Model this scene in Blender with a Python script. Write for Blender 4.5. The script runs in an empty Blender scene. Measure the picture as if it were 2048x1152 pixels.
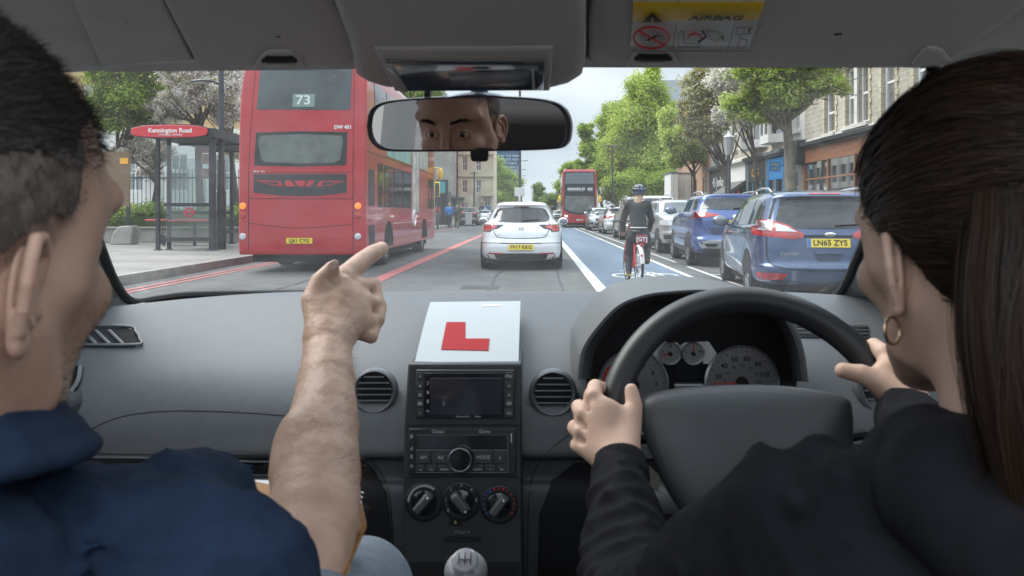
import bpy, bmesh, math, random, time
import numpy as np
from mathutils import Vector, Matrix, Euler
from mathutils.bvhtree import BVHTree
SC = bpy.context.scene
F, VX, VY, H = 1545., 1072., 424., 1.22      # the lens: focal length in photo pixels, vanishing point, eye height
# ------------------------------------------------------------------ camera
cd = bpy.data.cameras.new('camera'); cam = bpy.data.objects.new('camera', cd); SC.collection.objects.link(cam)
cam.location = (0, 0, H); cam.rotation_euler = (math.radians(90), 0, 0)
cd.sensor_width = 36; cd.lens = 36*F/2048; cd.shift_x = (1024-VX)/2048; cd.shift_y = (VY-576)/2048
cd.clip_start = .02; cd.clip_end = 3000
cd.dof.use_dof = True; cd.dof.focus_distance = 6.0; cd.dof.aperture_fstop = 13
SC.camera = cam
# ------------------------------------------------------------------ world: Nishita sky behind a broken cloud layer
SUN_EL, SUN_AZ = 50, 300     # degrees; azimuth measured clockwise from +Y: sun ahead and to the left
wd = bpy.data.worlds.new('World'); SC.world = wd; wd.use_nodes = True
nt = wd.node_tree; nt.nodes.clear(); N = nt.nodes.new; L = nt.links.new
out = N('ShaderNodeOutputWorld'); bg = N('ShaderNodeBackground'); bg.inputs[1].default_value = .1
sky = N('ShaderNodeTexSky'); sky.sky_type = 'NISHITA'; sky.sun_disc = False
sky.sun_elevation = math.radians(SUN_EL); sky.sun_rotation = math.radians(SUN_AZ); sky.dust_density = 2.5
tc = N('ShaderNodeTexCoord'); mp = N('ShaderNodeMapping'); mp.inputs['Scale'].default_value = (1, 1, 2.6)
n1 = N('ShaderNodeTexNoise'); n1.inputs['Scale'].default_value = 1.7; n1.inputs['Detail'].default_value = 9; n1.inputs['Roughness'].default_value = .52; n1.inputs['Distortion'].default_value = .4
n2 = N('ShaderNodeTexNoise'); n2.inputs['Scale'].default_value = 3.1; n2.inputs['Detail'].default_value = 7
r1 = N('ShaderNodeValToRGB'); r1.color_ramp.elements[0].position = .2; r1.color_ramp.elements[1].position = .42
r2 = N('ShaderNodeValToRGB'); r2.color_ramp.elements[0].position = .3; r2.color_ramp.elements[1].position = .7
r2.color_ramp.elements[0].color = (3.05, 3.6, 4.25, 1); r2.color_ramp.elements[1].color = (5.6, 5.95, 6.3, 1)
mx = N('ShaderNodeMix'); mx.data_type = 'RGBA'
L(tc.outputs['Generated'], mp.inputs[0]); L(mp.outputs[0], n1.inputs[0]); L(mp.outputs[0], n2.inputs[0])
L(n1.outputs[0], r1.inputs[0]); L(n2.outputs[0], r2.inputs[0]); L(r1.outputs[0], mx.inputs[0])
# an overcast sky is about three times brighter overhead than at the horizon
sx = N('ShaderNodeSeparateXYZ'); L(tc.outputs['Generated'], sx.inputs[0]); mr = N('ShaderNodeMapRange'); mr.inputs[1].default_value = .16; mr.inputs[2].default_value = .75; mr.inputs[3].default_value = 1; mr.inputs[4].default_value = 2.8
L(sx.outputs[2], mr.inputs[0]); vm = N('ShaderNodeVectorMath'); vm.operation = 'SCALE'; L(r2.outputs[0], vm.inputs[0]); L(mr.outputs[0], vm.inputs['Scale'])
L(sky.outputs[0], mx.inputs[6]); L(vm.outputs[0], mx.inputs[7]); L(mx.outputs[2], bg.inputs[0]); L(bg.outputs[0], out.inputs[0])
# ------------------------------------------------------------------ sun through thin cloud
sl = bpy.data.lights.new('sun', 'SUN'); sl.energy = 2.0; sl.angle = math.radians(42); sl.color = (1, .96, .9)
so = bpy.data.objects.new('sun', sl); SC.collection.objects.link(so)
a, e = math.radians(SUN_AZ), math.radians(SUN_EL)
sd = Vector((math.sin(a)*math.cos(e), math.cos(a)*math.cos(e), math.sin(e)))
so.rotation_euler = sd.to_track_quat('Z', 'Y').to_euler()
SC.view_settings.view_transform = 'Standard'; SC.view_settings.look = 'None'; SC.view_settings.gamma = 1
SC.view_settings.exposure = .92
SC.cycles.max_bounces = 9; SC.cycles.transparent_max_bounces = 24; SC.cycles.caustics_reflective = False
SC.cycles.caustics_refractive = False; SC.cycles.use_denoising = True; SC.cycles.sample_clamp_indirect = 4
# ------------------------------------------------------------------ helpers
def W(px, py, Y): return Vector(((px-VX)*Y/F, Y, H-(py-VY)*Y/F))
def R(*a): return tuple(math.radians(v) for v in a)
def srgb(r, g=None, b=None):
    if g is None: g = b = r
    f = lambda c: ((c/255+.055)/1.055)**2.4 if c/255 > .04045 else c/255/12.92
    return (f(r), f(g), f(b))
WC = {}
def tag(o, label=None, cat=None, group=None, kind=None):
    if label: o['label'] = label
    if cat: o['category'] = cat
    if group: o['group'] = group
    if kind: o['kind'] = kind
    return o
def thing(name, label, cat, loc=(0, 0, 0), rz=0, group=None, wc=False):
    """Empty at a thing's base. wc: the parts are given in world coordinates."""
    o = bpy.data.objects.new(name, None); SC.collection.objects.link(o); o.empty_display_size = .2
    o.location = loc; o.rotation_euler = (0, 0, rz)
    if wc: WC[o.name] = Vector(loc)
    return tag(o, label, cat, group)
def copy_tree(o, parent=None):
    c = o.copy(); SC.collection.objects.link(c); c.parent = parent
    for ch in list(o.children): copy_tree(ch, c)
    return c
def link(name, me, mats, parent=None, sharp=35, kind=None):
    o = bpy.data.objects.new(name, me); SC.collection.objects.link(o)
    for m in (mats if isinstance(mats, (list, tuple)) else [mats]): me.materials.append(m)
    if sharp is not None and len(me.polygons):
        me.polygons.foreach_set('use_smooth', [True]*len(me.polygons))
        if sharp < 180: me.set_sharp_from_angle(angle=math.radians(sharp))
    if parent is not None:
        o.parent = parent
        if parent.name in WC: o.location = -WC[parent.name]
    if kind: o['kind'] = kind
    me.update(); return o
def frame(d, up=Vector((0, 0, 1))):
    d = Vector(d).normalized()
    if abs(d.dot(up)) > .99: up = Vector((0, 1, 0))
    x = d.cross(up).normalized(); y = x.cross(d).normalized()
    return x, y, d
class MB:
    def __init__(s): s.v = []; s.f = []; s.m = []; s.cur = 0
    def add(s, v, f):
        n = len(s.v); s.v += [tuple(p) for p in v]; s.f += [tuple(i+n for i in q) for q in f]; s.m += [s.cur]*len(f); return s
    def box(s, c, d, rot=None, taper=1):
        c = Vector(c); P = []
        for z in (-1, 1):
            for x, y in ((-1, -1), (1, -1), (1, 1), (-1, 1)):
                k = taper if z > 0 else 1
                P.append(Vector((x*d[0]/2*k, y*d[1]/2*k, z*d[2]/2)))
        if rot is not None:
            R_ = rot if isinstance(rot, Matrix) else Euler(rot).to_matrix(); P = [R_ @ p for p in P]
        return s.add([p+c for p in P], [(0,3,2,1),(4,5,6,7),(0,1,5,4),(1,2,6,5),(2,3,7,6),(3,0,4,7)])
    def b2(s, x0, y0, z0, x1, y1, z1): return s.box(((x0+x1)/2, (y0+y1)/2, (z0+z1)/2), (abs(x1-x0), abs(y1-y0), abs(z1-z0)))
    def tube(s, pts, rad, n=10, caps=True, flat=1):
        pts = [Vector(p) for p in pts]; m = len(pts)
        if not isinstance(rad, (list, tuple)): rad = [rad]*m
        V = []; up = None
        for i, p in enumerate(pts):
            d = (pts[min(i+1, m-1)]-pts[max(i-1, 0)]).normalized()
            if up is None: x, y, _ = frame(d)
            else:
                y = (up-d*up.dot(d)).normalized(); x = d.cross(y).normalized()
            up = y
            for k in range(n):
                t = 2*math.pi*k/n; V.append(p+x*math.cos(t)*rad[i]+y*math.sin(t)*rad[i]*flat)
        Fc = [(i*n+k, i*n+(k+1) % n, (i+1)*n+(k+1) % n, (i+1)*n+k) for i in range(m-1) for k in range(n)]
        if caps: Fc += [tuple(range(n-1, -1, -1)), tuple((m-1)*n+k for k in range(n))]
        return s.add(V, Fc)
    def cyl(s, a, b, r, r2=None, n=20): return s.tube([a, b], [r, r if r2 is None else r2], n)
    def lathe(s, prof, c=(0, 0, 0), axis=(0, 0, 1), n=28):
        """prof: (radius, height) pairs along the axis"""
        x, y, d = frame(axis); c = Vector(c); V = []; m = len(prof)
        for r, h in prof:
            for k in range(n):
                t = 2*math.pi*k/n; V.append(c+d*h+x*math.cos(t)*r+y*math.sin(t)*r)
        Fc = [(i*n+k, i*n+(k+1) % n, (i+1)*n+(k+1) % n, (i+1)*n+k) for i in range(m-1) for k in range(n)]
        if prof[0][0] > 1e-5: Fc.append(tuple(range(n-1, -1, -1)))
        if prof[-1][0] > 1e-5: Fc.append(tuple((m-1)*n+k for k in range(n)))
        return s.add(V, Fc)
    def torus(s, c, R_, r, axis=(0, 0, 1), n=48, k=12, a0=0, a1=360, flat=1):
        x, y, d = frame(axis); c = Vector(c); full = abs(a1-a0) >= 360; m = n if full else n+1; V = []
        for i in range(m):
            t = math.radians(a0+(a1-a0)*i/n); u = x*math.cos(t)+y*math.sin(t)
            for j in range(k):
                q = 2*math.pi*j/k; V.append(c+u*(R_+r*math.cos(q))+d*r*flat*math.sin(q))
        Fc = [(i*k+j, i*k+(j+1) % k, ((i+1) % m)*k+(j+1) % k, ((i+1) % m)*k+j) for i in range(m if full else m-1) for j in range(k)]
        if not full: Fc += [tuple(range(k-1, -1, -1)), tuple((m-1)*k+j for j in range(k))]
        return s.add(V, Fc)
    def sphere(s, c, r, n=16, m=10):
        if not isinstance(r, (list, tuple)): r = (r, r, r)
        c = Vector(c); V = [c+Vector((0, 0, -r[2]))]
        for i in range(1, m):
            t = math.pi*i/m
            for k in range(n):
                p = 2*math.pi*k/n; V.append(c+Vector((r[0]*math.sin(t)*math.cos(p), r[1]*math.sin(t)*math.sin(p), -r[2]*math.cos(t))))
        V.append(c+Vector((0, 0, r[2]))); T = len(V)-1
        Fc = [(0, 1+(k+1) % n, 1+k) for k in range(n)]
        for i in range(m-2): Fc += [(1+i*n+k, 1+i*n+(k+1) % n, 1+(i+1)*n+(k+1) % n, 1+(i+1)*n+k) for k in range(n)]
        Fc += [(1+(m-2)*n+k, 1+(m-2)*n+(k+1) % n, T) for k in range(n)]
        return s.add(V, Fc)
    def grid(s, P, close_u=False, close_v=False):
        """P: array (nu, nv, 3)"""
        P = np.asarray(P); nu, nv = P.shape[:2]
        Fc = [(i*nv+j, ((i+1) % nu)*nv+j, ((i+1) % nu)*nv+(j+1) % nv, i*nv+(j+1) % nv)
              for i in range(nu if close_u else nu-1) for j in range(nv if close_v else nv-1)]
        return s.add(P.reshape(-1, 3).tolist(), Fc)
    def prism(s, poly, o, u, v, w, t):
        """2D polygon in plane (o,u,v) extruded t along w (centred from 0 to t)"""
        o, u, v, w = Vector(o), Vector(u), Vector(v), Vector(w); n = len(poly)
        V = [o+u*a+v*b for a, b in poly]+[o+u*a+v*b+w*t for a, b in poly]
        flip = (u.cross(v)).dot(w)*t < 0
        a = tuple(range(n)); b = tuple(range(n, 2*n)); sides = [(i, (i+1) % n, n+(i+1) % n, n+i) for i in range(n)]
        Fc = [a[::-1], b]+sides
        area = sum(poly[i][0]*poly[(i+1) % n][1]-poly[(i+1) % n][0]*poly[i][1] for i in range(n))
        if flip != (area < 0): Fc = [q[::-1] for q in Fc]
        return s.add(V, Fc)
    def xf(s, M_, start=0):
        for i in range(start, len(s.v)): s.v[i] = tuple(M_ @ Vector(s.v[i]))
        return s
    def mesh(s, name):
        me = bpy.data.meshes.new(name); me.from_pydata(s.v, [], s.f)
        if any(s.m): me.polygons.foreach_set('material_index', s.m)
        me.update(); return me
    def build(s, name, mats, parent=None, sharp=35, bevel=0, kind=None, seg=2):
        o = link(name, s.mesh(name), mats, parent, sharp, kind)
        if bevel:
            b = o.modifiers.new('bevel', 'BEVEL'); b.width = bevel; b.segments = seg; b.limit_method = 'ANGLE'; b.angle_limit = math.radians(40)
        return o
def npmesh(name, V, Q, mats, parent=None, sharp=180, mi=None, kind=None):
    """fast mesh from numpy arrays; Q is (n,3) or (n,4)"""
    V = np.asarray(V, np.float32); Q = np.asarray(Q, np.int32); me = bpy.data.meshes.new(name)
    me.vertices.add(len(V)); me.vertices.foreach_set('co', V.ravel()); k = Q.shape[1]
    me.loops.add(Q.size); me.loops.foreach_set('vertex_index', Q.ravel())
    me.polygons.add(len(Q)); me.polygons.foreach_set('loop_start', np.arange(0, Q.size, k, dtype=np.int32))
    try: me.polygons.foreach_set('loop_total', np.full(len(Q), k, np.int32))
    except Exception: pass
    me.update(calc_edges=True); me.validate()
    o = link(name, me, mats, parent, sharp, kind)
    if mi is not None: me.polygons.foreach_set('material_index', np.asarray(mi, np.int32))
    return o
def text(s, size, mat, parent, M_, name='lettering', depth=.002, bold=0., align='CENTER', xs=1., shear=0., spacing=1.):
    """writing as thin raised mesh; M_ maps the text plane (x right, y up, z out) into the parent's space"""
    cu = bpy.data.curves.new('t', 'FONT'); cu.body = s; cu.size = size; cu.align_x = align; cu.align_y = 'CENTER'
    cu.extrude = depth/2; cu.offset = bold; cu.shear = shear; cu.space_character = spacing; cu.resolution_u = 3
    t = bpy.data.objects.new('t', cu); SC.collection.objects.link(t)
    dg = bpy.context.evaluated_depsgraph_get(); me = bpy.data.meshes.new_from_object(t.evaluated_get(dg))
    bpy.data.objects.remove(t); bpy.data.curves.remove(cu)
    me.transform(M_ @ Matrix.Diagonal((xs, 1, 1, 1)))
    me.materials.clear(); return link(name, me, mat, parent, None)
def PM(o, u, v):
    """plane matrix from origin, right vector and up vector"""
    u = Vector(u).normalized(); v = Vector(v); v = (v-u*v.dot(u)).normalized(); w = u.cross(v); M_ = Matrix((u, v, w)).transposed().to_4x4()
    M_.translation = Vector(o); return M_
# ------------------------------------------------------------------ materials
MAT = {}
def mat(name, col, rough=.5, metal=0, noise=.0, ns=5., bump=0., bs=80., coat=0, spec=.5, emit=None, trans=0, obj=True, col2=None, sss=0, sheen=0, aniso=0, bdist=.01, stretch=None):
    if name in MAT: return MAT[name]
    m = bpy.data.materials.new(name); m.use_nodes = True; t = m.node_tree; b = t.nodes['Principled BSDF']
    b.inputs['Base Color'].default_value = (*col, 1); b.inputs['Roughness'].default_value = rough; b.inputs['Metallic'].default_value = metal
    b.inputs['Coat Weight'].default_value = coat; b.inputs['Coat Roughness'].default_value = .04; b.inputs['Specular IOR Level'].default_value = spec
    if sss: b.inputs['Subsurface Weight'].default_value = sss; b.inputs['Subsurface Radius'].default_value = (1, .35, .2); b.inputs['Subsurface Scale'].default_value = .008
    if sheen: b.inputs['Sheen Weight'].default_value = sheen; b.inputs['Sheen Roughness'].default_value = .5
    if emit: b.inputs['Emission Color'].default_value = (*emit[:3], 1); b.inputs['Emission Strength'].default_value = emit[3]
    if noise or bump or col2:
        g = t.nodes.new('ShaderNodeTexCoord'); mp_ = t.nodes.new('ShaderNodeMapping')
        if stretch: mp_.inputs['Scale'].default_value = stretch
        t.links.new(g.outputs['Object'], mp_.inputs[0])
    if noise or col2:
        n = t.nodes.new('ShaderNodeTexNoise'); n.inputs['Scale'].default_value = ns; n.inputs['Detail'].default_value = 6; n.inputs['Roughness'].default_value = .6
        t.links.new(mp_.outputs[0], n.inputs[0]); rp = t.nodes.new('ShaderNodeValToRGB')
        rp.color_ramp.elements[0].position = .3; rp.color_ramp.elements[1].position = .7
        c2 = col2 or tuple(min(1, c*(1+noise)) for c in col); c1 = col if col2 else tuple(c*(1-noise) for c in col)
        rp.color_ramp.elements[0].color = (*c1, 1); rp.color_ramp.elements[1].color = (*c2, 1)
        t.links.new(n.outputs[0], rp.inputs[0]); t.links.new(rp.outputs[0], b.inputs['Base Color'])
    if bump:
        n = t.nodes.new('ShaderNodeTexNoise'); n.inputs['Scale'].default_value = bs; n.inputs['Detail'].default_value = 4
        t.links.new(mp_.outputs[0], n.inputs[0]); bp = t.nodes.new('ShaderNodeBump'); bp.inputs['Strength'].default_value = bump; bp.inputs['Distance'].default_value = bdist
        t.links.new(n.outputs[0], bp.inputs['Height']); t.links.new(bp.outputs[0], b.inputs['Normal'])
    MAT[name] = m; return m
def glass(name, tint, refl=.12, rough=.02, fres=True, veil=0):
    """thin pane: mostly see-through, reflecting more at grazing angles"""
    if name in MAT: return MAT[name]
    m = bpy.data.materials.new(name); m.use_nodes = True; t = m.node_tree; t.nodes.clear(); N_ = t.nodes.new
    o = N_('ShaderNodeOutputMaterial'); tr = N_('ShaderNodeBsdfTransparent'); gl = N_('ShaderNodeBsdfGlossy'); mx_ = N_('ShaderNodeMixShader')
    tr.inputs[0].default_value = (*tint, 1); gl.inputs['Roughness'].default_value = rough; gl.inputs[0].default_value = (1, 1, 1, 1)
    if fres:
        fr = N_('ShaderNodeLayerWeight'); fr.inputs[0].default_value = .35; ma = N_('ShaderNodeMath'); ma.operation = 'MULTIPLY_ADD'
        ma.inputs[1].default_value = .5; ma.inputs[2].default_value = refl; t.links.new(fr.outputs['Fresnel'], ma.inputs[0]); t.links.new(ma.outputs[0], mx_.inputs[0])
    else: mx_.inputs[0].default_value = refl
    t.links.new(tr.outputs[0], mx_.inputs[1]); t.links.new(gl.outputs[0], mx_.inputs[2]); last = mx_
    if veil:
        tl = N_('ShaderNodeBsdfTranslucent'); m2 = N_('ShaderNodeMixShader'); m2.inputs[0].default_value = veil; tcx = N_('ShaderNodeTexCoord'); nz = N_('ShaderNodeTexNoise'); nz.inputs['Scale'].default_value = 9; nz.inputs['Detail'].default_value = 9; nz.inputs['Roughness'].default_value = .75; mm_ = N_('ShaderNodeMapRange'); mm_.inputs[1].default_value = .35; mm_.inputs[2].default_value = .75; mm_.inputs[3].default_value = veil*.5; mm_.inputs[4].default_value = veil*2.6; t.links.new(tcx.outputs['Object'], nz.inputs[0]); t.links.new(nz.outputs[0], mm_.inputs[0]); t.links.new(mm_.outputs[0], m2.inputs[0])
        t.links.new(last.outputs[0], m2.inputs[1]); t.links.new(tl.outputs[0], m2.inputs[2]); last = m2
    t.links.new(last.outputs[0], o.inputs[0]); MAT[name] = m; return m
def leafmat(name, c1, c2, c3=None, trans=.35):
    if name in MAT: return MAT[name]
    m = bpy.data.materials.new(name); m.use_nodes = True; t = m.node_tree; t.nodes.clear(); N_ = t.nodes.new; L_ = t.links.new
    o = N_('ShaderNodeOutputMaterial'); g = N_('ShaderNodeNewGeometry'); tc_ = N_('ShaderNodeTexCoord')
    n = N_('ShaderNodeTexNoise'); n.inputs['Scale'].default_value = .55; n.inputs['Detail'].default_value = 3; L_(tc_.outputs['Object'], n.inputs[0])
    ad = N_('ShaderNodeMath'); ad.operation = 'MULTIPLY_ADD'; ad.inputs[1].default_value = .45; L_(g.outputs['Random Per Island'], ad.inputs[0]); L_(n.outputs[0], ad.inputs[2])
    rp = N_('ShaderNodeValToRGB'); rp.color_ramp.elements[0].position = .42; rp.color_ramp.elements[1].position = 1.0
    rp.color_ramp.elements[0].color = (*c1, 1); rp.color_ramp.elements[1].color = (*c2, 1)
    if c3: e_ = rp.color_ramp.elements.new(.9); e_.color = (*c3, 1)
    L_(ad.outputs[0], rp.inputs[0]); d = N_('ShaderNodeBsdfDiffuse'); tl = N_('ShaderNodeBsdfTranslucent'); mx_ = N_('ShaderNodeMixShader'); mx_.inputs[0].default_value = trans
    L_(rp.outputs[0], d.inputs[0]); L_(rp.outputs[0], tl.inputs[0]); L_(d.outputs[0], mx_.inputs[1]); L_(tl.outputs[0], mx_.inputs[2]); L_(mx_.outputs[0], o.inputs[0])
    MAT[name] = m; return m
def wallmat(name, c1, c2, mortar, scale=1., bw=.225, bh=.075, rough=.9, msize=.008):
    """brick courses for vertical walls, mapped on (x+y, z) of the object"""
    if name in MAT: return MAT[name]
    m = bpy.data.materials.new(name); m.use_nodes = True; t = m.node_tree; b = t.nodes['Principled BSDF']; N_ = t.nodes.new; L_ = t.links.new
    g = N_('ShaderNodeTexCoord'); sp = N_('ShaderNodeSeparateXYZ'); L_(g.outputs['Object'], sp.inputs[0]); ad = N_('ShaderNodeMath'); L_(sp.outputs[0], ad.inputs[0]); L_(sp.outputs[1], ad.inputs[1])
    cb = N_('ShaderNodeCombineXYZ'); L_(ad.outputs[0], cb.inputs[0]); L_(sp.outputs[2], cb.inputs[1])
    br = N_('ShaderNodeTexBrick'); br.inputs['Scale'].default_value = scale; br.inputs['Brick Width'].default_value = bw; br.inputs['Row Height'].default_value = bh; br.inputs['Mortar Size'].default_value = msize
    br.inputs['Color1'].default_value = (*c1, 1); br.inputs['Color2'].default_value = (*c2, 1); br.inputs['Mortar'].default_value = (*mortar, 1); L_(cb.outputs[0], br.inputs[0])
    n = N_('ShaderNodeTexNoise'); n.inputs['Scale'].default_value = .8; n.inputs['Detail'].default_value = 8; L_(g.outputs['Object'], n.inputs[0])
    hs = N_('ShaderNodeMix'); hs.data_type = 'RGBA'; hs.blend_type = 'MULTIPLY'; hs.inputs[0].default_value = .6
    rp = N_('ShaderNodeValToRGB'); rp.color_ramp.elements[0].position = .35; rp.color_ramp.elements[0].color = (.55, .52, .5, 1); rp.color_ramp.elements[1].position = .65
    L_(n.outputs[0], rp.inputs[0]); L_(br.outputs[0], hs.inputs[6]); L_(rp.outputs[0], hs.inputs[7]); L_(hs.outputs[2], b.inputs['Base Color'])
    b.inputs['Roughness'].default_value = rough; bp = N_('ShaderNodeBump'); bp.inputs['Strength'].default_value = .4; bp.inputs['Distance'].default_value = .01; L_(br.outputs[1], bp.inputs['Height']); bp.invert = True; L_(bp.outputs[0], b.inputs['Normal'])
    MAT[name] = m; return m
# ------------------------------------------------------------------ implicit surfaces -> one continuous mesh
class SDF:
    """smooth union of tapered capsules and ellipsoids, polygonised with surface nets"""
    def __init__(s, h): s.h = h; s.ops = []
    def cap(s, a, b, ra, rb=None, k=.01, op='u', m=0):
        s.ops.append(('c', np.array(a, float), np.array(b, float), ra, ra if rb is None else rb, k, op)); return s
    def chain(s, pts, rad, k=.01, op='u'):
        P = np.array([list(p) for p in pts], float); r = np.array(rad, float); s.ops.append(('C', P, r, None, None, k, op)); return s
    def ell(s, c, r, rot=None, k=.01, op='u'):
        R_ = np.array((rot if isinstance(rot, Matrix) else Euler(rot).to_matrix()) if rot is not None else Matrix.Identity(3))
        s.ops.append(('e', np.array(c, float), np.array(r, float), R_, None, k, op)); return s
    def bounds(s, pad):
        lo = np.full(3, 1e9); hi = -lo
        for o in s.ops:
            if o[6] != 'u': continue
            if o[0] == 'C': lo = np.minimum(lo, (o[1]-o[2][:, None]-pad).min(0)); hi = np.maximum(hi, (o[1]+o[2][:, None]+pad).max(0))
            elif o[0] == 'c':
                for p, r in ((o[1], o[3]), (o[2], o[4])): lo = np.minimum(lo, p-r-pad); hi = np.maximum(hi, p+r+pad)
            else:
                r = max(o[2]); lo = np.minimum(lo, o[1]-r-pad); hi = np.maximum(hi, o[1]+r+pad)
        return lo, hi
    def mesh(s, disp=None, lo=None, hi=None, smooth=0):
        h = s.h; l, u = s.bounds(4*h); lo = l if lo is None else np.maximum(l, lo); hi = u if hi is None else np.minimum(u, hi)
        n = np.ceil((hi-lo)/h).astype(int)+1; ax = [lo[i]+h*np.arange(n[i]) for i in range(3)]
        D = np.full(n, 1e3, np.float32)
        for o in s.ops:
            if o[0] == 'C': l = (o[1]-o[2][:, None]).min(0); u = (o[1]+o[2][:, None]).max(0)
            elif o[0] == 'c': l = np.minimum(o[1]-o[3], o[2]-o[4]); u = np.maximum(o[1]+o[3], o[2]+o[4])
            else: r = max(o[2]); l = o[1]-r; u = o[1]+r
            pad = o[5]*1.2+4*h; i0 = np.clip(np.floor((l-pad-lo)/h).astype(int), 0, n); i1 = np.clip(np.ceil((u+pad-lo)/h).astype(int)+1, 0, n)
            if np.any(i1 <= i0): continue
            S = tuple(slice(i0[i], i1[i]) for i in range(3)); X, Y, Z = np.meshgrid(*[ax[i][S[i]].astype(np.float32) for i in range(3)], indexing='ij')
            if o[0] in 'cC':
                v = None
                for a, b, ra, rb in ([(o[1], o[2], o[3], o[4])] if o[0] == 'c' else [(o[1][i], o[1][i+1], o[2][i], o[2][i+1]) for i in range(len(o[1])-1)]):
                    d = b-a; dd = max(float(d @ d), 1e-12); px, py, pz = X-a[0], Y-a[1], Z-a[2]
                    t = np.clip((px*d[0]+py*d[1]+pz*d[2])/dd, 0, 1); w = np.sqrt((px-t*d[0])**2+(py-t*d[1])**2+(pz-t*d[2])**2)-(ra+(rb-ra)*t)
                    if v is None: v = w
                    else: kk = .12*min(ra, rb); q = np.clip(.5+.5*(v-w)/kk, 0, 1); v = v*(1-q)+w*q-kk*q*(1-q)
            else:
                P = np.stack([X-o[1][0], Y-o[1][1], Z-o[1][2]], -1) @ o[3]; r = o[2]
                k0 = np.sqrt(((P/r)**2).sum(-1)); k1 = np.sqrt(((P/(r*r))**2).sum(-1))+1e-9; v = k0*(k0-1)/k1
            E_ = D[S]; k = o[5]
            if o[6] == 'u':
                q = np.clip(.5+.5*(E_-v)/k, 0, 1); q = np.where(E_ > 100, 1, q); D[S] = E_*(1-q)+v*q-np.where(E_ > 100, 0, k*q*(1-q))
            else:
                q = np.clip(.5-.5*(E_+v)/k, 0, 1); D[S] = E_*(1-q)-v*q+k*q*(1-q)
        if disp is not None:
            X, Y, Z = np.meshgrid(*[a.astype(np.float32) for a in ax], indexing='ij'); D = D+disp(X, Y, Z)
        return snets(D, lo, h, smooth)
def snets(D, lo, h, smooth=0):
    I = D < 0; n = D.shape
    c = [(i, j, k) for i in (0, 1) for j in (0, 1) for k in (0, 1)]
    sl_ = lambda A, q: A[q[0]:n[0]-1+q[0], q[1]:n[1]-1+q[1], q[2]:n[2]-1+q[2]]
    s_ = sum(sl_(I, q).astype(np.int8) for q in c); act = (s_ > 0) & (s_ < 8)
    idx = np.full(act.shape, -1, np.int64); ii = np.argwhere(act); idx[act] = np.arange(len(ii))
    acc = np.zeros((len(ii), 3)); cnt = np.zeros(len(ii)); i_, j_, k_ = ii.T
    for p in c:
        for ax in range(3):
            if p[ax]: continue
            q = list(p); q[ax] = 1; a = D[i_+p[0], j_+p[1], k_+p[2]]; b = D[i_+q[0], j_+q[1], k_+q[2]]; m = (a < 0) != (b < 0)
            t = np.where(m, a/np.where(m, a-b, 1), 0); pt = np.tile(np.array(p, float), (len(ii), 1)); pt[:, ax] = t
            acc += pt*m[:, None]; cnt += m
    V = np.asarray(lo)+h*(ii+acc/cnt[:, None]); Q = []
    for ax in range(3):
        o1, o2 = [a for a in range(3) if a != ax]; m = list(n); m[ax] -= 1
        A = I[tuple(slice(0, n[x]-1) if x == ax else slice(1, n[x]-1) for x in range(3))]
        B = I[tuple(slice(1, n[x]) if x == ax else slice(1, n[x]-1) for x in range(3))]
        e_ = np.argwhere(A != B); st = A[tuple(e_.T)]; e_[:, o1] += 1; e_[:, o2] += 1
        def g(d1, d2):
            f_ = e_.copy(); f_[:, o1] -= d1; f_[:, o2] -= d2; return idx[tuple(f_.T)]
        q = np.stack([g(1, 1), g(0, 1), g(0, 0), g(1, 0)], 1); fl = st if ax != 1 else ~st
        q[~fl] = q[~fl][:, ::-1]; Q.append(q)
    Q = np.concatenate(Q); Q = Q[(Q >= 0).all(1)]
    for _ in range(smooth):
        S = np.zeros_like(V); C_ = np.zeros(len(V))
        for a, b in ((0, 1), (1, 2), (2, 3), (3, 0)):
            np.add.at(S, Q[:, a], V[Q[:, b]]); np.add.at(S, Q[:, b], V[Q[:, a]]); np.add.at(C_, Q[:, a], 1); np.add.at(C_, Q[:, b], 1)
        V = V*.4+.6*S/np.maximum(C_, 1)[:, None]
    return V, Q
def vnoise(X, Y, Z, s, seed=0):
    """cheap smooth pseudo noise"""
    r = np.random.RandomState(seed); v = 0
    for i in range(6):
        d = r.normal(size=3); d /= np.linalg.norm(d); f_ = s*(1+.5*r.rand()); v = v+np.sin((X*d[0]+Y*d[1]+Z*d[2])*f_+r.rand()*6.28+1.3*np.sin((X*d[1]+Y*d[2]+Z*d[0])*f_*.6))
    return v/6
def folds(X, Y, Z, s, seed=0, w=2.4):
    """0..1, sharp-crested creases"""
    return np.clip(1-np.abs(vnoise(X, Y, Z, s, seed))*w, 0, 1)**3
def crv(pts, n=8):
    """Catmull-Rom through the points"""
    P = [Vector(p) for p in pts]; P = [P[0]*2-P[1]]+P+[P[-1]*2-P[-2]]; o = []
    for i in range(1, len(P)-2):
        for k in range(n):
            t = k/n; a, b, c, d = P[i-1:i+3]; o.append(.5*((2*b)+(c-a)*t+(2*a-5*b+4*c-d)*t*t+(3*b-a-3*c+d)*t**3))
    return o+[P[-2]]
def interp(x, xs, ys): return np.interp(x, xs, ys)
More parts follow.
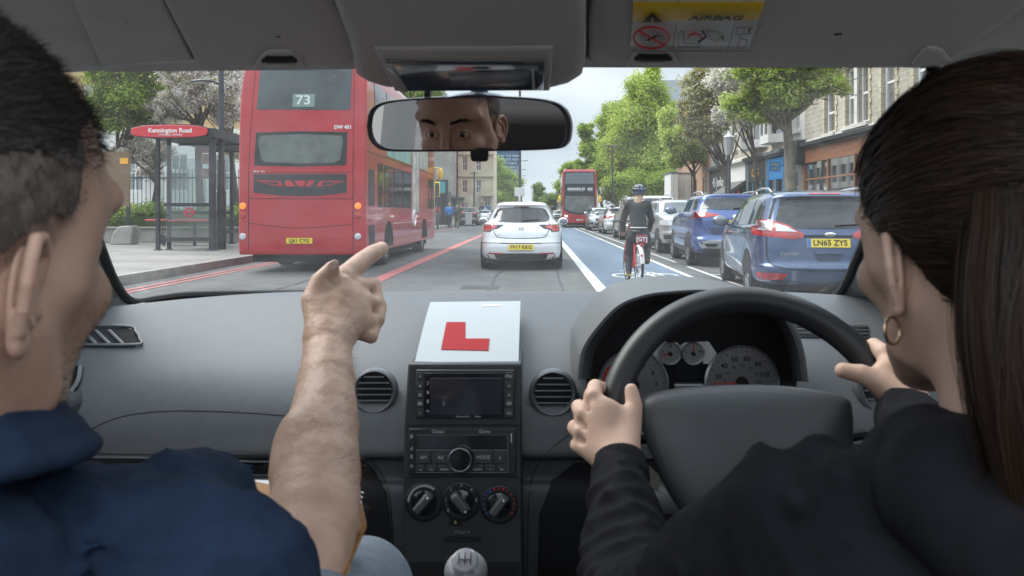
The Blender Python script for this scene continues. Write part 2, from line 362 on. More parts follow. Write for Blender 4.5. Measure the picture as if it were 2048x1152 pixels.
# ================================================================== GROUND, ROAD, MARKINGS
ASPH = mat('asphalt', (.09, .092, .093), .85, noise=.22, ns=1.1, bump=.5, bs=90, bdist=.006)
def speckle(m, sc=55, amt=.5):
    t = m.node_tree; b = t.nodes['Principled BSDF']; src = b.inputs['Base Color'].links[0].from_socket
    g = t.nodes.new('ShaderNodeTexCoord'); n = t.nodes.new('ShaderNodeTexNoise'); n.inputs['Scale'].default_value = sc; n.inputs['Detail'].default_value = 2
    r = t.nodes.new('ShaderNodeValToRGB'); r.color_ramp.elements[0].position = .35; r.color_ramp.elements[0].color = (1-amt,)*3+(1,); r.color_ramp.elements[1].position = .68; r.color_ramp.elements[1].color = (1+amt,)*3+(1,)
    n3 = t.nodes.new('ShaderNodeTexNoise'); n3.inputs['Scale'].default_value = .5; n3.inputs['Detail'].default_value = 5; mp_ = t.nodes.new('ShaderNodeMapping'); mp_.inputs['Scale'].default_value = (1.6, .16, 1)
    r3 = t.nodes.new('ShaderNodeValToRGB'); r3.color_ramp.elements[0].position = .35; r3.color_ramp.elements[0].color = (.78, .78, .78, 1); r3.color_ramp.elements[1].position = .65; r3.color_ramp.elements[1].color = (1.18, 1.17, 1.14, 1)
    x = t.nodes.new('ShaderNodeMix'); x.data_type = 'RGBA'; x.blend_type = 'MULTIPLY'; x.inputs[0].default_value = 1
    y = t.nodes.new('ShaderNodeMix'); y.data_type = 'RGBA'; y.blend_type = 'MULTIPLY'; y.inputs[0].default_value = 1
    L_ = t.links.new; L_(g.outputs['Object'], n.inputs[0]); L_(n.outputs[0], r.inputs[0]); L_(src, x.inputs[6]); L_(r.outputs[0], x.inputs[7])
    L_(g.outputs['Object'], mp_.inputs[0]); L_(mp_.outputs[0], n3.inputs[0]); L_(n3.outputs[0], r3.inputs[0]); L_(x.outputs[2], y.inputs[6]); L_(r3.outputs[0], y.inputs[7]); L_(y.outputs[2], b.inputs['Base Color'])
    for n_ in (x, y): n_.clamp_result = False
    return m
speckle(ASPH, 40, .3)
BLUE = speckle(mat('blue_road_coating', (.105, .148, .21), .8, noise=.13, ns=2.2, bump=.3, bs=90, bdist=.004), 45, .15)
WHITE = speckle(mat('white_road_paint', (.62, .62, .6), .7, noise=.12, ns=6), 30, .2)
RED = speckle(mat('red_road_paint', (.4, .115, .11), .7, noise=.16, ns=5), 30, .22)
GROUND = mat('distant_ground', (.12, .13, .1), .95, noise=.3, ns=.05)
PAVE = wallmat('paving_slabs', (.27, .26, .24), (.23, .225, .21), (.13, .13, .12), 1, .9, .6, .9, .012)
def slabmap(m):     # lay the slab pattern flat on x, y
    t = m.node_tree; cb = [n for n in t.nodes if n.type == 'COMBXYZ'][0]; sp = [n for n in t.nodes if n.type == 'SEPXYZ'][0]
    for l in list(t.links):
        if l.to_node == cb: t.links.remove(l)
    t.links.new(sp.outputs[0], cb.inputs[0]); t.links.new(sp.outputs[1], cb.inputs[1])
slabmap(PAVE); PAVE.node_tree.nodes['Principled BSDF'].inputs['Roughness'].default_value = .85
KERB = mat('granite_kerb', (.27, .26, .24), .85, noise=.25, ns=3, bump=.3, bs=40)
def sheet(name, x0, y0, x1, y1, z, m, ny=1):
    b = MB(); n = len(b.v)
    for i in range(ny):
        a, c = y0+(y1-y0)*i/ny, y0+(y1-y0)*(i+1)/ny; b.add([(x0, a, z), (x1, a, z), (x1, c, z), (x0, c, z)], [(0, 1, 2, 3)])
    return b.build(name, m, kind='structure')
sheet('ground', -1500, -60, 1500, 2400, -.03, GROUND)
sheet('road', -6.9, -25, 12, 420, 0, ASPH)
LK, RK = -6.9, 5.75
sheet('pavement', -60, -25, LK-.15, 300, .16, PAVE); o = sheet('pavement', RK+.15, -25, 30, 300, .13, PAVE)
def kerb(x, sgn, h):
    b = MB(); y = 2.
    while y < 150:
        l = .91 if y < 60 else 6; b.b2(min(x, x+sgn*.15), y+.006, -.02, max(x, x+sgn*.15), y+l-.006, h+.006); y += l
    return b.build('kerb', KERB, kind='structure', bevel=.012)
kerb(LK, -1, .16); kerb(RK, 1, .13)
sheet('cycle_lane', 1.12, 4, 2.84, 80, .004, BLUE)
b = MB()
def strip(x0, x1, y0, y1, z=.008): b.add([(x0, y0, z), (x1, y0, z), (x1, y1, z), (x0, y1, z)], [(0, 1, 2, 3)])
strip(.93, 1.12, 4, 60); strip(2.84, 2.94, 4, 80); strip(3.33, 3.41, 9, 17.2); strip(3.33, 3.41, 18.6, 24); strip(3.33, 3.41, 25, 60)
for y in (14.9, 20.6, 26.5): strip(3.41, 5.6, y, y+.09)
def ring(cx, cy, rx, ry, t, n=30):
    V = [(cx+(rx-k*t)*math.cos(2*math.pi*i/n), cy+(ry-k*t*2.2)*math.sin(2*math.pi*i/n), .009) for k in (0, 1) for i in range(n)]
    b.add(V, [(i, (i+1) % n, n+(i+1) % n, n+i) for i in range(n)])
def bar(p, q, t=.05):
    p, q = Vector((*p, .0095)), Vector((*q, .0095)); d = (q-p).normalized(); s_ = Vector((-d.y, d.x, 0))*t/2; b.add([p-s_, q-s_, q+s_, p+s_], [(0, 1, 2, 3)])
ring(1.72, 14.75, .27, .5, .06); ring(2.45, 14.75, .27, .5, .06)
for p, q in (((1.72, 14.75), (1.88, 15.7)), ((1.88, 15.7), (2.12, 14.75)), ((2.12, 14.75), (2.45, 14.75)), ((2.45, 14.75), (2.28, 15.6)), ((2.28, 15.6), (1.86, 15.55)), ((2.28, 15.6), (2.12, 14.75)), ((1.72, 15.95), (2.0, 15.95)), ((1.86, 15.6), (1.85, 16)), ((2.15, 15.85), (2.42, 15.85))): bar(p, q, .07)
b.build('road_marking', WHITE, kind='structure')
b = MB(); strip(-2.98, -2.7, 5, 62); strip(-6.42, -6.32, 4, 60); strip(-6.2, -6.1, 4, 60)
b.build('road_marking', RED, kind='structure')
PATCH = speckle(mat('asphalt_patch', (.075, .077, .08), .85, noise=.2, ns=2, bump=.5, bs=90, bdist=.005), 40, .3); TAR = mat('tar_seam', (.03, .03, .032), .5, noise=.3, ns=8)
sheet('road_patch', -2.3, 18.5, -1.1, 23.2, .004, PATCH); sheet('road_patch', -5.4, 9.5, -3.6, 12.4, .004, PATCH); sheet('road_patch', -.3, 30, .7, 41, .004, PATCH)
b = MB(); rg = random.Random(3)
for x0, y0, y1 in ((-.75, 5, 60), (-4.1, 6, 50), (.5, 8, 26)):
    y = y0; x = x0; P = []
    while y < y1: P.append(Vector((x, y, .009))); y += .35; x += rg.uniform(-.035, .035)
    for i in range(len(P)-1):
        w = rg.uniform(.006, .016); b.add([P[i]+Vector((-w, 0, 0)), P[i]+Vector((w, 0, 0)), P[i+1]+Vector((w, 0, 0)), P[i+1]+Vector((-w, 0, 0))], [(0, 1, 2, 3)])
b.build('tar_seam', TAR, kind='structure')
b = MB()   # gully grates, manholes
GR = mat('cast_iron', (.05, .05, .05), .6, .6, bump=.5, bs=30)
b = MB(); b.b2(-1.2, 12.2, .001, -.6, 12.75, .006); b.build('manhole_cover', GR, kind='structure')
# ================================================================== TREES
BARK = mat('bark', (.1, .085, .065), .95, noise=.4, ns=6, bump=.8, bs=18, stretch=(1, 1, .3)); PBARK = mat('plane_bark', (.24, .22, .17), .9, noise=.35, ns=4, bump=.5, bs=14)
LG = leafmat('leaf_spring_green', (.24, .35, .04), (.48, .63, .1), (.6, .7, .18), .5); LD = leafmat('leaf_mid_green', (.13, .2, .04), (.3, .42, .09), None, .45)
LY = leafmat('leaf_yellow_green', (.26, .34, .06), (.52, .62, .16), (.66, .72, .3), .5); LB = leafmat('leaf_bronze', (.3, .19, .07), (.58, .4, .18), (.5, .5, .2), .5)
LW = leafmat('blossom_white', (.74, .66, .66), (.95, .88, .88), (.97, .93, .93), .5); LP = leafmat('leaf_pale', (.2, .25, .11), (.55, .6, .36), (.75, .76, .6))
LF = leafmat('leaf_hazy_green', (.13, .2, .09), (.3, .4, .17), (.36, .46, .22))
def leaves(centers, radii, n, size, rng, flat=1.):
    c = np.array(centers); r = np.array(radii); w = r**2.2; pick = rng.choice(len(c), n, p=w/w.sum())
    d = rng.normal(size=(n, 3)); d /= np.linalg.norm(d, axis=1)[:, None]; rad = r[pick]*(rng.rand(n)**.5)*(1+.3*rng.normal(size=n))
    P = c[pick]+d*rad[:, None]*np.array([1, 1, .8]); s = size*(.55+.9*rng.rand(n))
    nrm = d*.6+rng.normal(size=(n, 3))*.6+np.array([0, 0, .4]); nrm /= np.linalg.norm(nrm, axis=1)[:, None]
    u = np.cross(nrm, rng.normal(size=(n, 3))); u /= np.linalg.norm(u, axis=1)[:, None]; v = np.cross(nrm, u)
    su = (s*.5)[:, None]; V = np.stack([P-u*su*1.25, P-v*su*.7+nrm*su*.15, P+u*su*1.25, P+v*su*.7+nrm*su*.15], 1).reshape(-1, 3)
    return V, np.arange(n*4).reshape(n, 4)
def tree(name, label, base, tr, fork, ells, nleaf, size, lm, seed=0, sub=26, bark=None, group=None, second=None, limbs=7, gap=.36, twig=1):
    """base, fork: points; ells: crown ellipsoids (centre, (rx, ry, rz)) filled with leaf clumps carried by limbs"""
    rng = np.random.RandomState(seed); t = thing(name, label, 'tree', base, wc=True, group=group); base, fork = Vector(base), Vector(fork)
    C_ = []; R_ = []; sub = int(sub*1.5); nleaf = int(nleaf*5.2); size *= .6; tr *= .8
    for c, r in ells:
        c = np.array(c); r = np.array(r, float)
        for _ in range(sub):
            d = rng.normal(size=3); d /= np.linalg.norm(d); q = rng.rand()**.4
            C_.append(c+d*r*q*.86); R_.append(float(np.mean(r))*(gap*(.6+.9*rng.rand())))
    b = MB(); mid = base.lerp(fork, .5)+Vector((rng.normal()*.06, rng.normal()*.06, 0))
    b.tube(crv([base-Vector((0, 0, .1)), mid, fork], 4), [tr*(1.25-.5*i/8) for i in range(9)], 10)
    tips = []
    order = rng.permutation(len(C_))
    for i in range(min(limbs, len(C_))):
        e_ = Vector(C_[order[i]]); s0 = base.lerp(fork, .8+.2*rng.rand()) if i else fork; m = s0.lerp(e_, .5)+Vector((rng.normal(), rng.normal(), -.6))*.08*(e_-s0).length
        P = crv([s0, m, e_], 5); b.tube(P, [tr*.55*(1-.82*k/(len(P)-1)) for k in range(len(P))], 7, False); tips += [(P[k], tr*.5*(1-.8*k/(len(P)-1))) for k in range(3, len(P))]
    for i in range(int(len(C_)*twig)):
        e_ = Vector(C_[order[i % len(C_)]])+Vector(rng.normal(size=3))*.3; p, r = min(tips, key=lambda q: (q[0]-e_).length+rng.rand()*.6); L_ = (e_-p).length
        if L_ < .15: continue
        m = p.lerp(e_, .5)+Vector(rng.normal(size=3))*.1*L_; b.tube(crv([p, m, e_], 3), [max(.012, r*.5*(1-.8*k/6)) for k in range(7)], 5, False)
    b.build('trunk', bark or BARK, t, 60)
    V, Q = leaves(C_, R_, nleaf, size, rng); mi = None; mats = [lm]
    if second: mats = [lm, second[0]]; mi = (rng.rand(len(Q)) < second[1]).astype(int)
    # strips hold random islands; shift into the thing's space
    npmesh('crown', V, Q, mats, t, 180, mi)
    return t
def E3(px, py, Y, rx, ry, rd=None):     # crown ellipsoid from where it is seen
    k = Y/F; return (tuple(W(px, py, Y)), (rx*k, (rd or rx)*k, ry*k))
# right-hand kerb trees
tree('plane_tree', 'tall plane tree with mottled pale trunk in front of the dark grey shopfront', (7.72, 23, .13), .2, W(1573, 225, 22.6),
     [E3(1545, 165, 22, 95, 60), E3(1625, 150, 22, 70, 45), E3(1500, 215, 22.5, 60, 40), E3(1660, 172, 21, 50, 26), E3(1560, 90, 22, 130, 60)], 13000, .13, LG, 3, 24, PBARK, second=(LY, .65), limbs=12, gap=.24)
b = None
tree('pavement_tree', 'bronze-leaved street tree with bare twiggy limbs before the pale terrace', (9.3, 36.5, .13), .13, W(1452, 330, 36),
     [E3(1400, 200, 36, 42, 65), E3(1440, 160, 36, 60, 45), E3(1420, 262, 36, 36, 35), E3(1465, 180, 36, 40, 50), E3(1385, 240, 36, 30, 45)], 11000, .17, LB, 5, 24, second=(LP, .5), limbs=12, gap=.25)
tree('pavement_tree', 'white-blossomed street tree rising behind the roofs of parked cars', (9.3, 31, .13), .1, W(1508, 300, 31),
     [E3(1470, 160, 31, 60, 35), E3(1500, 215, 31, 36, 40), E3(1450, 230, 31, 30, 30)], 5200, .15, LP, 6, 22, second=(LW, .5), limbs=10, gap=.3)
tree('pavement_tree', 'small yellow-green street tree in front of the orange brick building', (9.6, 47, .13), .12, W(1388, 330, 47),
     [E3(1372, 285, 47, 32, 36), E3(1405, 300, 47, 34, 34), E3(1350, 318, 47, 22, 18), E3(1388, 250, 44, 48, 36), E3(1345, 260, 45, 26, 50)], 9000, .22, LY, 7, 22, second=(LG, .3), limbs=8)
tree('big_plane_tree', 'largest bright green tree, spire-topped, beyond the cyclist', (10.3, 72, .1), .4, W(1292, 250, 72),
     [E3(1285, 255, 72, 62, 68), E3(1290, 185, 72, 42, 46), E3(1320, 225, 72, 34, 40), E3(1300, 335, 72, 66, 50), E3(1240, 300, 72, 40, 60), E3(1330, 280, 72, 36, 75), E3(1305, 150, 72, 20, 22)], 26000, .27, LG, 8, 34, second=(LY, .3), limbs=14, gap=.34)
tree('avenue_tree', 'dull green avenue tree left of the spire-topped one', (9.5, 88, .1), .3, W(1222, 300, 88), [E3(1218, 240, 88, 26, 42), E3(1222, 310, 88, 36, 50), E3(1205, 345, 88, 26, 34)], 9500, .3, LD, 9, 28, second=(LG, .55), limbs=10)
tree('avenue_tree', 'sparse avenue tree with sky showing through its top, above the oncoming bus', (9, 100, .1), .25, W(1188, 330, 100), [E3(1170, 262, 100, 20, 24), E3(1184, 305, 100, 32, 32), E3(1165, 340, 100, 24, 24), E3(1205, 285, 100, 22, 30)], 5600, .33, LD, 10, 22, second=(LG, .6), limbs=10, gap=.26)
tree('avenue_tree', 'low leafy tree behind the oncoming bus roof', (7.6, 120, .1), .3, W(1140, 380, 120), [E3(1140, 345, 120, 18, 22), E3(1130, 380, 120, 22, 26)], 4200, .36, LG, 11, 22, second=(LD, .4))
tree('avenue_tree', 'dark low tree between the oncoming bus and the cyclist', (6.5, 66, .1), .2, W(1225, 375, 66), [E3(1232, 372, 66, 32, 30), E3(1275, 370, 68, 40, 26), E3(1320, 368, 68, 30, 24)], 10000, .22, LD, 12, 30, second=(LG, .45))
# far end of the road
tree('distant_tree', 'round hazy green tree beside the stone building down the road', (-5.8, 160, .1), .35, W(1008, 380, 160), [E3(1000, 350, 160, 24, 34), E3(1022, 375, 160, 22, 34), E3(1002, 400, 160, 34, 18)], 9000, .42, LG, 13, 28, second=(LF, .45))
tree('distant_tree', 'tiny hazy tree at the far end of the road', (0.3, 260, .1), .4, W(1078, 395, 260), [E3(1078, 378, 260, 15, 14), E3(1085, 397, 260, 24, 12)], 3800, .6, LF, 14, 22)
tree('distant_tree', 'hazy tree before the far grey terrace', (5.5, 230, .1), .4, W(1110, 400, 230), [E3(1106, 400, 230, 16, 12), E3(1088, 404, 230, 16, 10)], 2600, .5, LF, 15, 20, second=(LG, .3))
# left side
tree('cherry_tree', 'pale pink blossoming tree with forked trunk behind the bus shelter', (-12.3, 28.5, .16), .17, W(396, 236, 28.5),
     [E3(378, 180, 28, 60, 42), E3(440, 165, 28, 56, 50), E3(330, 215, 29, 44, 36), E3(455, 220, 29, 36, 36), E3(400, 120, 28, 90, 50)], 13500, .14, LW, 16, 30, second=(LY, .16), limbs=12, gap=.28)
tree('cherry_tree', 'thin white-blossomed tree beside the red bus, trunk behind the glass shelter', (-12.2, 32, .16), .15, W(458, 270, 32),
     [E3(465, 200, 32, 38, 60), E3(470, 290, 33, 30, 40), E3(440, 140, 32, 60, 50)], 6500, .14, LW, 17, 26, second=(LY, .35), limbs=9, gap=.27)
tree('leafy_tree', 'light green leafy tree overhanging the orange brick house on the left', (-17.2, 27.5, .16), .2, W(245, 300, 30),
     [E3(262, 190, 29, 66, 50), E3(215, 225, 29, 50, 48), E3(300, 225, 30, 45, 45), E3(260, 130, 29, 90, 40), E3(300, 255, 30, 28, 22)], 9500, .15, LG, 18, 26, second=(LD, .5), limbs=9, gap=.3)
tree('cherry_tree', 'low drooping blossom tree between the shelter and the passenger', (-15.2, 30, .16), .12, W(318, 345, 30),
     [E3(262, 300, 30, 42, 26), E3(315, 300, 31, 34, 24), E3(300, 330, 32, 30, 30)], 5200, .13, LW, 19, 24, second=(LP, .4), limbs=9, gap=.27)
tree('roadside_tree', 'leafy tree rising behind the red bus and the rear-view mirror', (-10.2, 52, .16), .3, W(800, 260, 52),
     [E3(775, 195, 52, 56, 46), E3(850, 200, 52, 44, 36), E3(890, 225, 52, 26, 24), E3(790, 150, 52, 50, 36), E3(755, 240, 52, 40, 40)], 12000, .2, LD, 20, 30, second=(LY, .55), limbs=12, gap=.3)
# ================================================================== BUILDINGS
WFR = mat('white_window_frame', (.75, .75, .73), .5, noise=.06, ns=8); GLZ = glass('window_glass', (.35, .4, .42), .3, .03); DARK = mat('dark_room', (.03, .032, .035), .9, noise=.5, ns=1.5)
def wallgrid(b, o, u, n, w, h, ops, depth):
    o, u, n = Vector(o), Vector(u), Vector(n); z = Vector((0, 0, 1))
    us = sorted({0, w, *[p for q in ops for p in (q[0], q[2])]}); vs = sorted({0, h, *[p for q in ops for p in (q[1], q[3])]})
    P = lambda a, c, d=0: o+u*a+z*c-n*d
    flip = u.cross(z).dot(n) < 0
    def q4(a): b.add(a[::-1] if flip else a, [(0, 1, 2, 3)])
    for i in range(len(us)-1):
        for j in range(len(vs)-1):
            mu, mv = (us[i]+us[i+1])/2, (vs[j]+vs[j+1])/2
            if any(q[0] < mu < q[2] and q[1] < mv < q[3] for q in ops): continue
            q4([P(us[i], vs[j]), P(us[i+1], vs[j]), P(us[i+1], vs[j+1]), P(us[i], vs[j+1])])
    for u0, v0, u1, v1 in ops:
        for A, B in (((u0, v0), (u1, v0)), ((u1, v0), (u1, v1)), ((u1, v1), (u0, v1)), ((u0, v1), (u0, v0))):
            q4([P(*A, depth), P(*B, depth), P(*B), P(*A)])
def window(par, o, u, n, q, depth=.12, fr=.07, bars=(1, 2), mfr=None, mg=None, sill=None, name='window', room=True):
    o, u, n = Vector(o), Vector(u), Vector(n); z = Vector((0, 0, 1)); u0, v0, u1, v1 = q; b = MB(); M_ = Matrix((u, n, z)).transposed()
    def bx(a0, c0, a1, c1, d0, d1): b.box(o+u*(a0+a1)/2+z*(c0+c1)/2-n*(d0+d1)/2, (abs(a1-a0), abs(d1-d0), abs(c1-c0)), M_)
    D0, D1 = depth-.06, depth+.01
    bx(u0, v0, u0+fr, v1, D0, D1); bx(u1-fr, v0, u1, v1, D0, D1); bx(u0+fr, v0, u1-fr, v0+fr, D0, D1); bx(u0+fr, v1-fr, u1-fr, v1, D0, D1)
    nu, nv = bars
    for i in range(1, nu): a = u0+(u1-u0)*i/nu; bx(a-fr*.3, v0+fr, a+fr*.3, v1-fr, D0+.012, D1-.012)
    for i in range(1, nv): c = v0+(v1-v0)*i/nv; bx(u0+fr, c-fr*.4, u1-fr, c+fr*.4, D0+.006, D1-.006)
    w = b.build(name, mfr or WFR, par)
    g = MB(); P = lambda a, c, d: o+u*a+z*c-n*d
    g.add([P(u0+fr*.5, v0+fr*.5, depth-.02), P(u1-fr*.5, v0+fr*.5, depth-.02), P(u1-fr*.5, v1-fr*.5, depth-.02), P(u0+fr*.5, v1-fr*.5, depth-.02)], [(0, 1, 2, 3)])
    g.build('pane', mg or GLZ, w)
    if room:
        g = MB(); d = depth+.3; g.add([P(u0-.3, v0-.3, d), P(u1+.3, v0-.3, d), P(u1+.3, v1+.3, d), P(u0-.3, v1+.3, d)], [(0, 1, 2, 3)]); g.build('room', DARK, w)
    if sill:
        s_ = MB(); s_.box(o+u*(u0+u1)/2+z*(v0-.06)+n*.05, (u1-u0+.25, .2, .12), M_); s_.build('sill', sill, w)
    return w
STONE = wallmat('rubble_stone', (.5, .45, .37), (.4, .37, .31), (.55, .52, .45), 1, .42, .17, .9, .02); YQ = wallmat('yellow_brick', (.68, .6, .43), (.6, .52, .37), (.45, .41, .34), 1, .3, .1)
CREAM = mat('cream_render', (.62, .57, .47), .85, noise=.12, ns=1.2); PALE = mat('pale_stone', (.6, .58, .53), .8, noise=.15, ns=2); OB = wallmat('orange_brick', (.5, .29, .19), (.44, .25, .16), (.45, .38, .3))
BLKP = mat('black_paint', (.035, .038, .042), .4); GRYP = mat('grey_paint', (.14, .16, .17), .45); SLATE = mat('slate', (.14, .15, .17), .7, noise=.2, ns=3); WOOD = mat('brown_shop_timber', (.27, .12, .065), .5, noise=.3, ns=4, stretch=(1, 1, 5))
BLUS = mat('blue_sign', (.02, .22, .55), .4); GOLD = mat('gold_lettering', (.75, .6, .1), .4); ORL = mat('orange_lettering', (.85, .4, .05), .4); WHL = mat('white_lettering', (.85, .85, .85), .4); AWN = mat('grey_awning', (.12, .12, .12), .8)
FX = 10.2; NF = Vector((-1, 0, 0)); UY = Vector((0, 1, 0)); ROWG = 'shops in the terrace'
def shop(label, y0, y1, top, wallm, wins, cat='building', corn=3.8, name='terraced_shop', quoin=None, floors=True):
    """one house of the terrace; wins: (ya, z0, yb, z1) openings in world numbers"""
    t = thing(name, label, cat, (FX, y0, .13), wc=True, group=ROWG); o = Vector((FX, y0, corn)); ops = [(a-y0, z0-corn, c-y0, z1-corn) for a, z0, c, z1 in wins]
    b = MB(); wallgrid(b, o, UY, NF, y1-y0, top-corn, ops, .16)
    b.add([(FX, y0, corn), (FX+9, y0, corn), (FX+9, y0, top), (FX, y0, top), (FX+9, y1, top), (FX, y1, top), (FX, y1, corn), (FX+9, y1, corn)], [(0, 3, 2, 1), (3, 5, 4, 2), (5, 6, 7, 4)])
    b.build('wall', wallm, t)
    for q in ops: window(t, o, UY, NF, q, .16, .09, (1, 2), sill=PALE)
    b = MB(); b.b2(FX-.2, y0, top-.3, FX-.002, y1, top+.1); b.build('cornice', PALE, t, bevel=.03); b = MB(); b.b2(FX-.08, y0, corn+.0, FX-.001, y1, corn+.1); b.build('string_course', PALE, t, bevel=.02)
    if quoin:
        b = MB()
        for a, z0, c, z1 in wins:
            z = z0
            k = 0
            while z < z1+.1:
                w = .2 if k % 2 else .13; b.b2(FX-.035, a-w, z+.006, FX-.0005, a-.005, z+.17); b.b2(FX-.035, c+.005, z+.006, FX-.0005, c+w, z+.17); z += .18; k += 1
        b.build('brick_dressing', YQ, t)
    return t
def front(t, y0, y1, m, fas, glz=None, n=3, stall=.6, corn=3.8, fasm=None, name='shopfront', cornm=None):
    """timber shopfront below the cornice: pilasters, fascia, stallriser, glazing"""
    b = MB(); x = FX-.12; b.b2(x, y0, .13, FX+.05, y0+.22, corn-.1); b.b2(x, y1-.22, .13, FX+.05, y1, corn-.1); b.b2(x+.03, y0+.22, .13, FX, y1-.22, .13+stall)
    for i in range(1, n): y = y0+.22+(y1-y0-.44)*i/n; b.b2(x+.02, y-.05, .13+stall, FX, y+.05, fas[0])
    b.b2(x+.03, y0+.22, fas[0]-.65, FX-.01, y1-.22, fas[0]-.59)
    f_ = b.build(name, m, t, bevel=.008)
    b = MB(); b.b2(x+.01, y0+.22, fas[0], FX, y1-.22, fas[1]); b.build('fascia', fasm or m, t)
    b = MB(); b.b2(x-.22, y0, corn-.16, FX+.1, y1, corn-.02); b.b2(x-.12, y0, corn-.24, FX+.1, y1, corn-.162); b.build('shop_cornice', cornm or m, t, bevel=.02)
    b = MB(); b.add([(FX-.04, y0+.2, .13+stall), (FX-.04, y1-.2, .13+stall), (FX-.04, y1-.2, fas[0]), (FX-.04, y0+.2, fas[0])], [(0, 1, 2, 3)]); b.build('shop_window', glz or GLZ, t)
    b = MB(); b.add([(FX+2.2, y0+.1, .13), (FX+2.2, y1-.1, .13), (FX+2.2, y1-.1, fas[1]), (FX+2.2, y0+.1, fas[1])], [(0, 1, 2, 3)]); b.add([(FX+2.2, y0+.05, .13), (FX, y0+.05, .13), (FX, y0+.05, fas[1]), (FX+2.2, y0+.05, fas[1])], [(0, 1, 2, 3)]); b.build('shop_interior', mat('shop_interior', (.12, .12, .1), .9, noise=.6, ns=1.3), t)
    return f_
def sign(t, s, y, z, size, m, xs=1.): text(s, size, m, t, PM((FX-.125, y, z), (0, -1, 0), (0, 0, 1)), 'lettering', .02, xs=xs)
A_ = 0
t = shop('stone-and-yellow-brick house over a long brown timber shopfront', 17.5, 29.3, 12.5, STONE, [(26.3, 3.95, 27.25, 5.4), (24.65, 4.0, 25.4, 5.9), (23.65, 4.0, 24.4, 5.9), (21.9, 4.0, 22.75, 6.0), (19.6, 4, 20.8, 6), (26.3, 7.2, 27.25, 9), (24.4, 7.2, 25.3, 9), (22, 7.2, 22.9, 9)], quoin=1)
front(t, 17.5, 29.3, WOOD, (3.05, 3.62), n=5, cornm=BLKP)
b = MB(); b.b2(FX-.06, 24.405, 4, FX-.001, 24.645, 5.95); b.b2(FX-.08, 23.3, 5.95, FX-.002, 25.7, 6.15); b.b2(FX-.12, 17.5, 6.6, FX-.002, 29.3, 6.75); b.build('window_surround', PALE, t)
def wn(y0, y1, n=2, g=.9, z0=4.4): return [(y0+(y1-y0)*(i+.5)/n-g/2, z, y0+(y1-y0)*(i+.5)/n+g/2, z+1.7) for z in (z0, z0+3) for i in range(n)]
t = shop('narrow pale rendered house over the dark grey shopfront behind the plane tree trunk', 29.3, 31.4, 12.2, PALE, wn(29.3, 31.4, 1))
front(t, 29.3, 31.4, GRYP, (2.75, 3.55), n=2, cornm=BLKP, fasm=GRYP); sign(t, 'GOLD', 30.3, 3.15, .42, GOLD, 1.2)
b = MB(); b.b2(FX-.45, 29.0, 3.0, FX-.01, 29.35, 3.95); b.build('corbel', BLKP, t, bevel=.05)
b = MB(); b.b2(9.34, 31.0, 2.85, 9.82, 31.1, 3.25); b.cyl((9.8, 31.05, 3.1), (10.2, 31.05, 3.1), .02); b.build('hanging_sign', BLUS, t, bevel=.01)
text('OPEN', .13, GOLD, t, PM((9.58, 30.99, 3.12), (1, 0, 0), (0, 0, 1)), 'lettering', .01); text('7 DAYS', .1, GOLD, t, PM((9.58, 30.99, 2.96), (1, 0, 0), (0, 0, 1)), 'lettering', .01)
tC = t = shop('narrow cream house above the bright blue shop fascia', 31.4, 33.7, 12, CREAM, wn(31.4, 33.7, 1, .6))
front(t, 31.4, 33.7, mat('blue_shop_timber', (.05, .16, .3), .5), (2.6, 3.5), n=2, fasm=BLUS, cornm=GRYP); sign(t, 'SHOP', 32.5, 3.05, .4, GOLD, 1.1)
tD = t = shop('yellow brick house over the black shopfront with orange lettering', 33.7, 37, 11.6, YQ, wn(33.7, 37, 2, .6))
front(t, 33.7, 37, mat('teal_shop_timber', (.1, .2, .24), .5), (2.6, 3.5), n=4, fasm=BLKP, cornm=BLKP); sign(t, 'CIG', 35.5, 3.0, .5, ORL, 1.4)
for yb, tt in ((32.55, tC), (35.35, tD)):      # canted white bays
    w_ = 1.0 if yb < 34 else 1.4; bt = MB(); P0 = [(FX, yb-w_), (FX-.6, yb-w_*.62), (FX-.6, yb+w_*.62), (FX, yb+w_)]; sg = []
    for i in range(3):
        A, B = Vector((*P0[i], 4.1)), Vector((*P0[i+1], 4.1)); u = (B-A); w = u.length; u.normalize(); n = Vector((u.y, -u.x, 0)); n = n if n.x < 0 else -n; sg.append((A, u, n, w))
        wallgrid(bt, A, u, n, w, 2.5, [(.12, .35, w-.12, 2.2)] if w < 1.1 else [(.1, .35, w/2-.08, 2.2), (w/2+.08, .35, w-.1, 2.2)], .1)
    bt.add([(*p, 6.6) for p in P0]+[(*p, 4.1) for p in P0], [(0, 1, 2, 3), (7, 6, 5, 4)]); bw = bt.build('bay', WFR, tt)
    for A, u, n, w in sg: g = MB(); z = Vector((0, 0, 1)); a = A-n*.07; g.add([a+z*.3, a+u*w+z*.3, a+u*w+z*2.25, a+z*2.25], [(0, 1, 2, 3)]); a = A-n*.05; g.add([a+u*.1+z*1.22, a+u*(w-.1)+z*1.22, a+u*(w-.1)+z*1.3, a+u*.1+z*1.3], [(0, 1, 2, 3)]); g.build('pane', glass('bay_glass', (.12, .14, .15), .35), bw)
t = shop('grey stone house over the white fascia and grey awning', 37, 40.6, 11.4, STONE, wn(37, 40.6))
front(t, 37, 40.6, BLKP, (2.6, 3.6), n=3, fasm=WFR, cornm=PALE)
b = MB(); b.prism([(0, 0), (-1.1, -.75), (-1.1, -.95), (0, -.2)], (FX-.13, 37.2, 2.75), (1, 0, 0), (0, 0, 1), (0, 1, 0), 3.2); b.build('awning', AWN, t)
t = shop('pale house over the black shop sign lettered in white', 40.6, 45, 11, PALE, wn(40.6, 45))
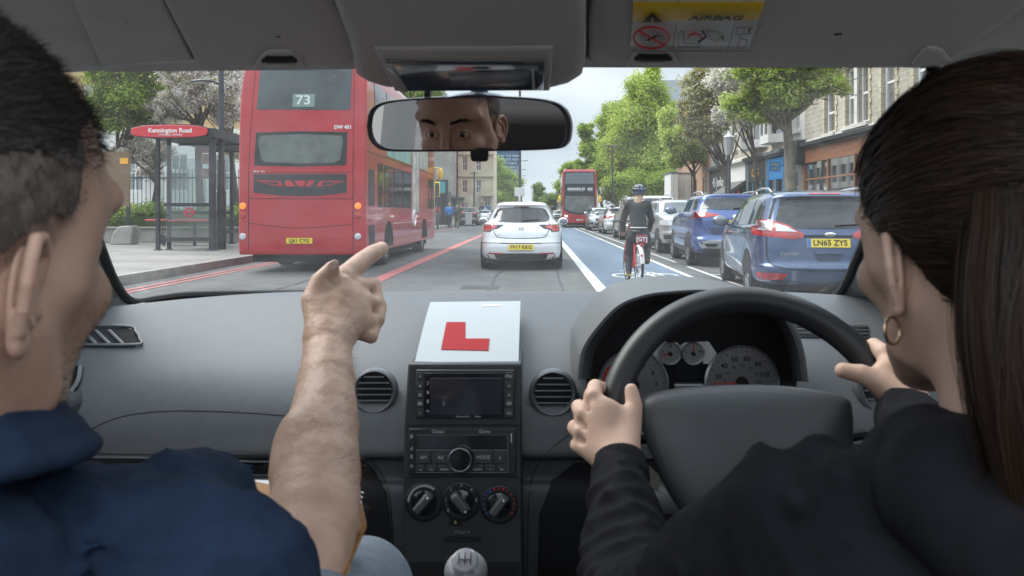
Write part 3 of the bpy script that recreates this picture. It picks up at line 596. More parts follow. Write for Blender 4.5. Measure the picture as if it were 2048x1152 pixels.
front(t, 40.6, 45, BLKP, (2.3, 3.4), n=3, fasm=BLKP, cornm=GRYP); sign(t, '45 Junko', 42.8, 2.85, .75, WHL, .95)
t = shop('orange brick corner building half hidden by street trees', 45, 56, 8, OB, [(a, c, a+1.1, c+1.9) for a in (46.2, 49, 51.5, 54) for c in (1.4, 4.6)], corn=.13, name='brick_building')
b = MB(); b.prism([(0, 0), (3.2, 2.6), (9, 2.6), (9, 0)], (FX, 45, 8.1), (1, 0, 0), (0, 0, 1), (0, 1, 0), 11); b.build('roof', SLATE, t)
t = thing('office_block', 'plain grey block rising above the trees on the right', 'building', (14, 110, 0), wc=True); CONC = mat('grey_cladding', (.42, .45, .5), .7, noise=.1, ns=.3)
b = MB(); wallgrid(b, (15, 110, 0), (1, 0, 0), (0, -1, 0), 22, 20, [(1.5+i*3, 12.5, 3.1+i*3, 14.4) for i in range(6)], .2); b.b2(15, 110.25, 0, 37, 120, 20); b.b2(14.9, 109.8, 16.2, 37.1, 109.99, 16.9); b.build('wall', CONC, t)
for i in range(6): window(t, (15, 110, 0), (1, 0, 0), (0, -1, 0), (1.5+i*3, 12.5, 3.1+i*3, 14.4), .2, room=False)
# left: house behind the shelter
t = thing('townhouse', 'orange brick house with white ground floor behind the bus shelter', 'building', (-30, 42, .16), wc=True)
UX = Vector((1, 0, 0)); NS = Vector((0, -1, 0)); o = Vector((-31, 42, .16)); b = MB(); xs = [-27.2, -24.6, -22.3, -19.9, -17.6]
ops = [(x+31-.02, 6.0, x+31+.85, 8.0) for x in xs]+[(x+31, 9.4, x+31+.85, 11) for x in xs]
wallgrid(b, Vector((-31, 42, 5.6)), UX, NS, 15, 8, [(a, c-5.44, d, e-5.44) for a, c, d, e in ops], .15); b.b2(-31, 42.3, 5.6, -16, 50, 13.5); b.build('wall', mat('ochre_brick', (.55, .37, .2), .9, noise=.15, ns=3), t)
b = MB(); g0 = [(x+31, 2.2, x+31+.95, 4.2) for x in xs]; wallgrid(b, Vector((-31, 42, .16)), UX, NS, 15, 5.44, g0, .15); b.b2(-31, 42.3, .16, -16, 50, 5.5); b.b2(-31.1, 41.85, 5.5, -15.9, 41.99, 5.72); b.build('ground_floor', WFR, t)
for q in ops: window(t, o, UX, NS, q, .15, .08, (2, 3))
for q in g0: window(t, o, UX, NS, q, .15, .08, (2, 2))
b = MB(); b.b2(-21.3, 41.2, 3.3, -19, 41.98, 3.5); b.build('porch', WFR, t)
t = thing('house', 'low pale house seen through the glass of the shelter', 'building', (-14, 47, .16), wc=True); b = MB(); q0 = [(1, 1.2, 2.1, 3), (3.2, 1.2, 4.3, 3), (5.4, 1.2, 6.5, 3), (1, 4.2, 2.1, 6), (3.2, 4.2, 4.3, 6), (5.4, 4.2, 6.5, 6)]
wallgrid(b, Vector((-21, 50, .16)), UX, NS, 9, 7, q0, .15); b.b2(-21, 50.3, .16, -12, 58, 7.1); b.build('wall', PALE, t)
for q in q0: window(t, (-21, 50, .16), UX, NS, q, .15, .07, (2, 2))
# concrete office along the left
t = thing('office_building', 'long grey concrete office with closely ribbed front, left of the road', 'building', (-14.4, 62, .16), wc=True); b = MB(); CR = mat('ribbed_concrete', (.48, .46, .42), .85, noise=.15, ns=.6)
ops = [(1+i*2.6, 1.2+3.3*j, 2.9+i*2.6, 3.2+3.3*j) for i in range(30) for j in range(1, 6)]
wallgrid(b, Vector((-14.4, 62, .16)), UY, Vector((1, 0, 0)), 80, 20, ops+[(1, .2, 79, 3.4)], .35); b.b2(-30, 62, .16, -14.8, 142, 20.1)
for i in range(31): b.b2(-14.4+.002, 62+i*2.6-.15+.1, 4, -14.05, 62+i*2.6+.15+.1, 20)
b.build('wall', CR, t)
b = MB(); ops2 = ops+[(1, .2, 79, 3.4)]
for a, c, d, e in ops2: b.add([(-14.72, 62+a, .16+c), (-14.72, 62+d, .16+c), (-14.72, 62+d, .16+e), (-14.72, 62+a, .16+e)], [(0, 1, 2, 3)])
b.build('window', glass('office_glass', (.2, .22, .24), .35), t)
b = MB(); b.b2(-14.7, 62, 3.55, -12.9, 142, 3.85); b.build('canopy', BLKP, t)
# stone corner building
t = thing('stone_building', 'ornate cream stone corner building with small balcony down the road', 'building', (-11, 140, .1), wc=True); CS = mat('cream_stone', (.6, .53, .4), .85, noise=.16, ns=.7); b = MB(); o = W(914, 424, 140); o.z = .1
ops = [(.9, 8.6, 1.9, 11.2), (3.4, 8.6, 4.4, 10.9), (.9, 4.6, 1.9, 6.9), (3.4, 4.6, 4.4, 6.9), (4.9, .6, 6.0, 3.8), (.7, .8, 2.1, 2.8), (.9, 12.4, 1.9, 14), (3.4, 12.4, 4.4, 14)]
wallgrid(b, o, UX, NS, 6.6, 15, ops, .25); b.b2(o.x, 140.3, 0, o.x+6.6, 152, 15.05); b.b2(o.x-.2, 139.6, 11.6, o.x+6.9, 139.99, 12); b.b2(o.x-.2, 139.7, 7.6, o.x+6.8, 139.99, 7.8); b.b2(o.x+4.2, 138.8, 4.1, o.x+6.7, 139.98, 4.3)
for x in (4.5, 6.3): b.cyl((o.x+x, 139.2, .1), (o.x+x, 139.2, 4.1), .16)
for i in range(9): b.cyl((o.x+4.3+i*.28, 138.9, 4.3), (o.x+4.3+i*.28, 138.9, 5.2), .06, n=6)
b.b2(o.x+4.2, 138.8, 5.2, o.x+6.7, 139, 5.35); b.build('wall', CS, t)
for q in ops: window(t, o, UX, NS, q, .25, .12, (2, 2))
# blue glass tower with advertising
t = thing('glass_tower', 'dark blue glass tower covered in pale writing behind the lamp column', 'building', (-8.5, 230, 0), wc=True); b = MB(); o = W(974, 372, 230); x1 = W(1038.5, 0, 230).x; top = W(0, 250, 230).z; TG = mat('blue_glass_tower', (.03, .1, .18), .15, .3, noise=.2, ns=.3)
b.b2(o.x, 230, 0, x1, 245, top); b.build('wall', TG, t)
for i, (s_, y_) in enumerate((('BY THE PARK', 312), ('TO LET NOW', 319), ('STUDIOS', 327), ('NEW SPACE', 335), ('WORKSHOPS', 341), ('AND OFFICES', 347))):
    text(s_, .95, mat('tower_lettering', (.6, .65, .7), .5), t, PM(W(1021, y_, 229.95), UX, (0, 0, 1)), 'lettering', .05)
b = MB()
for i in range(24): b.b2(o.x, 229.9, i*1.1, x1, 229.98, i*1.1+.08)
b.build('floor_band', mat('tower_band', (.1, .17, .22), .4), t)
t = thing('terrace', 'far grey terrace of houses closing the road on the right', 'building', (6, 190, 0), wc=True); b = MB(); b.prism([(0, 0), (0, 9), (3, 12), (8, 12), (8, 0)], (6.2, 175, 0), (1, 0, 0), (0, 0, 1), (0, 1, 0), 80); b.build('wall', PALE, t)
b = MB()
for i in range(20):
    for j in range(2): b.b2(6.13, 177+i*3.8, 2+3.2*j, 6.19, 178.3+i*3.8, 4+3.2*j)
b.build('window', GLZ, t); b = MB()
for i in range(5): b.b2(7.5, 180+i*15, 10, 8.5, 182+i*15, 13.4)
b.build('chimney', PALE, t)
t = thing('shed', 'small flat white building at the end of the road', 'building', (2, 240, 0), wc=True); b = MB(); b.b2(1.5, 240, 0, 13, 250, 3.8); b.b2(1.2, 239.7, 3.8, 13.3, 250, 4.1); b.build('wall', WFR, t); b = MB()
for i in range(5): b.b2(2.5+i*2, 239.9, .8, 3.7+i*2, 239.99, 2.8)
b.build('window', GLZ, t)
# white site cabins on the right pavement by the trees
for i, (x, y, w) in enumerate(((9.2, 50.5, .95), (8.68, 49.8, .48))):
    t = thing('site_cabin', ('wide', 'narrow')[i]+' white site cabin behind the parked cars', 'cabin', (x, y, .1), wc=True, group='site cabins'); b = MB(); b.b2(x, y, .13, x+w, y+2.4, 3.7)
    for k in range(int(w/.3)): b.b2(x+.1+k*.3, y-.03, .4, x+.16+k*.3, y-.001, 3.5)
    b.build('shell', WFR, t); b = MB(); b.b2(x-.05, y-.05, 3.71, x+w+.05, y+2.45, 3.8); b.build('roof', GRYP, t)
# ================================================================== VEHICLES
def paint(name, c, metal=.35, rough=.32): return mat(name, c, rough, metal, coat=1, noise=.04, ns=3)
TYRE = mat('tyre_rubber', (.018, .018, .019), .8, noise=.3, ns=20); RIMM = mat('alloy_rim', (.5, .51, .53), .3, .8); CGL = mat('car_window_glass', (.012, .017, .02), .05, 0, coat=.35, spec=.5, noise=.6, ns=2.5); BGL = mat('bus_window_glass', (.03, .045, .05), .06, coat=1, noise=.5, ns=1.2)
PLY = mat('yellow_plate', (.8, .6, .03), .4); PLW = mat('white_plate', (.75, .75, .72), .4); INK = mat('plate_ink', (.01, .01, .012), .5); GAP = mat('panel_gap', (.012, .012, .014), .8); CHR = mat('chrome', (.7, .7, .72), .12, 1)
BPL = mat('black_plastic', (.025, .026, .028), .55, noise=.1, ns=20); RLAMP = mat('red_lamp_lens', (.36, .008, .012), .12, coat=1, emit=(.8, .03, .02, .03), noise=.4, ns=14); WLAMP = mat('clear_lamp_lens', (.6, .62, .64), .1, .2, coat=1); OLAMP = mat('amber_lamp_lens', (.75, .2, .02), .15, coat=1, emit=(1, .3, .03, .35)); SIL = mat('silver_trim', (.5, .5, .51), .35, .6)
def stack(levels, per=4, K=112, D=99):
    """body shell from plan outlines stacked upwards: (z, half width, y rear, y front, squareness)"""
    P = [Vector((a[0], a[1], a[2])) for a in levels]; Q = [Vector((a[3], a[4], 0)) for a in levels]
    A, B = crv(P, per), crv(Q, per); th = np.linspace(0, 2*np.pi, K, endpoint=False); G_ = []
    for a, q in zip(A, B):
        z, X, yr = a; yf, n = q[0], max(2.2, q[1]); c, s = np.cos(th), np.sin(th)
        G_.append(np.stack([max(X, .01)*np.sign(c)*np.abs(c)**(2/n), (yr+yf)/2+np.sign(s)*((yf-yr)/2-min(D, (yf-yr)/2)*(1-np.abs(s)**(2/n))), np.full(K, z)], -1))
    b = MB(); b.grid(np.array(G_), close_v=True); b.f = [q[::-1] for q in b.f]
    k = len(b.v); b.v.append((0, (A[-1][2]+B[-1][0])/2, A[-1][0])); n0 = k-K; b.f += [(n0+i, n0+(i+1) % K, k) for i in range(K)]; b.m += [0]*K
    b.v.append((0, (A[0][2]+B[0][0])/2, A[0][0])); b.f += [((i+1) % K, i, k+1) for i in range(K)]; b.m += [0]*K
    return b
VIEW = {'rear': (0, 1, lambda a, b: ((a, -6, b), (0, 1, 0))), 'front': (0, 1, lambda a, b: ((a, 30, b), (0, -1, 0))), 'left': (1, 1, lambda a, b: ((-6, a, b), (1, 0, 0))), 'right': (1, 1, lambda a, b: ((6, a, b), (-1, 0, 0)))}
class Shell:
    def __init__(s, b): s.bvh = BVHTree.FromPolygons([Vector(v) for v in b.v], b.f)
    def hit(s, view, a, b, off):
        o, d = VIEW[view][2](a, b); h, n, _, _ = s.bvh.ray_cast(Vector(o), Vector(d))
        if h is None:
            h, n, _, _ = s.bvh.find_nearest(Vector(o)+Vector(d)*6)
            h = Vector((a, h.y, b)) if view in ('rear', 'front') else Vector((h.x, a, b))
        if n.dot(Vector(d)) > 0: n = -n
        return h+n*off
    def panel(s, par, name, m, view, poly, off=.006, rnd=0, rings=6, seg=6, thick=.012):
        P = [Vector(p) for p in poly]
        for _ in range(rnd):
            P = [q for i in range(len(P)) for q in (P[i].lerp(P[(i+1) % len(P)], .2), P[i].lerp(P[(i+1) % len(P)], .8))]
        seg = max(1, seg//(2**rnd)); B_ = [P[i].lerp(P[(i+1) % len(P)], k/seg) for i in range(len(P)) for k in range(seg)]; n = len(B_)
        c = sum(B_, Vector((0, 0)))/n; V = [s.hit(view, *c, off)]; Fc = []
        for r in range(1, rings+1): V += [s.hit(view, *(c.lerp(q, r/rings)), off) for q in B_]
        V += [s.hit(view, *q, -thick) for q in B_]
        flip = (sum(B_[i].x*B_[(i+1) % n].y-B_[(i+1) % n].x*B_[i].y for i in range(n)) < 0) != (view in ('front', 'left'))
        for i in range(n):
            j = (i+1) % n; Fc.append((0, 1+i, 1+j))
            for r in range(rings): Fc.append((1+r*n+i, 1+(r+1)*n+i, 1+(r+1)*n+j, 1+r*n+j))
        if flip: Fc = [q[::-1] for q in Fc]
        return MB().add(V, Fc).build(name, m, par, 50)
    def line(s, b, view, pts, w=.012, off=.004, smooth=True):
        P = crv([(*p, 0) for p in pts], 8) if smooth and len(pts) > 2 else [Vector((*p, 0)) for p in pts]
        if not smooth or len(pts) == 2: P = [P[i].lerp(P[i+1], k/8) for i in range(len(P)-1) for k in range(8)]+[P[-1]]
        V = []
        for i, p in enumerate(P):
            d = (P[min(i+1, len(P)-1)]-P[max(i-1, 0)]).normalized(); n = Vector((-d.y, d.x, 0))*w/2
            V += [s.hit(view, (p+n).x, (p+n).y, off), s.hit(view, (p-n).x, (p-n).y, off)]
        b.add(V, [(2*i, 2*i+1, 2*i+3, 2*i+2) for i in range(len(P)-1)])
WM = {}
def wheel(par, x, y, r, w, side, spokes=5, arch=None, name='wheel'):
    key = (round(r, 3), round(w, 3), spokes)
    if key not in WM:
        b = MB(); b.lathe([(r*.66, -w/2), (r*.9, -w/2), (r*.98, -w*.42), (r, -w*.25), (r, w*.25), (r*.98, w*.42), (r*.9, w/2), (r*.68, w/2), (r*.66, w*.42)], axis=(1, 0, 0), n=40); t = b.mesh('tyre')
        b = MB(); b.lathe([(r*.67, -w*.3), (r*.67, w*.44), (r*.62, w*.44), (r*.6, w*.3), (r*.58, w*.1), (r*.02, w*.1)], axis=(1, 0, 0), n=40)
        for i in range(spokes):
            q = 2*math.pi*i/spokes
            for dq in (-.13, .13): b.tube([(w*.36, r*.12*math.cos(q), r*.12*math.sin(q)), (w*.4, r*.62*math.cos(q+dq), r*.62*math.sin(q+dq))], [r*.05, r*.04], 6, flat=.6)
        b.lathe([(r*.14, w*.1), (r*.14, w*.4), (r*.1, w*.44), (0, w*.44)], axis=(1, 0, 0), n=20); m = b.mesh('rim')
        for me, mm in ((t, TYRE), (m, RIMM)):
            me.polygons.foreach_set('use_smooth', [True]*len(me.polygons)); me.set_sharp_from_angle(angle=.7); me.materials.append(mm)
        WM[key] = (t, m)
    t, m = WM[key]; o = bpy.data.objects.new(name, t); SC.collection.objects.link(o); o.parent = par; o.location = (x-side*w/2, y, r)
    if side < 0: o.rotation_euler = (0, 0, math.pi)
    c = bpy.data.objects.new('rim', m); SC.collection.objects.link(c); c.parent = o
    return o
def arches(sh, par, ys, r, xh, zm=.27):
    for y in ys:
        for v in ('left', 'right'):
            sh.panel(par, 'wheel_arch', GAP, v, [(y+r*1.17*math.cos(q), max(zm, r+r*1.17*math.sin(q))) for q in np.linspace(-.45, math.pi+.45, 22)], .004, seg=1, rings=4, thick=.03)
def mirror(par, x, y, z, side, m, s=1., housing=None):
    b = MB(); b.sphere((x+side*.13*s, y, z), (.12*s, .07*s, .085*s), 16, 10); b.cyl((x, y, z-.05*s), (x+side*.1*s, y, z-.03*s), .022*s)
    o = b.build('wing_mirror', m, par)
    b = MB(); b.lathe([(0, 0), (.075*s, .0)], c=(x+side*.13*s, y-.066*s, z), axis=(0, -1, 0), n=20); 
    b = MB(); b.sphere((x+side*.13*s, y-.05*s, z), (.098*s, .025*s, .066*s), 16, 8); b.build('mirror_glass', mat('mirror_lens', (.2, .22, .25), .25, .4), o); return o
def plate(par, sh, view, x, z, s, m=PLY, w=.52, h=.112, eu=False, off=.02):
    c = sh.hit(view, x, z, 0); up = sh.hit(view, x, z+h*.7, 0); v = Vector((0, (up.y-c.y), up.z-c.z)).normalized(); u = Vector((1 if view == 'rear' else -1, 0, 0)); n = u.cross(v)
    c = c+n*off; M_ = PM(c, u, v); b = MB(); b.box((0, 0, -.006), (w, h, .012)); b.xf(M_); o = b.build('number_plate', m, par)
    if eu: b = MB(); b.box((-w/2+.025, 0, .001), (.045, h-.004, .004)); b.xf(M_); b.build('country_band', mat('plate_blue', (.02, .15, .5), .4), o)
    text(s, h*.92, INK, o, PM(c+n*.003+u*(.02 if eu else 0), u, v), 'lettering', .003, bold=.0018, xs=.98 if len(s) > 7 else 1.02); return o
def car(name, label, loc, rz, cat, lv, pm, wb, wr, ww, X, group=None, spokes=5):
    t = thing(name, label, cat, loc, rz, group); b = stack(lv); sh = Shell(b); b.build('body', pm, t, 60); arches(sh, t, wb, wr, X)
    for y in wb:
        for s_ in (-1, 1): wheel(t, s_*(X+.005), y, wr, ww, s_, spokes)
    # underbody
    u = MB(); u.b2(-X+.12, wb[0]-.5, .16, X-.12, wb[1]+.5, .3)
    for y in wb: u.cyl((-X+.2, y, wr), (X-.2, y, wr), .05)
    u.build('underbody', GAP, t); return t, sh
def hatch_levels(Ht=1.44, X=.88, L=4.35):
    return [(.2, X-.12, .2, L-.25, 5), (.24, X-.03, .07, L-.1, 6), (.36, X, .01, L-.02, 6.5), (.52, X, -.01, L, 6.5), (.66, X-.005, .04, L-.02, 6.5), (.8, X, .07, L-.1, 6), (.92, X-.02, .13, L-.35, 5.5), (.99, X-.07, .18, L-1.1, 5), (1.04, X-.13, .22, L-1.25, 4.6),
            (1.17, X-.2, .32, L-1.55, 4.4), (1.3, X-.27, .4, L-1.85, 4.3), (Ht-.06, X-.32, .36, L-2.05, 4.4), (Ht-.015, X-.4, .5, L-2.2, 4), (Ht+.01, X-.6, .9, L-2.5, 3.2), (Ht+.02, .05, 1.6, L-2.6, 2.5)]
# ---- white hatchback ahead
WP = paint('white_car_paint', (.78, .79, .8), 0, .3)
t, sh = car('hatchback', 'white hatchback driving straight ahead in the same lane', (-.31, 16.05, 0), 0, 'car', hatch_levels(), WP, (.72, 3.4), .32, .22, .87)
sh.panel(t, 'rear_window', CGL, 'rear', [(-.5, 1.3), (-.25, 1.315), (.25, 1.315), (.5, 1.3), (.6, 1.1), (.58, 1.03), (.45, 1.005), (0, .995), (-.45, 1.005), (-.58, 1.03), (-.6, 1.1)], .008, 1)
sh.panel(t, 'brake_light', mat('dark_red_lens', (.1, .01, .01), .2), 'rear', [(-.16, 1.322), (.16, 1.322), (.16, 1.338), (-.16, 1.338)], .01, rings=2)
b = MB()
for v in ([(-.575, 1.02), (-.6, .9), (-.54, .76), (-.45, .69), (0, .67), (.45, .69), (.54, .76), (.6, .9), (.575, 1.02)],): sh.line(b, 'rear', v, .014)
for s_ in (-1, 1): sh.line(b, 'rear', [(s_*.86, .57), (s_*.6, .575), (s_*.42, .57)], .012)
sh.line(b, 'rear', [(-.42, .57), (0, .565), (.42, .57)], .02); b.build('panel_gaps', GAP, t, None)
for s_ in (-1, 1):
    o = sh.panel(t, 'tail_light', BPL, 'rear', [(s_*.36, .952), (s_*.79, .955), (s_*.8, .9), (s_*.8, .81), (s_*.64, .8), (s_*.6, .85), (s_*.48, .87)], .008, 0)
    sh.panel(o, 'lens', RLAMP, 'rear', [(s_*.5, .935), (s_*.78, .94), (s_*.785, .82), (s_*.66, .815), (s_*.62, .86), (s_*.52, .885)], .014, 0)
    sh.panel(t, 'reflector', RLAMP, 'rear', [(s_*.38, .37), (s_*.68, .375), (s_*.68, .35), (s_*.38, .345)], .012, rings=2)
    mirror(t, s_*.84, 2.75, 1.0, s_, WP); wp = sh
sh.panel(t, 'diffuser', BPL, 'rear', [(-.72, .35), (-.4, .36), (.4, .36), (.72, .35), (.66, .235), (-.66, .235)], .006, rings=4)
plate(t, sh, 'rear', 0, .485, 'FV17 KKG'); c = sh.hit('rear', 0, .86, .01); b = MB(); b.torus(c, .048, .008, (0, -1, .1), 28, 8); b.tube([c+Vector((-.03, -.006, .025)), c+Vector((0, -.006, -.012)), c+Vector((.03, -.006, .02))], .007, 6); b.build('badge', CHR, t)
b = MB(); b.sphere((0, .8, 1.44), (.03, .05, .02), 10, 6); b.cyl((0, .8, 1.45), (0, .95, 1.62), .006, .003, 6); b.build('aerial', BPL, t)
b = MB(); p = [sh.hit('rear', x_, z_, .02) for x_, z_ in ((.03, 1.02), (.2, 1.045), (.38, 1.05))]; b.tube(p, .011, 6); b.build('rear_wiper', BPL, t)
text('hatch', .05, SIL, t, PM(sh.hit('rear', -.45, .74, .003), (1, 0, 0), (0, 0, 1)), 'lettering', .002); text('cdti', .045, SIL, t, PM(sh.hit('rear', .48, .74, .003), (1, 0, 0), (0, 0, 1)), 'lettering', .002)
b = MB(); b.b2(-.05, .3, .2, .12, .5, .27); b.build('exhaust', BPL, t)
for s_ in (-1, 1):
    v = 'left' if s_ < 0 else 'right'
    sh.panel(t, 'side_window', CGL, v, [(.75, 1.12), (.9, 1.3), (1.9, 1.34), (2.6, 1.15), (2.9, 1.03), (1, 1.03)], .006, 1)
# ---- blue people carrier, parked, nearest
BP1 = paint('slate_blue_paint', (.042, .076, .16), .45, .3); X = .9
lv = [(.24, .76, .22, 4.25, 5), (.28, .87, .06, 4.4, 6), (.4, .9, .0, 4.5, 7), (.5, .905, -.02, 4.5, 7), (.56, .9, .03, 4.48, 7), (.75, .9, .05, 4.42, 7), (.9, .895, .07, 4.25, 6.5), (1.0, .88, .1, 3.9, 6), (1.05, .85, .12, 3.5, 5.5), (1.2, .8, .19, 3.1, 5.4), (1.36, .74, .25, 2.75, 5.4), (1.44, .69, .24, 2.55, 5), (1.49, .62, .35, 2.4, 4.5), (1.52, .4, .7, 2.0, 3.5), (1.53, .05, 1.2, 1.8, 2.5)]
t, sh = car('people_carrier', 'slate blue people carrier parked nearest beside the cycle lane', (3.78, 9.95, 0), math.radians(-6.5), 'car', lv, BP1, (.95, 3.73), .325, .22, .895, spokes=5)
sh.panel(t, 'rear_window', CGL, 'rear', [(-.62, 1.41), (-.3, 1.425), (.3, 1.425), (.62, 1.41), (.73, 1.05), (.5, 1.01), (0, .995), (-.5, 1.01), (-.73, 1.05)], .008)
for s_ in (-1, 1):
    o = sh.panel(t, 'tail_light', RLAMP, 'rear', [(s_*.86, 1.115), (s_*.7, 1.12), (s_*.5, 1.05), (s_*.3, .93), (s_*.33, .88), (s_*.45, .865), (s_*.87, .91)], .012)
    sh.panel(o, 'clear_lens', WLAMP, 'rear', [(s_*.81, 1.095), (s_*.7, 1.1), (s_*.68, .97), (s_*.82, .98)], .018, rings=3); sh.panel(o, 'clear_lens', WLAMP, 'rear', [(s_*.64, 1.07), (s_*.5, 1.02), (s_*.38, .955), (s_*.64, .965)], .018, rings=3)
    v = 'left' if s_ < 0 else 'right'
    sh.panel(o, 'side_lens', RLAMP, v, [(.24, 1.1), (.4, 1.08), (.42, .94), (.22, .92)], .01, rings=3)
    sh.panel(t, 'reflector', RLAMP, 'rear', [(s_*.86, .42), (s_*.52, .42), (s_*.58, .34), (s_*.84, .335)], .012, rings=3)
    sh.panel(t, 'side_window', CGL, v, [(.5, 1.08), (.52, 1.3), (.75, 1.38), (1.02, 1.4), (1.02, 1.04)], .006)
    sh.panel(t, 'side_window', CGL, v, [(1.1, 1.04), (1.1, 1.4), (2.0, 1.4), (2.0, 1.02)], .006); sh.panel(t, 'side_window', CGL, v, [(2.08, 1.02), (2.08, 1.4), (2.5, 1.34), (3.1, 1.06), (3.0, 1.02)], .006)
    b = MB(); sh.line(b, v, [(2.04, 1.02), (2.04, .6), (2.0, .38)], .012); sh.line(b, v, [(1.06, 1.03), (1.1, .8), (1.35, .6), (1.4, .38)], .012); sh.line(b, v, [(3.1, 1.0), (3.15, .7), (3.1, .38)], .012); sh.line(b, v, [(.5, .99), (1.1, .985)], .03); b.build('door_gaps', GAP, t, None)
    for y in (1.2, 2.2): c = sh.hit(v, y, .93, .02); b = MB(); b.tube([c+Vector((-.0*s_, -.09, 0)), c+Vector((.012*s_, 0, .005)), c+Vector((0, .09, 0))], .014, 8); b.build('door_handle', BP1, t)
    mirror(t, s_*.86, 3.0, 1.07, s_, BP1, 1.15)
    b = MB(); b.tube(crv([(s_*.64, .45, 1.48), (s_*.65, .7, 1.545), (s_*.64, 1.5, 1.55), (s_*.6, 2.3, 1.5)], 5), .018, 8); b.build('roof_rail', CHR, t)
b = MB(); sh.line(b, 'rear', [(-.74, 1.1), (-.76, .8), (-.74, .58), (-.62, .5), (-.3, .47), (0, .465), (.3, .47), (.62, .5), (.74, .58), (.76, .8), (.74, 1.1)], .014); sh.line(b, 'rear', [(-.3, .9), (0, .905), (.3, .9)], .03); sh.line(b, 'rear', [(-.86, .4), (-.5, .3), (0, .27), (.5, .3), (.86, .4)], .05); b.build('panel_gaps', GAP, t, None)
plate(t, sh, 'rear', 0, .815, 'LN65 ZYS', eu=True, w=.54); c = sh.hit('rear', .03, .925, .008)
b = MB(); b.sphere(c, (.07, .012, .03), 24, 8); b.build('badge', CHR, t); text('Ford', .036, mat('badge_blue', (.02, .04, .15), .3), t, PM(c+Vector((0, -.014, 0)), (1, 0, 0), (0, 0, 1)), 'lettering', .003, shear=.4)
b = MB(); sh.line(b, 'rear', [(-.17, .69), (0, .7), (.17, .69)], .04, .02); b.build('boot_handle', BP1, t); sh.panel(t, 'handle_recess', mat('recess_blue', (.03, .045, .085), .4), 'rear', [(-.19, .68), (.19, .68), (.13, .58), (-.13, .58)], .005, rings=3)
text('S-gamze', .07, CHR, t, PM(sh.hit('rear', -.5, .68, .004), (1, 0, 0), (0, 0, 1)), 'lettering', .003, shear=.5)
b = MB(); b.tube([sh.hit('rear', .1, 1.04, .02), sh.hit('rear', .35, 1.05, .03), sh.hit('rear', .7, 1.02, .02)], [.022, .014, .01], 6, flat=.6); b.build('rear_wiper', BPL, t)
sh.panel(t, 'brake_light', RLAMP, 'rear', [(-.2, 1.452), (.2, 1.452), (.2, 1.466), (-.2, 1.466)], .008, rings=2); b = MB(); b.cyl((.1, .7, 1.53), (.1, .8, 1.68), .008, .004, 6); b.build('aerial', BPL, t)
# ---- SUV shape
def suv_levels(Ht=1.64, X=.92, L=4.4): return [(.26, X-.14, .25, L-.3, 5), (.3, X-.04, .1, L-.1, 6), (.45, X, .02, L, 6.5), (.6, X, -.01, L+.02, 6.5), (.7, X-.02, .05, L, 6.5), (.9, X-.01, .08, L-.03, 6.5), (1.08, X-.03, .1, L-.15, 6), (1.17, X-.06, .16, L-.9, 5.4), (1.24, X-.1, .22, L-1.15, 5), (1.4, X-.17, .34, L-1.5, 4.8), (Ht-.1, X-.22, .4, L-1.8, 4.8), (Ht-.03, X-.3, .42, L-2.0, 4.4), (Ht+.0, X-.5, .7, L-2.3, 3.6), (Ht+.01, .05, 1.3, L-2.6, 2.5)]
def suv_sides(t, sh, pm, Ht=1.64, L=4.4, X=.92):
    for s_ in (-1, 1):
        v = 'left' if s_ < 0 else 'right'; z0, z1 = Ht-.42, Ht-.12
        sh.panel(t, 'side_window', CGL, v, [(.62, z0+.08), (.85, z1), (1.2, z1+.02), (1.2, z0)], .006); sh.panel(t, 'side_window', CGL, v, [(1.27, z0), (1.27, z1+.02), (2.05, z1+.02), (2.05, z0)], .006)
        sh.panel(t, 'side_window', CGL, v, [(2.12, z0), (2.12, z1+.02), (2.4, z1), (3.05, z0)], .006)
        b = MB(); sh.line(b, v, [(2.08, z0), (2.08, .7), (2.05, .42)], .012); sh.line(b, v, [(1.24, z0), (1.25, .8), (1.4, .42)], .012); sh.line(b, v, [(3.1, z0-.05), (3.15, .6), (3.1, .42)], .012); b.build('door_gaps', GAP, t, None)
        b = MB(); sh.line(b, v, [(.35, .4), (2.2, .36), (L-.35, .4)], .1, .01, False); b.build('sill_trim', BPL, t, None)
        for y in (1.4, 2.25): c = sh.hit(v, y, z0-.14, .02); b = MB(); b.tube([c+Vector((0, -.09, 0)), c+Vector((.012*s_, 0, .005)), c+Vector((0, .09, 0))], .013, 8); b.build('door_handle', pm, t)
        mirror(t, s_*(X-.05), L-1.4, z0+.04, s_, pm, 1.2); b = MB(); b.tube(crv([(s_*.6, .6, Ht-.05), (s_*.62, .8, Ht+.035), (s_*.6, 1.8, Ht+.04), (s_*.56, 2.3, Ht-.02)], 5), .018, 8); b.build('roof_rail', SIL, t)
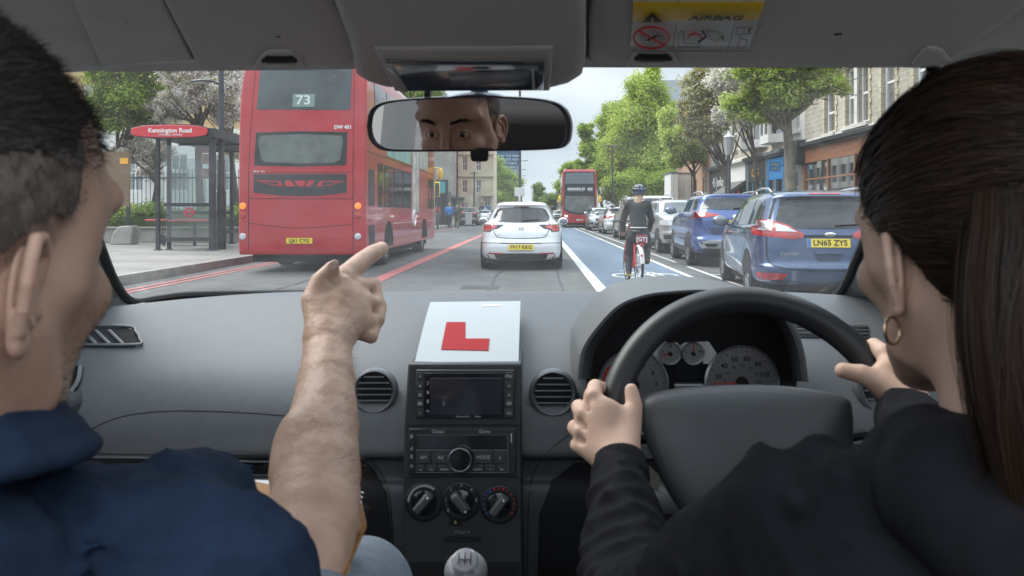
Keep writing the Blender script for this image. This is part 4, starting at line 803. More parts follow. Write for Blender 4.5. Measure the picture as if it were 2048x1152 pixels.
def rear_kit(t, sh, pm, Ht=1.64, lampz=(1.08, 1.22), slim=True, pl=None, plz=.98, X=.92, trim=True):
    sh.panel(t, 'rear_window', CGL, 'rear', [(-.55, Ht-.12), (0, Ht-.1), (.55, Ht-.12), (.68, Ht-.34), (.3, Ht-.37), (-.3, Ht-.37), (-.68, Ht-.34)], .008)
    for s_ in (-1, 1):
        sh.panel(t, 'tail_light', RLAMP, 'rear', [(s_*(X-.04), lampz[1]), (s_*.6, lampz[1]-.01), (s_*.32, lampz[1]-.06), (s_*.34, lampz[1]-.09), (s_*.6, lampz[0]+.02), (s_*(X-.04), lampz[0])], .012)
        sh.panel(t, 'side_lamp', RLAMP, 'left' if s_ < 0 else 'right', [(.27, lampz[1]-.02), (.48, lampz[1]-.04), (.44, lampz[0]+.03), (.25, lampz[0]+.01)], .01, rings=2)
    b = MB(); sh.line(b, 'rear', [(-.66, Ht-.4), (-.72, 1.05), (-.66, .85), (-.5, .74), (0, .72), (.5, .74), (.66, .85), (.72, 1.05), (.66, Ht-.4)], .014); b.build('panel_gaps', GAP, t, None)
    if trim:
        sh.panel(t, 'bumper_trim', SIL, 'rear', [(-.8, .56), (-.55, .61), (.55, .61), (.8, .56), (.72, .42), (-.72, .42)], .01); sh.panel(t, 'lower_bumper', BPL, 'rear', [(-.86, .44), (.86, .44), (.7, .27), (-.7, .27)], .006)
        for s_ in (-1, 1): sh.panel(t, 'exhaust', BPL, 'rear', [(s_*.38, .53), (s_*.68, .53), (s_*.62, .46), (s_*.42, .46)], .016, rings=2)
    if pl: plate(t, sh, 'rear', 0, plz, pl)
    c = sh.hit('rear', 0, plz+.13, .01); b = MB(); b.lathe([(.05, 0), (.05, .01), (0, .014)], c=c, axis=(0, -1, .2), n=20); b.build('badge', CHR, t)
    b = MB(); b.tube([sh.hit('rear', .0, Ht-.35, .02), sh.hit('rear', .3, Ht-.33, .03)], [.022, .012], 6); b.build('rear_wiper', BPL, t)
def front_kit(t, sh, pm, Ht=1.64, L=4.4, X=.92, pl=None, d=0, low=0):
    sh.panel(t, 'windscreen', CGL, 'front', [(-.52, Ht-.12), (0, Ht-.1), (.52, Ht-.12), (.66, Ht-.4), (0, Ht-.42), (-.66, Ht-.4)], .008)
    for s_ in (-1, 1):
        o = sh.panel(t, 'headlight', WLAMP, 'front', [(s_*(X-.05), .98-low), (s_*.6, .95-low), (s_*.5, .86-low), (s_*.7, .82-low), (s_*(X-.03), .84-low)], .012)
        sh.panel(t, 'fog_light', BPL, 'front', [(s_*.82, .56-low*.3), (s_*.6, .58-low*.3), (s_*.6, .46-low*.3), (s_*.8, .44-low*.3)], .01, rings=2)
    sh.panel(t, 'grille', BPL, 'front', [(-.45, .9-low), (.45, .9-low), (.38, .68-low*.7), (-.38, .68-low*.7)], .01); sh.panel(t, 'lower_grille', BPL, 'front', [(-.5, .5), (.5, .5), (.44, .36), (-.44, .36)], .008, rings=3)
    if pl: plate(t, sh, 'front', 0, .58-low*.3, pl, PLW)
    c = sh.hit('front', 0, .84-low, .02); b = MB(); b.lathe([(.06, 0), (.055, .012), (0, .014)], c=c, axis=(0, 1, 0), n=20); b.build('badge', CHR, t)
BP2 = paint('royal_blue_paint', (.035, .075, .24), .4, .28); SV1 = paint('silver_paint', (.42, .43, .44), .6, .32); SV2 = paint('pale_silver_paint', (.6, .61, .62), .4, .32); GRYC = paint('champagne_grey_paint', (.36, .36, .34), .5, .32); PARK = 'vehicles parked in the bay beside the cycle lane'
t, sh = car('sport_utility_vehicle', 'royal blue sport utility vehicle parked in front of the people carrier', (4.36, 16.85, 0), math.radians(-2.5), 'car', suv_levels(), BP2, (.9, 3.55), .36, .25, .92, spokes=5); suv_sides(t, sh, BP2); rear_kit(t, sh, BP2, pl='LR19 XVB')
sh.panel(t, 'lower_tailgate', mat('dark_blue_trim', (.02, .03, .09), .4), 'rear', [(-.6, .88), (.6, .88), (.48, .72), (-.48, .72)], .008)
def facing(name, label, x, y, lv, pm, L, X, wr, Ht, pl=None, low=0, yawd=0, grp=PARK):
    t, sh = car(name, label, (x, y+L, 0), math.pi+math.radians(yawd), 'car', lv, pm, (.9, L-.85), wr, .23, X, spokes=5, group=grp); suv_sides(t, sh, pm, Ht, L, X); front_kit(t, sh, pm, Ht, L, X, pl, low=low); return t
facing('sport_utility_vehicle', 'silver sport utility vehicle facing the camera beside the cyclist\'s right elbow', 4.5, 22.1, suv_levels(1.62), SV1, 4.4, .92, .35, 1.62, 'KT66 ODV')
facing('sport_utility_vehicle', 'tall white car just behind the cyclist, seen over the silver one', 4.65, 27.6, suv_levels(1.86), SV2, 4.4, .92, .35, 1.86, 'GK18 WRL')
t, sh = car('estate_car', 'champagne grey tall estate with raised roof rails left of the cyclist', (4.6, 33.2, 0), 0, 'car', suv_levels(1.88), GRYC, (.9, 3.55), .38, .26, .92, group=PARK); suv_sides(t, sh, GRYC, 1.88); rear_kit(t, sh, GRYC, 1.88, (1.05, 1.35), pl='HX14 NTE')
t, sh = car('hatchback', 'small silver hatchback with red tail lamp third from the oncoming bus', (4.55, 42, 0), 0, 'car', hatch_levels(1.5), SV2, (.72, 3.4), .33, .22, .87, group=PARK); suv_sides(t, sh, SV2, 1.5, 4.35, .86); rear_kit(t, sh, SV2, 1.5, (.85, 1.05), plz=.6, X=.88, trim=False)
facing('hatchback', 'pale blue-grey hatchback facing the camera next to the oncoming bus', 4.3, 50, hatch_levels(1.52), paint('pale_blue_silver_paint', (.4, .44, .48), .5), 4.35, .88, .33, 1.52, 'YB12 LRU', .08)
facing('saloon_car', 'tiny silver car coming the other way left of the oncoming bus', 3.1, 112, hatch_levels(1.44), SV1, 4.35, .88, .33, 1.44, None, .08, grp=None)
# black estate at the left kerb
t, sh = car('estate_car', 'black estate car with silver roof rails stopped by the left kerb', (-6.1, 69, 0), 0, 'car', suv_levels(1.62), paint('black_paint_metallic', (.02, .022, .025)), (.9, 3.55), .36, .25, .92); suv_sides(t, sh, BPL, 1.62); rear_kit(t, sh, BPL, 1.62, pl='OE56 BYK', plz=.9)
for i, (x, y, c) in enumerate(((-6.0, 90, SV2), (-6.0, 100, BP2), (-6, 112, SV1))):
    t, sh = car('hatchback', ('pale silver hatchback', 'dark blue hatchback', 'mid grey hatchback')[i]+' queueing at the left kerb beyond the black estate', (x, y, 0), 0, 'car', hatch_levels(1.46), c, (.72, 3.4), .32, .22, .87, group='cars along the left kerb'); rear_kit(t, sh, c, 1.46, (.85, 1.0), plz=.6, X=.88, trim=False)
# ---- buses
RB = mat('bus_red', (.46, .014, .022), .3, 0, coat=.6, ns=1.6, col2=(.36, .022, .028), bump=.08, bs=3, bdist=.02)
def busbody(Ht, X, L): X += .03; return [(.38, X-.05, .06, L-.06, 26), (.42, X, .01, L-.01, 26), (1., X, 0, L, 26), (2.4, X, .02, L-.02, 26), (3.4, X, .07, L-.1, 22), (Ht-.25, X-.03, .13, L-.2, 12), (Ht-.08, X-.08, .2, L-.3, 10), (Ht-.01, X-.25, .4, L-.5, 8), (Ht, .1, 2, L-2, 4)]
t = thing('double_decker_bus', 'red double-decker bus seen from behind, route 73, at the left kerb', 'bus', (-4.69, 15.45, 0)); HB, XB, LB_ = 4.36, 1.25, 10.6
b = stack(busbody(HB, XB, LB_), 5, 160, .8); sh = Shell(b); b.build('body', RB, t, 60); arches(sh, t, (2.45, 8.15), .47, XB, .44)
for y in (2.45, 8.15):
    for s_ in (-1, 1): wheel(t, s_*(XB-.02), y, .48, .3, s_, 8)
q = lambda px, py: ((px-1072)*.01+4.69, 1.22-(py-424)*.01)
def Q(*a): return [q(*p) for p in a]
sh.panel(t, 'upper_rear_window', BGL, 'rear', Q((518, 122), (702, 122), (699, 219), (511, 218)), .008, thick=.02)
o = sh.panel(t, 'route_blind', mat('route_blind_glass', (.2, .28, .25), .3), 'rear', Q((584, 187), (628, 187), (627, 213), (583, 213)), .014, rings=2); text('73', .26, mat('blind_white', (.7, .78, .74), .5), o, PM(sh.hit('rear', *q(605, 200), .018), (1, 0, 0), (0, 0, 1)), 'lettering', .004, bold=.004, xs=1.2)
text('DW 451', .1, WHL, t, PM(sh.hit('rear', *q(685, 254), .006), (1, 0, 0), (0, 0, 1)), 'lettering', .003, bold=.003)
o = sh.panel(t, 'rear_glass', BPL, 'rear', Q((511, 265), (600, 262), (694, 264), (692, 330), (600, 333), (508, 331)), .008); sh.panel(o, 'pane', mat('smoked_glass', (.11, .125, .115), .15, coat=.6, noise=.35, ns=2), 'rear', Q((520, 271), (600, 268), (682, 271), (686, 283), (680, 320), (670, 325), (600, 327), (530, 324), (522, 318), (516, 283)), .013)
GP = mat('vent_grey', (.035, .035, .04), .6); o = sh.panel(t, 'engine_grille', GP, 'rear', Q((507, 348), (693, 348), (693, 385), (640, 391), (600, 392), (560, 391), (507, 385)), .008)
for pl in (((508, 360), (560, 362), (566, 373), (545, 371)), ((570, 361), (582, 361), (592, 373), (570, 373)), ((588, 361), (612, 361), (608, 373), (596, 373)), ((617, 361), (631, 361), (620, 373), (610, 373)), ((640, 362), (692, 361), (660, 371), (632, 373))): sh.panel(o, 'red_flash', RB, 'rear', Q(*pl), .014, rings=2)
sh.panel(o, 'flash_centre', GP, 'rear', Q((522, 363), (556, 365), (558, 370), (545, 369)), .018, rings=2); sh.panel(o, 'flash_centre', GP, 'rear', Q((646, 365), (680, 363), (662, 368), (643, 371)), .018, rings=2)
b = MB(); sh.line(b, 'rear', Q((497, 345), (497, 500)), .014); sh.line(b, 'rear', Q((706, 300), (706, 500)), .014); sh.line(b, 'rear', Q((497, 345), (706, 345)), .008, smooth=False); sh.line(b, 'rear', Q((497, 397), (706, 398)), .012, smooth=False)
sh.line(b, 'rear', Q((497, 446), (550, 453), (600, 456), (655, 453), (706, 448)), .012); sh.line(b, 'rear', Q((706, 122), (706, 300)), .008, smooth=False); sh.line(b, 'rear', Q((508, 122), (500, 260), (497, 345)), .008)
for y in (1.3, 5.2, 6.9): sh.line(b, 'right', [(y, .45), (y, 1.3)], .012)
sh.line(b, 'right', [(.35, .45), (.35, 2.9)], .01); sh.line(b, 'right', [(.1, 2.45), (10.4, 2.45)], .015, smooth=False); b.build('panel_gaps', GAP, t, None)
for px in (485.5, 716):
    for py, m, r in ((412, OLAMP, .055), (431, RLAMP, .055), (473, WLAMP, .055)):
        c = sh.hit('rear', *q(px, py), .0); bb = MB(); bb.lathe([(r+.012, 0), (r+.012, .012), (r, .016), (r*.9, .03), (0, .034)], c=c, axis=(0, -1, 0), n=24); bb.build('lamp', m, t)
o = sh.panel(t, 'plate_recess', mat('recess_red', (.4, .03, .04), .4), 'rear', Q((558, 471), (636, 471), (645, 491), (549, 491)), .006, rings=3); plate(t, sh, 'rear', *q(599, 481.5), 'LJ61 CYG')
b = MB(); b.b2(-1.1, .35, .2, 1.1, 9.8, .42); b.b2(-.4, .1, .3, .6, .4, .42); b.build('chassis', GAP, t); text('DLW · 451', .05, WHL, t, PM(sh.hit('rear', *q(518, 343), .004), (1, 0, 0), (0, 0, 1)), 'lettering', .002)
def sp(par, name, m, y0, y1, z0, z1, off=.008, v='right', rn=0): return sh.panel(par, name, m, v, [(y0, z0), (y1, z0), (y1, z1), (y0, z1)], off, rn, rings=3)
for v in ('right', 'left'):
    for y0, y1 in ((1.22, 1.75), (1.9, 2.9), (3.0, 4.2), (4.3, 5.6)): o = sp(t, 'side_window', BPL, y0, y1, 1.33, 2.28, .006, v); sp(o, 'pane', CGL, y0+.06, y1-.06, 1.38, 2.23, .012, v)
    for y0, y1 in ((9.0, 9.6), (9.7, 10.35)): sp(t, 'door_window', CGL, y0, y1, .8 if v == 'left' else 1.33, 2.28, .008, v)
    for i in range(7): sp(t, 'upper_window', CGL, .9+i*1.35, 2.15+i*1.35, 3.2, 3.95, .008, v)
sp(t, 'side_grille', GP, .3, .82, 1.35, 2.1); sp(t, 'lower_grille', GP, .3, .85, .5, .95); TEAL = mat('advert_teal', (.25, .42, .38), .4, noise=.35, ns=1.5); sp(t, 'side_advert', TEAL, 2.2, 5.6, 2.5, 3.1, .012)
sp(t, 'advert_stem', mat('advert_grey', (.5, .5, .47), .4, noise=.5, ns=2.2), 5.85, 7.0, 1.2, 3.1, .012); sp(t, 'side_advert', mat('advert_pale', (.6, .58, .5), .4, col2=(.25, .3, .28), ns=1.4), 7.1, 8.8, 2.5, 3.1, .012)
b = MB(); sh.line(b, 'right', [(3.0, .95), (7.5, .95)], .02, smooth=False); sh.line(b, 'right', [(8.8, .95), (10.4, .95)], .02, smooth=False); b.build('side_stripe', mat('pale_stripe', (.7, .55, .52), .4), t, None)
b = MB(); c = sh.hit('right', 6.1, 1.05, .006); b.torus(c, .2, .04, (1, 0, 0), 28, 6); b.build('roundel', WHL, t); b = MB(); b.sphere((1.45, 10.7, 2.5), (.1, .08, .22)); b.cyl((1.2, 10.4, 2.7), (1.45, 10.7, 2.7), .02); b.build('wing_mirror', mat('yellow_mirror', (.8, .55, .05), .4), t)
t = thing('double_decker_bus', 'red double-decker bus coming towards the camera in the far distance', 'bus', (3.55, 70.2, 0), math.pi-math.radians(1)); XB, LB_ = 1.3, 10.6
b = stack(busbody(4.55, XB, LB_), 5, 120, .8); sh = Shell(b); b.build('body', RB, t, 60)
for y in (2.45, 8.15):
    for s_ in (-1, 1): wheel(t, s_*(XB-.02), y, .48, .3, s_, 8)
sh.panel(t, 'windscreen_surround', BPL, 'front', [(-1.16, 4.3), (0, 4.34), (1.16, 4.3), (1.2, 2.5), (1.22, 1.4), (.8, 1.12), (0, 1.0), (-.8, 1.12), (-1.22, 1.4), (-1.2, 2.5)], .01, rings=8)
sh.panel(t, 'upper_windscreen', mat('bus_front_glass', (.1, .13, .15), .08, coat=1), 'front', [(-1.08, 4.22), (0, 4.26), (1.08, 4.22), (1.12, 3.4), (-1.12, 3.4)], .02)
sh.panel(t, 'lower_windscreen', mat('bus_front_glass2', (.11, .12, .12), .08, coat=1, noise=.4, ns=2), 'front', [(-1.12, 2.45), (1.12, 2.45), (1.14, 1.5), (.7, 1.25), (0, 1.15), (-.7, 1.25), (-1.14, 1.5)], .02)
for x_, w_, s_ in ((.25, 1.25, 'FENWICK ST'), (-.8, .42, 'A35')):
    o = sh.panel(t, 'destination_blind', mat('blind_board', (.12, .13, .14), .5), 'front', [(x_-w_/2, 3.15), (x_+w_/2, 3.15), (x_+w_/2, 2.8), (x_-w_/2, 2.8)], .02, rings=2); text(s_, .24, mat('blind_letters', (.8, .82, .85), .5, emit=(.8, .85, .9, .3)), o, PM(sh.hit('front', x_, 2.975, .03), (-1, 0, 0), (0, 0, 1)), 'lettering', .01)
for s_ in (-1, 1):
    sh.panel(t, 'headlight', mat('lit_headlight', (.8, .8, .75), .2, emit=(1, .95, .8, 1.5)), 'front', [(s_*1.15, 1.0), (s_*.9, .95), (s_*.95, .82), (s_*1.15, .85)], .015, rings=2); b = MB(); b.sphere((s_*1.55, 10.8, 1.95+.25), (.13, .1, .28)); b.cyl((s_*1.25, 10.4, 2.5), (s_*1.55, 10.8, 2.5), .03); b.build('wing_mirror', MAT['yellow_mirror'], t)
plate(t, sh, 'front', 0, .62, 'LK14 FHB', PLW); b = MB(); b.b2(-1.1, .35, .2, 1.1, 10, .4); b.build('chassis', GAP, t)
for v in ('left', 'right'):
    for i in range(6):
        for z0, z1 in ((1.4, 2.3), (3.2, 4.0)): sh.panel(t, 'side_window', CGL, v, [(1+i*1.5, z0), (2.35+i*1.5, z0), (2.35+i*1.5, z1), (1+i*1.5, z1)], .01, rings=2)
# ================================================================== STREET FURNITURE
STL = mat('shelter_steel', (.035, .042, .05), .45, .3, noise=.15, ns=6); LGT = mat('concrete', (.36, .35, .32), .85, noise=.18, ns=2.5, bump=.3, bs=30); SGL = glass('shelter_glass', (.66, .72, .71), .08, .03)
YS = 21.4; k = YS/F; xw = lambda px: (px-VX)*k; zw = lambda py: H-(py-VY)*k
t = thing('bus_shelter', 'dark steel and glass bus shelter with a red curved name board', 'shelter', (xw(370), YS, .16), wc=True)
zt = zw(273)
def post(x, y, w=.12, z1=zt):
    b = MB(); b.b2(x-w/2, y-w/2, .16, x+w/2, y+w/2, z1); b.b2(x-w*.9, y-w*.9, .16, x+w*.9, y+w*.9, .19); b.build('post', STL, t, bevel=.01)
post(xw(316), YS, .1); post(xw(328), YS+.3, .09); post(xw(428), YS-.1, .15); post(xw(463)*1.2, 25.7, .11, 3.2); post(xw(322)*1.2, 25.7, .11, 3.2)
b = MB(); pts = [(-1.08, 0), (-1.06, .1), (-.75, .17), (0, .2), (.75, .17), (1.0, .1), (1.02, 0), (.98, -.08), (.7, -.13), (0, -.15), (-.75, -.13), (-1.05, -.08)]
b.prism(pts, tuple(W(340, 264, YS-.35)), (1, 0, 0), (0, 0, 1), (0, 1, 0), .1); o = b.build('name_board', RED if 0 else mat('signal_red', (.6, .03, .04), .35, coat=.4), t, bevel=.01)
b = MB(); b.prism([(a*1.03, c*1.16) for a, c in pts], tuple(W(340, 264, YS-.31)), (1, 0, 0), (0, 0, 1), (0, 1, 0), .1); b.build('board_frame', STL, t)
text('Kennington Road', .17, WHL, o, PM(W(340, 261, YS-.356), (1, 0, 0), (0, 0, 1)), 'lettering', .004, bold=.004); text('TOWARDS CAMDEN', .07, WHL, o, PM(W(340, 269.5, YS-.356), (1, 0, 0), (0, 0, 1)), 'lettering', .004)
b = MB(); x0, x1 = xw(290), xw(433)
b.prism([(-.1, 0), (.1, .05), (.55, .09), (1.0, .07), (1.3, 0), (1.0, .0), (.55, .03), (.1, 0)], (x0+.1, YS-.2, zt-.02), (1.45, 0, 0), (0, 0, 1), (0, 1, 0), 4.9); b.b2(x1-.08, YS-.3, zt-.05, x1+.05, 26.2, zt+.2); b.b2(x0, YS+2, zt-.08, x1, YS+2.08, zt-.02); b.b2(x0, 26, zt-.08, x1, 26.08, zt-.02)
b.build('roof', STL, t)
def pane(name, x0, y0, z0, x1, y1, z1, m=SGL, par=None):
    b = MB(); b.add([(x0, y0, z0), (x1, y1, z0), (x1, y1, z1), (x0, y0, z1)], [(0, 1, 2, 3)]); return b.build(name, m, par or t)
pane('glass_panel', xw(331), YS+.02, zw(484), xw(423), YS+.02, zw(290)); pane('glass_panel', xw(326), YS+.35, .5, xw(322)*1.2, 25.6, 3.1); pane('glass_panel', xw(331)*1.2, 25.72, .6, xw(460)*1.2, 25.72, 3.0)
for py, h_ in ((409, .09), (478, .09)): b = MB(); b.b2(xw(328), YS-.02, zw(py+4), xw(425), YS+.06, zw(py-3)); b.build('rail', STL, t)
b = MB(); b.b2(xw(428), 21.6, .6, xw(428)+.06, 25.6, .68); b.b2(xw(322)*1.2, 25.66, 1.15, xw(463)*1.2, 25.72, 1.25); b.build('rail', STL, t)
RS = mat('red_bench', (.55, .05, .05), .4); b = MB(); b.b2(xw(322)*1.18, 24.2, .93, xw(463)*1.18, 24.62, .99); b.b2(xw(332), YS+.1, .93, xw(332)+.42, 24.2, .99); b.build('bench', RS, t, bevel=.015); b = MB()
for px in (345, 405, 450): b.b2(xw(px)*1.17, 24.35, .16, xw(px)*1.17+.07, 24.42, .94)
b.build('bench_leg', STL, t)
b = MB(); c = W(378, 424.5, YS-.01); b.torus(c, .115, .02, (0, -1, 0), 30, 6, flat=.3); b.b2(c.x-.17, c.y-.008, c.z-.025, c.x+.17, c.y+.004, c.z+.025); b.build('roundel', mat('roundel_red', (.5, .02, .05), .4), t)
for i, (py, h_) in enumerate(((318, 20), (346, 18), (300, 12))):
    b = MB(); p0, p1 = W(402, py-h_/2, YS+.04), W(419, py+h_/2, YS+.04); b.b2(p0.x, p0.y, p1.z, p1.x, p0.y+.01, p0.z); b.build('poster', mat('poster_paper%d' % (i % 2), (.72, .66, .62), .5, col2=(.55, .12, .1), ns=4+3*i), t)
# left lamp column
def lampcol(label, x, y, z0, h, arms, m=STL, r=.085, rb=.13, hb=1.6, grp=None, head=.9, droop=0, name='street_lamp'):
    t = thing(name, label, 'street lamp', (x, y, z0), wc=True, group=grp); b = MB(); b.lathe([(rb, 0), (rb, hb), (r, hb+.12), (r*.7, h), (0, h+.02)], c=(x, y, z0), n=16); b.build('column', m, t)
    for s_, L_, az in arms:
        b = MB(); b.tube(crv([(x, y, z0+az-.05), (x+s_*.15, y, z0+az), (x+s_*(L_-head), y, z0+az+.03)], 4), .035, 8); b.build('arm', m, t)
        b = MB(); b.sphere((x+s_*(L_-head/2), y, z0+az+.05), (head/2, .14, .055), 16, 8); o = b.build('lamp_head', m, t); b = MB(); b.sphere((x+s_*(L_-head/2), y, z0+az+.02), (head*.4, .11, .05), 14, 6); b.build('lens', mat('lamp_lens', (.6, .6, .58), .3), o)
    return t
lampcol('tall dark lamp column beside the bus shelter, arm reaching left', xw(428)+.0, 21.9, .16, 7.5, [(-1, .85, 4.72)], head=.65)
p = W(1225, 292, 59.5); lampcol('slim double-armed lamp column between the oncoming bus and the cyclist', p.x, p.y, .13, p.z-.1, [(-1, .75, p.z-.15), (1, .45, p.z-.15)], r=.07, rb=.09, head=.45)
lampcol('very tall black column on the centre line, rising past the mirror', -1.25, 60, 0, 13, [], r=.11, rb=.15, hb=3)
for i, (Y_, px, nn) in enumerate(((118, 1052, 'largest'), (143, 1048, 'second largest'), (167, 1047, 'third largest'), (204, 1045, 'smallest'))):
    lampcol('central lamp column whose arm shows %s beside the tall black column' % nn, (1040.5-1072)*Y_/F, Y_, 0, 9.1, [(1, (px-1040.5+6)*Y_/F*.6+.4, 9)], grp='lamp columns along the centre line', r=.09, head=.8)
for px, Y_, top in ((914.5, 84, 300), (948.5, 92, 345)): p = W(px, top, Y_); lampcol('black lamp column %s the stone building' % ('left of' if px < 920 else 'in front of'), p.x, Y_, .16, p.z, [(1, .5, p.z-.3)], r=.1, grp='lamp columns on the far left pavement')
t = lampcol('black column with a glass lantern in front of the bare bronze tree', 6.4, 25.6, .13, 3.0, [], r=.06, name='lantern_post'); b = MB(); b.lathe([(.06, 0), (.13, .1), (.17, .55), (.2, .6), (.05, .72), (0, .85)], c=(6.4, 25.6, 3.1), n=8); b.build('lantern', mat('lantern_glass', (.5, .52, .52), .2), t)
# sign on the central column
t = thing('traffic_sign', 'small white box sign fixed low on the tall black column', 'sign', W(1038, 384, 58), wc=True); b = MB(); p = W(1039, 384, 58); b.box(p, (.75, .12, .65)); b.build('sign_box', WFR, t, bevel=.02); b = MB(); b.cyl((p.x, p.y, 0), (p.x, p.y, p.z-.3), .09); b.build('pole', WFR, t)
# planter, hedge, fence
t = thing('planter_wall', 'low concrete planter wall along the back of the left pavement', 'wall', (-14, 27, .16), wc=True); b = MB(); b.b2(-30, 26.8, .16, -9.8, 27.1, .64); b.b2(-10.1, 27.1, .16, -9.8, 60, .64); b.b2(-30, 26.72, .641, -9.72, 27.14, .7); b.build('wall', LGT, t, bevel=.015)
t = thing('hedge', 'clipped green hedge growing in the concrete planter', 'hedge', (-14, 27.8, .6), wc=True); rng = np.random.RandomState(4)
C_ = [(x+rng.normal()*.15, 27.8+rng.rand()*.9, .85+rng.rand()*.5) for x in np.arange(-22, -9.9, .16)]+[(-10.4-rng.rand()*.9, y, .9+rng.rand()*.45) for y in np.arange(28, 50, .25)]
V, Qd = leaves(C_, [.3+.08*rng.rand() for _ in C_], 60000, .075, rng); npmesh('foliage', V, Qd, [LD, LG], t, 180, (rng.rand(len(Qd)) < .3).astype(int))
b = MB(); b.b2(-22, 27.6, .5, -10.2, 28.5, 1.05); b.build('twigs', mat('hedge_core', (.06, .09, .03), 1), t)
t = thing('railings', 'black iron railings with pointed bars behind the hedge', 'railing', (-14, 29.4, .16), wc=True); b = MB()
for i in range(78): x = -23+i*.16; b.cyl((x, 29.4, .2), (x, 29.4, 2.75), .013, n=5); b.cyl((x, 29.4, 2.75), (x, 29.4, 2.88), .022, .001, n=5)
for z in (.45, 2.5): b.b2(-23, 29.38, z, -10.4, 29.42, z+.05)
for y in np.arange(29.6, 55, .35): b.cyl((-10.45, y, .2), (-10.45, y, 2.85), .015, n=4)
b.build('bars', STL, t); 
for x in (-16.1-.05, -12.1, -20.3): b = MB(); b.b2(x, 29.3, .16, x+.22, 29.52, 3.1); b.lathe([(.16, 0), (.16, .08), (0, .22)], c=(x+.11, 29.41, 3.1), n=4); b.build('fence_post', STL, t)
t = thing('concrete_seat', 'pale rounded concrete seat end in front of the planter', 'seat', (-13.5, 25, .16), wc=True); b = MB(); p = W(243, 487, 25); b.prism([(-.4, 0), (.3, 0), (.36, .45), (.3, .62), (-.1, .6), (-.28, .4)], (p.x, 25, .16), (1, 0, 0), (0, 0, 1), (0, 1, 0), .5); b.build('seat', LGT, t, bevel=.04)
t = thing('notice_board', 'brown notice board with a yellow notice beside the shelter', 'board', W(222, 360, 26), wc=True); b = MB(); p = W(222, 330, 26); b.b2(p.x-.7, 26, p.z-1.4, p.x+.62, 26.06, p.z+.45); b.build('board', mat('brown_board', (.2, .13, .08), .7), t); b = MB(); q0 = W(240, 316, 25.98); q1 = W(256, 328, 25.98); b.b2(q0.x, 25.97, q1.z, q1.x, 25.99, q0.z); b.build('notice', mat('orange_notice', (.85, .42, .04), .5), t); b = MB(); b.b2(p.x+.5, 26.01, .16, p.x+.6, 26.1, p.z+.3); b.b2(p.x-.6, 26.01, .16, p.x-.5, 26.1, p.z+.3); b.build('post', STL, t)
# far left: shop screen, traffic signal
t = thing('advertising_screen', 'turquoise advertising screen in a dark frame beyond the bus', 'screen', W(884, 440, 62), wc=True); p0, p1 = W(874, 362, 62), W(893, 387, 62); b = MB(); b.b2(p0.x-.1, 62, p1.z-.1, p1.x+.12, 62.25, p0.z+.1); b.b2(p0.x+.2, 62.1, .16, p0.x+.35, 62.3, p1.z); b.b2(p1.x-.1, 62.1, .16, p1.x+.05, 62.3, p1.z); b.build('frame', STL, t); b = MB(); b.b2(p0.x+.05, 61.97, p1.z+.05, p1.x-.1, 61.995, p0.z-.05); b.build('screen', mat('lit_screen', (.03, .2, .24), .4, emit=(.08, .35, .4, .15)), t)
t = thing('kiosk', 'dark framed kiosk under the turquoise screen', 'kiosk', W(880, 455, 64), wc=True); b = MB()
for px in (870, 879, 886, 893): p = W(px, 0, 64); b.b2(p.x, 64, .16, p.x+.15, 66, 2.8)
p0, p1 = W(868, 0, 64), W(897, 0, 64); b.b2(p0.x, 63.8, 2.7, p1.x, 66, 2.95); b.b2(p0.x, 65.9, .16, p1.x, 66, 2.7); b.build('frame', STL, t)
t = thing('traffic_signal', 'yellow-edged traffic signal seen past the front of the red bus', 'traffic light', W(874, 455, 48), wc=True); p = W(875, 379, 48); b = MB(); b.cyl((p.x, 48, .16), (p.x, 48, p.z+.6), .06); b.build('pole', STL, t); b = MB(); b.box((p.x, 47.9, p.z), (.34, .1, .95)); b.build('backing_board', mat('signal_yellow', (.75, .6, .03), .5), t, bevel=.08); b = MB(); b.box((p.x, 47.78, p.z), (.24, .12, .82))
for i in range(3): b.cyl((p.x, 47.72, p.z-.27+.27*i), (p.x, 47.6, p.z-.27+.27*i), .09, n=12)
b.build('signal_head', BLKP, t)
# warm orange street barrier things near the black car
t = thing('wheelie_bin', 'pale grey wheeled bin beside the black estate car', 'bin', W(937, 447, 66), wc=True); p = W(937, 447, 66); b = MB(); b.box((p.x, 66, .6), (.5, .5, .95), taper=1.15); b.box((p.x, 66, 1.12), (.64, .64, .08)); b.build('body', mat('bin_grey', (.5, .52, .53), .6), t, bevel=.03)
# ================================================================== THE CAR WE SIT IN
DASH = mat('dashboard_plastic', (.078, .084, .092), .52, bump=.5, bs=620, bdist=.0009, noise=.05, ns=30, spec=.6); DASHD = mat('dark_dashboard_plastic', (.03, .032, .036), .5, bump=.2, bs=700, bdist=.0006, noise=.1, ns=20)
BLK = mat('matt_black', (.008, .008, .009), .8); GLB = mat('gloss_black', (.01, .011, .014), .12, coat=.5); LINER = mat('headliner_fabric', (.62, .605, .59), .95, bump=.5, bs=700, bdist=.0008, noise=.06, ns=12); VIS = mat('visor_vinyl', (.56, .545, .53), .8, bump=.3, bs=500, bdist=.0006); TRIM = mat('pillar_trim', (.42, .43, .43), .75, bump=.2, bs=500, bdist=.0005)
PRT = mat('button_print', (.45, .46, .48), .5); RIMG = mat('vent_ring', (.12, .125, .135), .35); RIML = mat('steering_leather', (.022, .023, .025), .42, bump=.35, bs=600, bdist=.0006)
cab = thing('car', 'interior of the learner\'s car: dark dashboard, windscreen, mirror and steering wheel', 'car interior', (0, 0, 0), wc=True)
CAMP = Vector((0, 0, H))
def ray(px, py): return Vector(((px-VX)/F, 1, -(py-VY)/F))
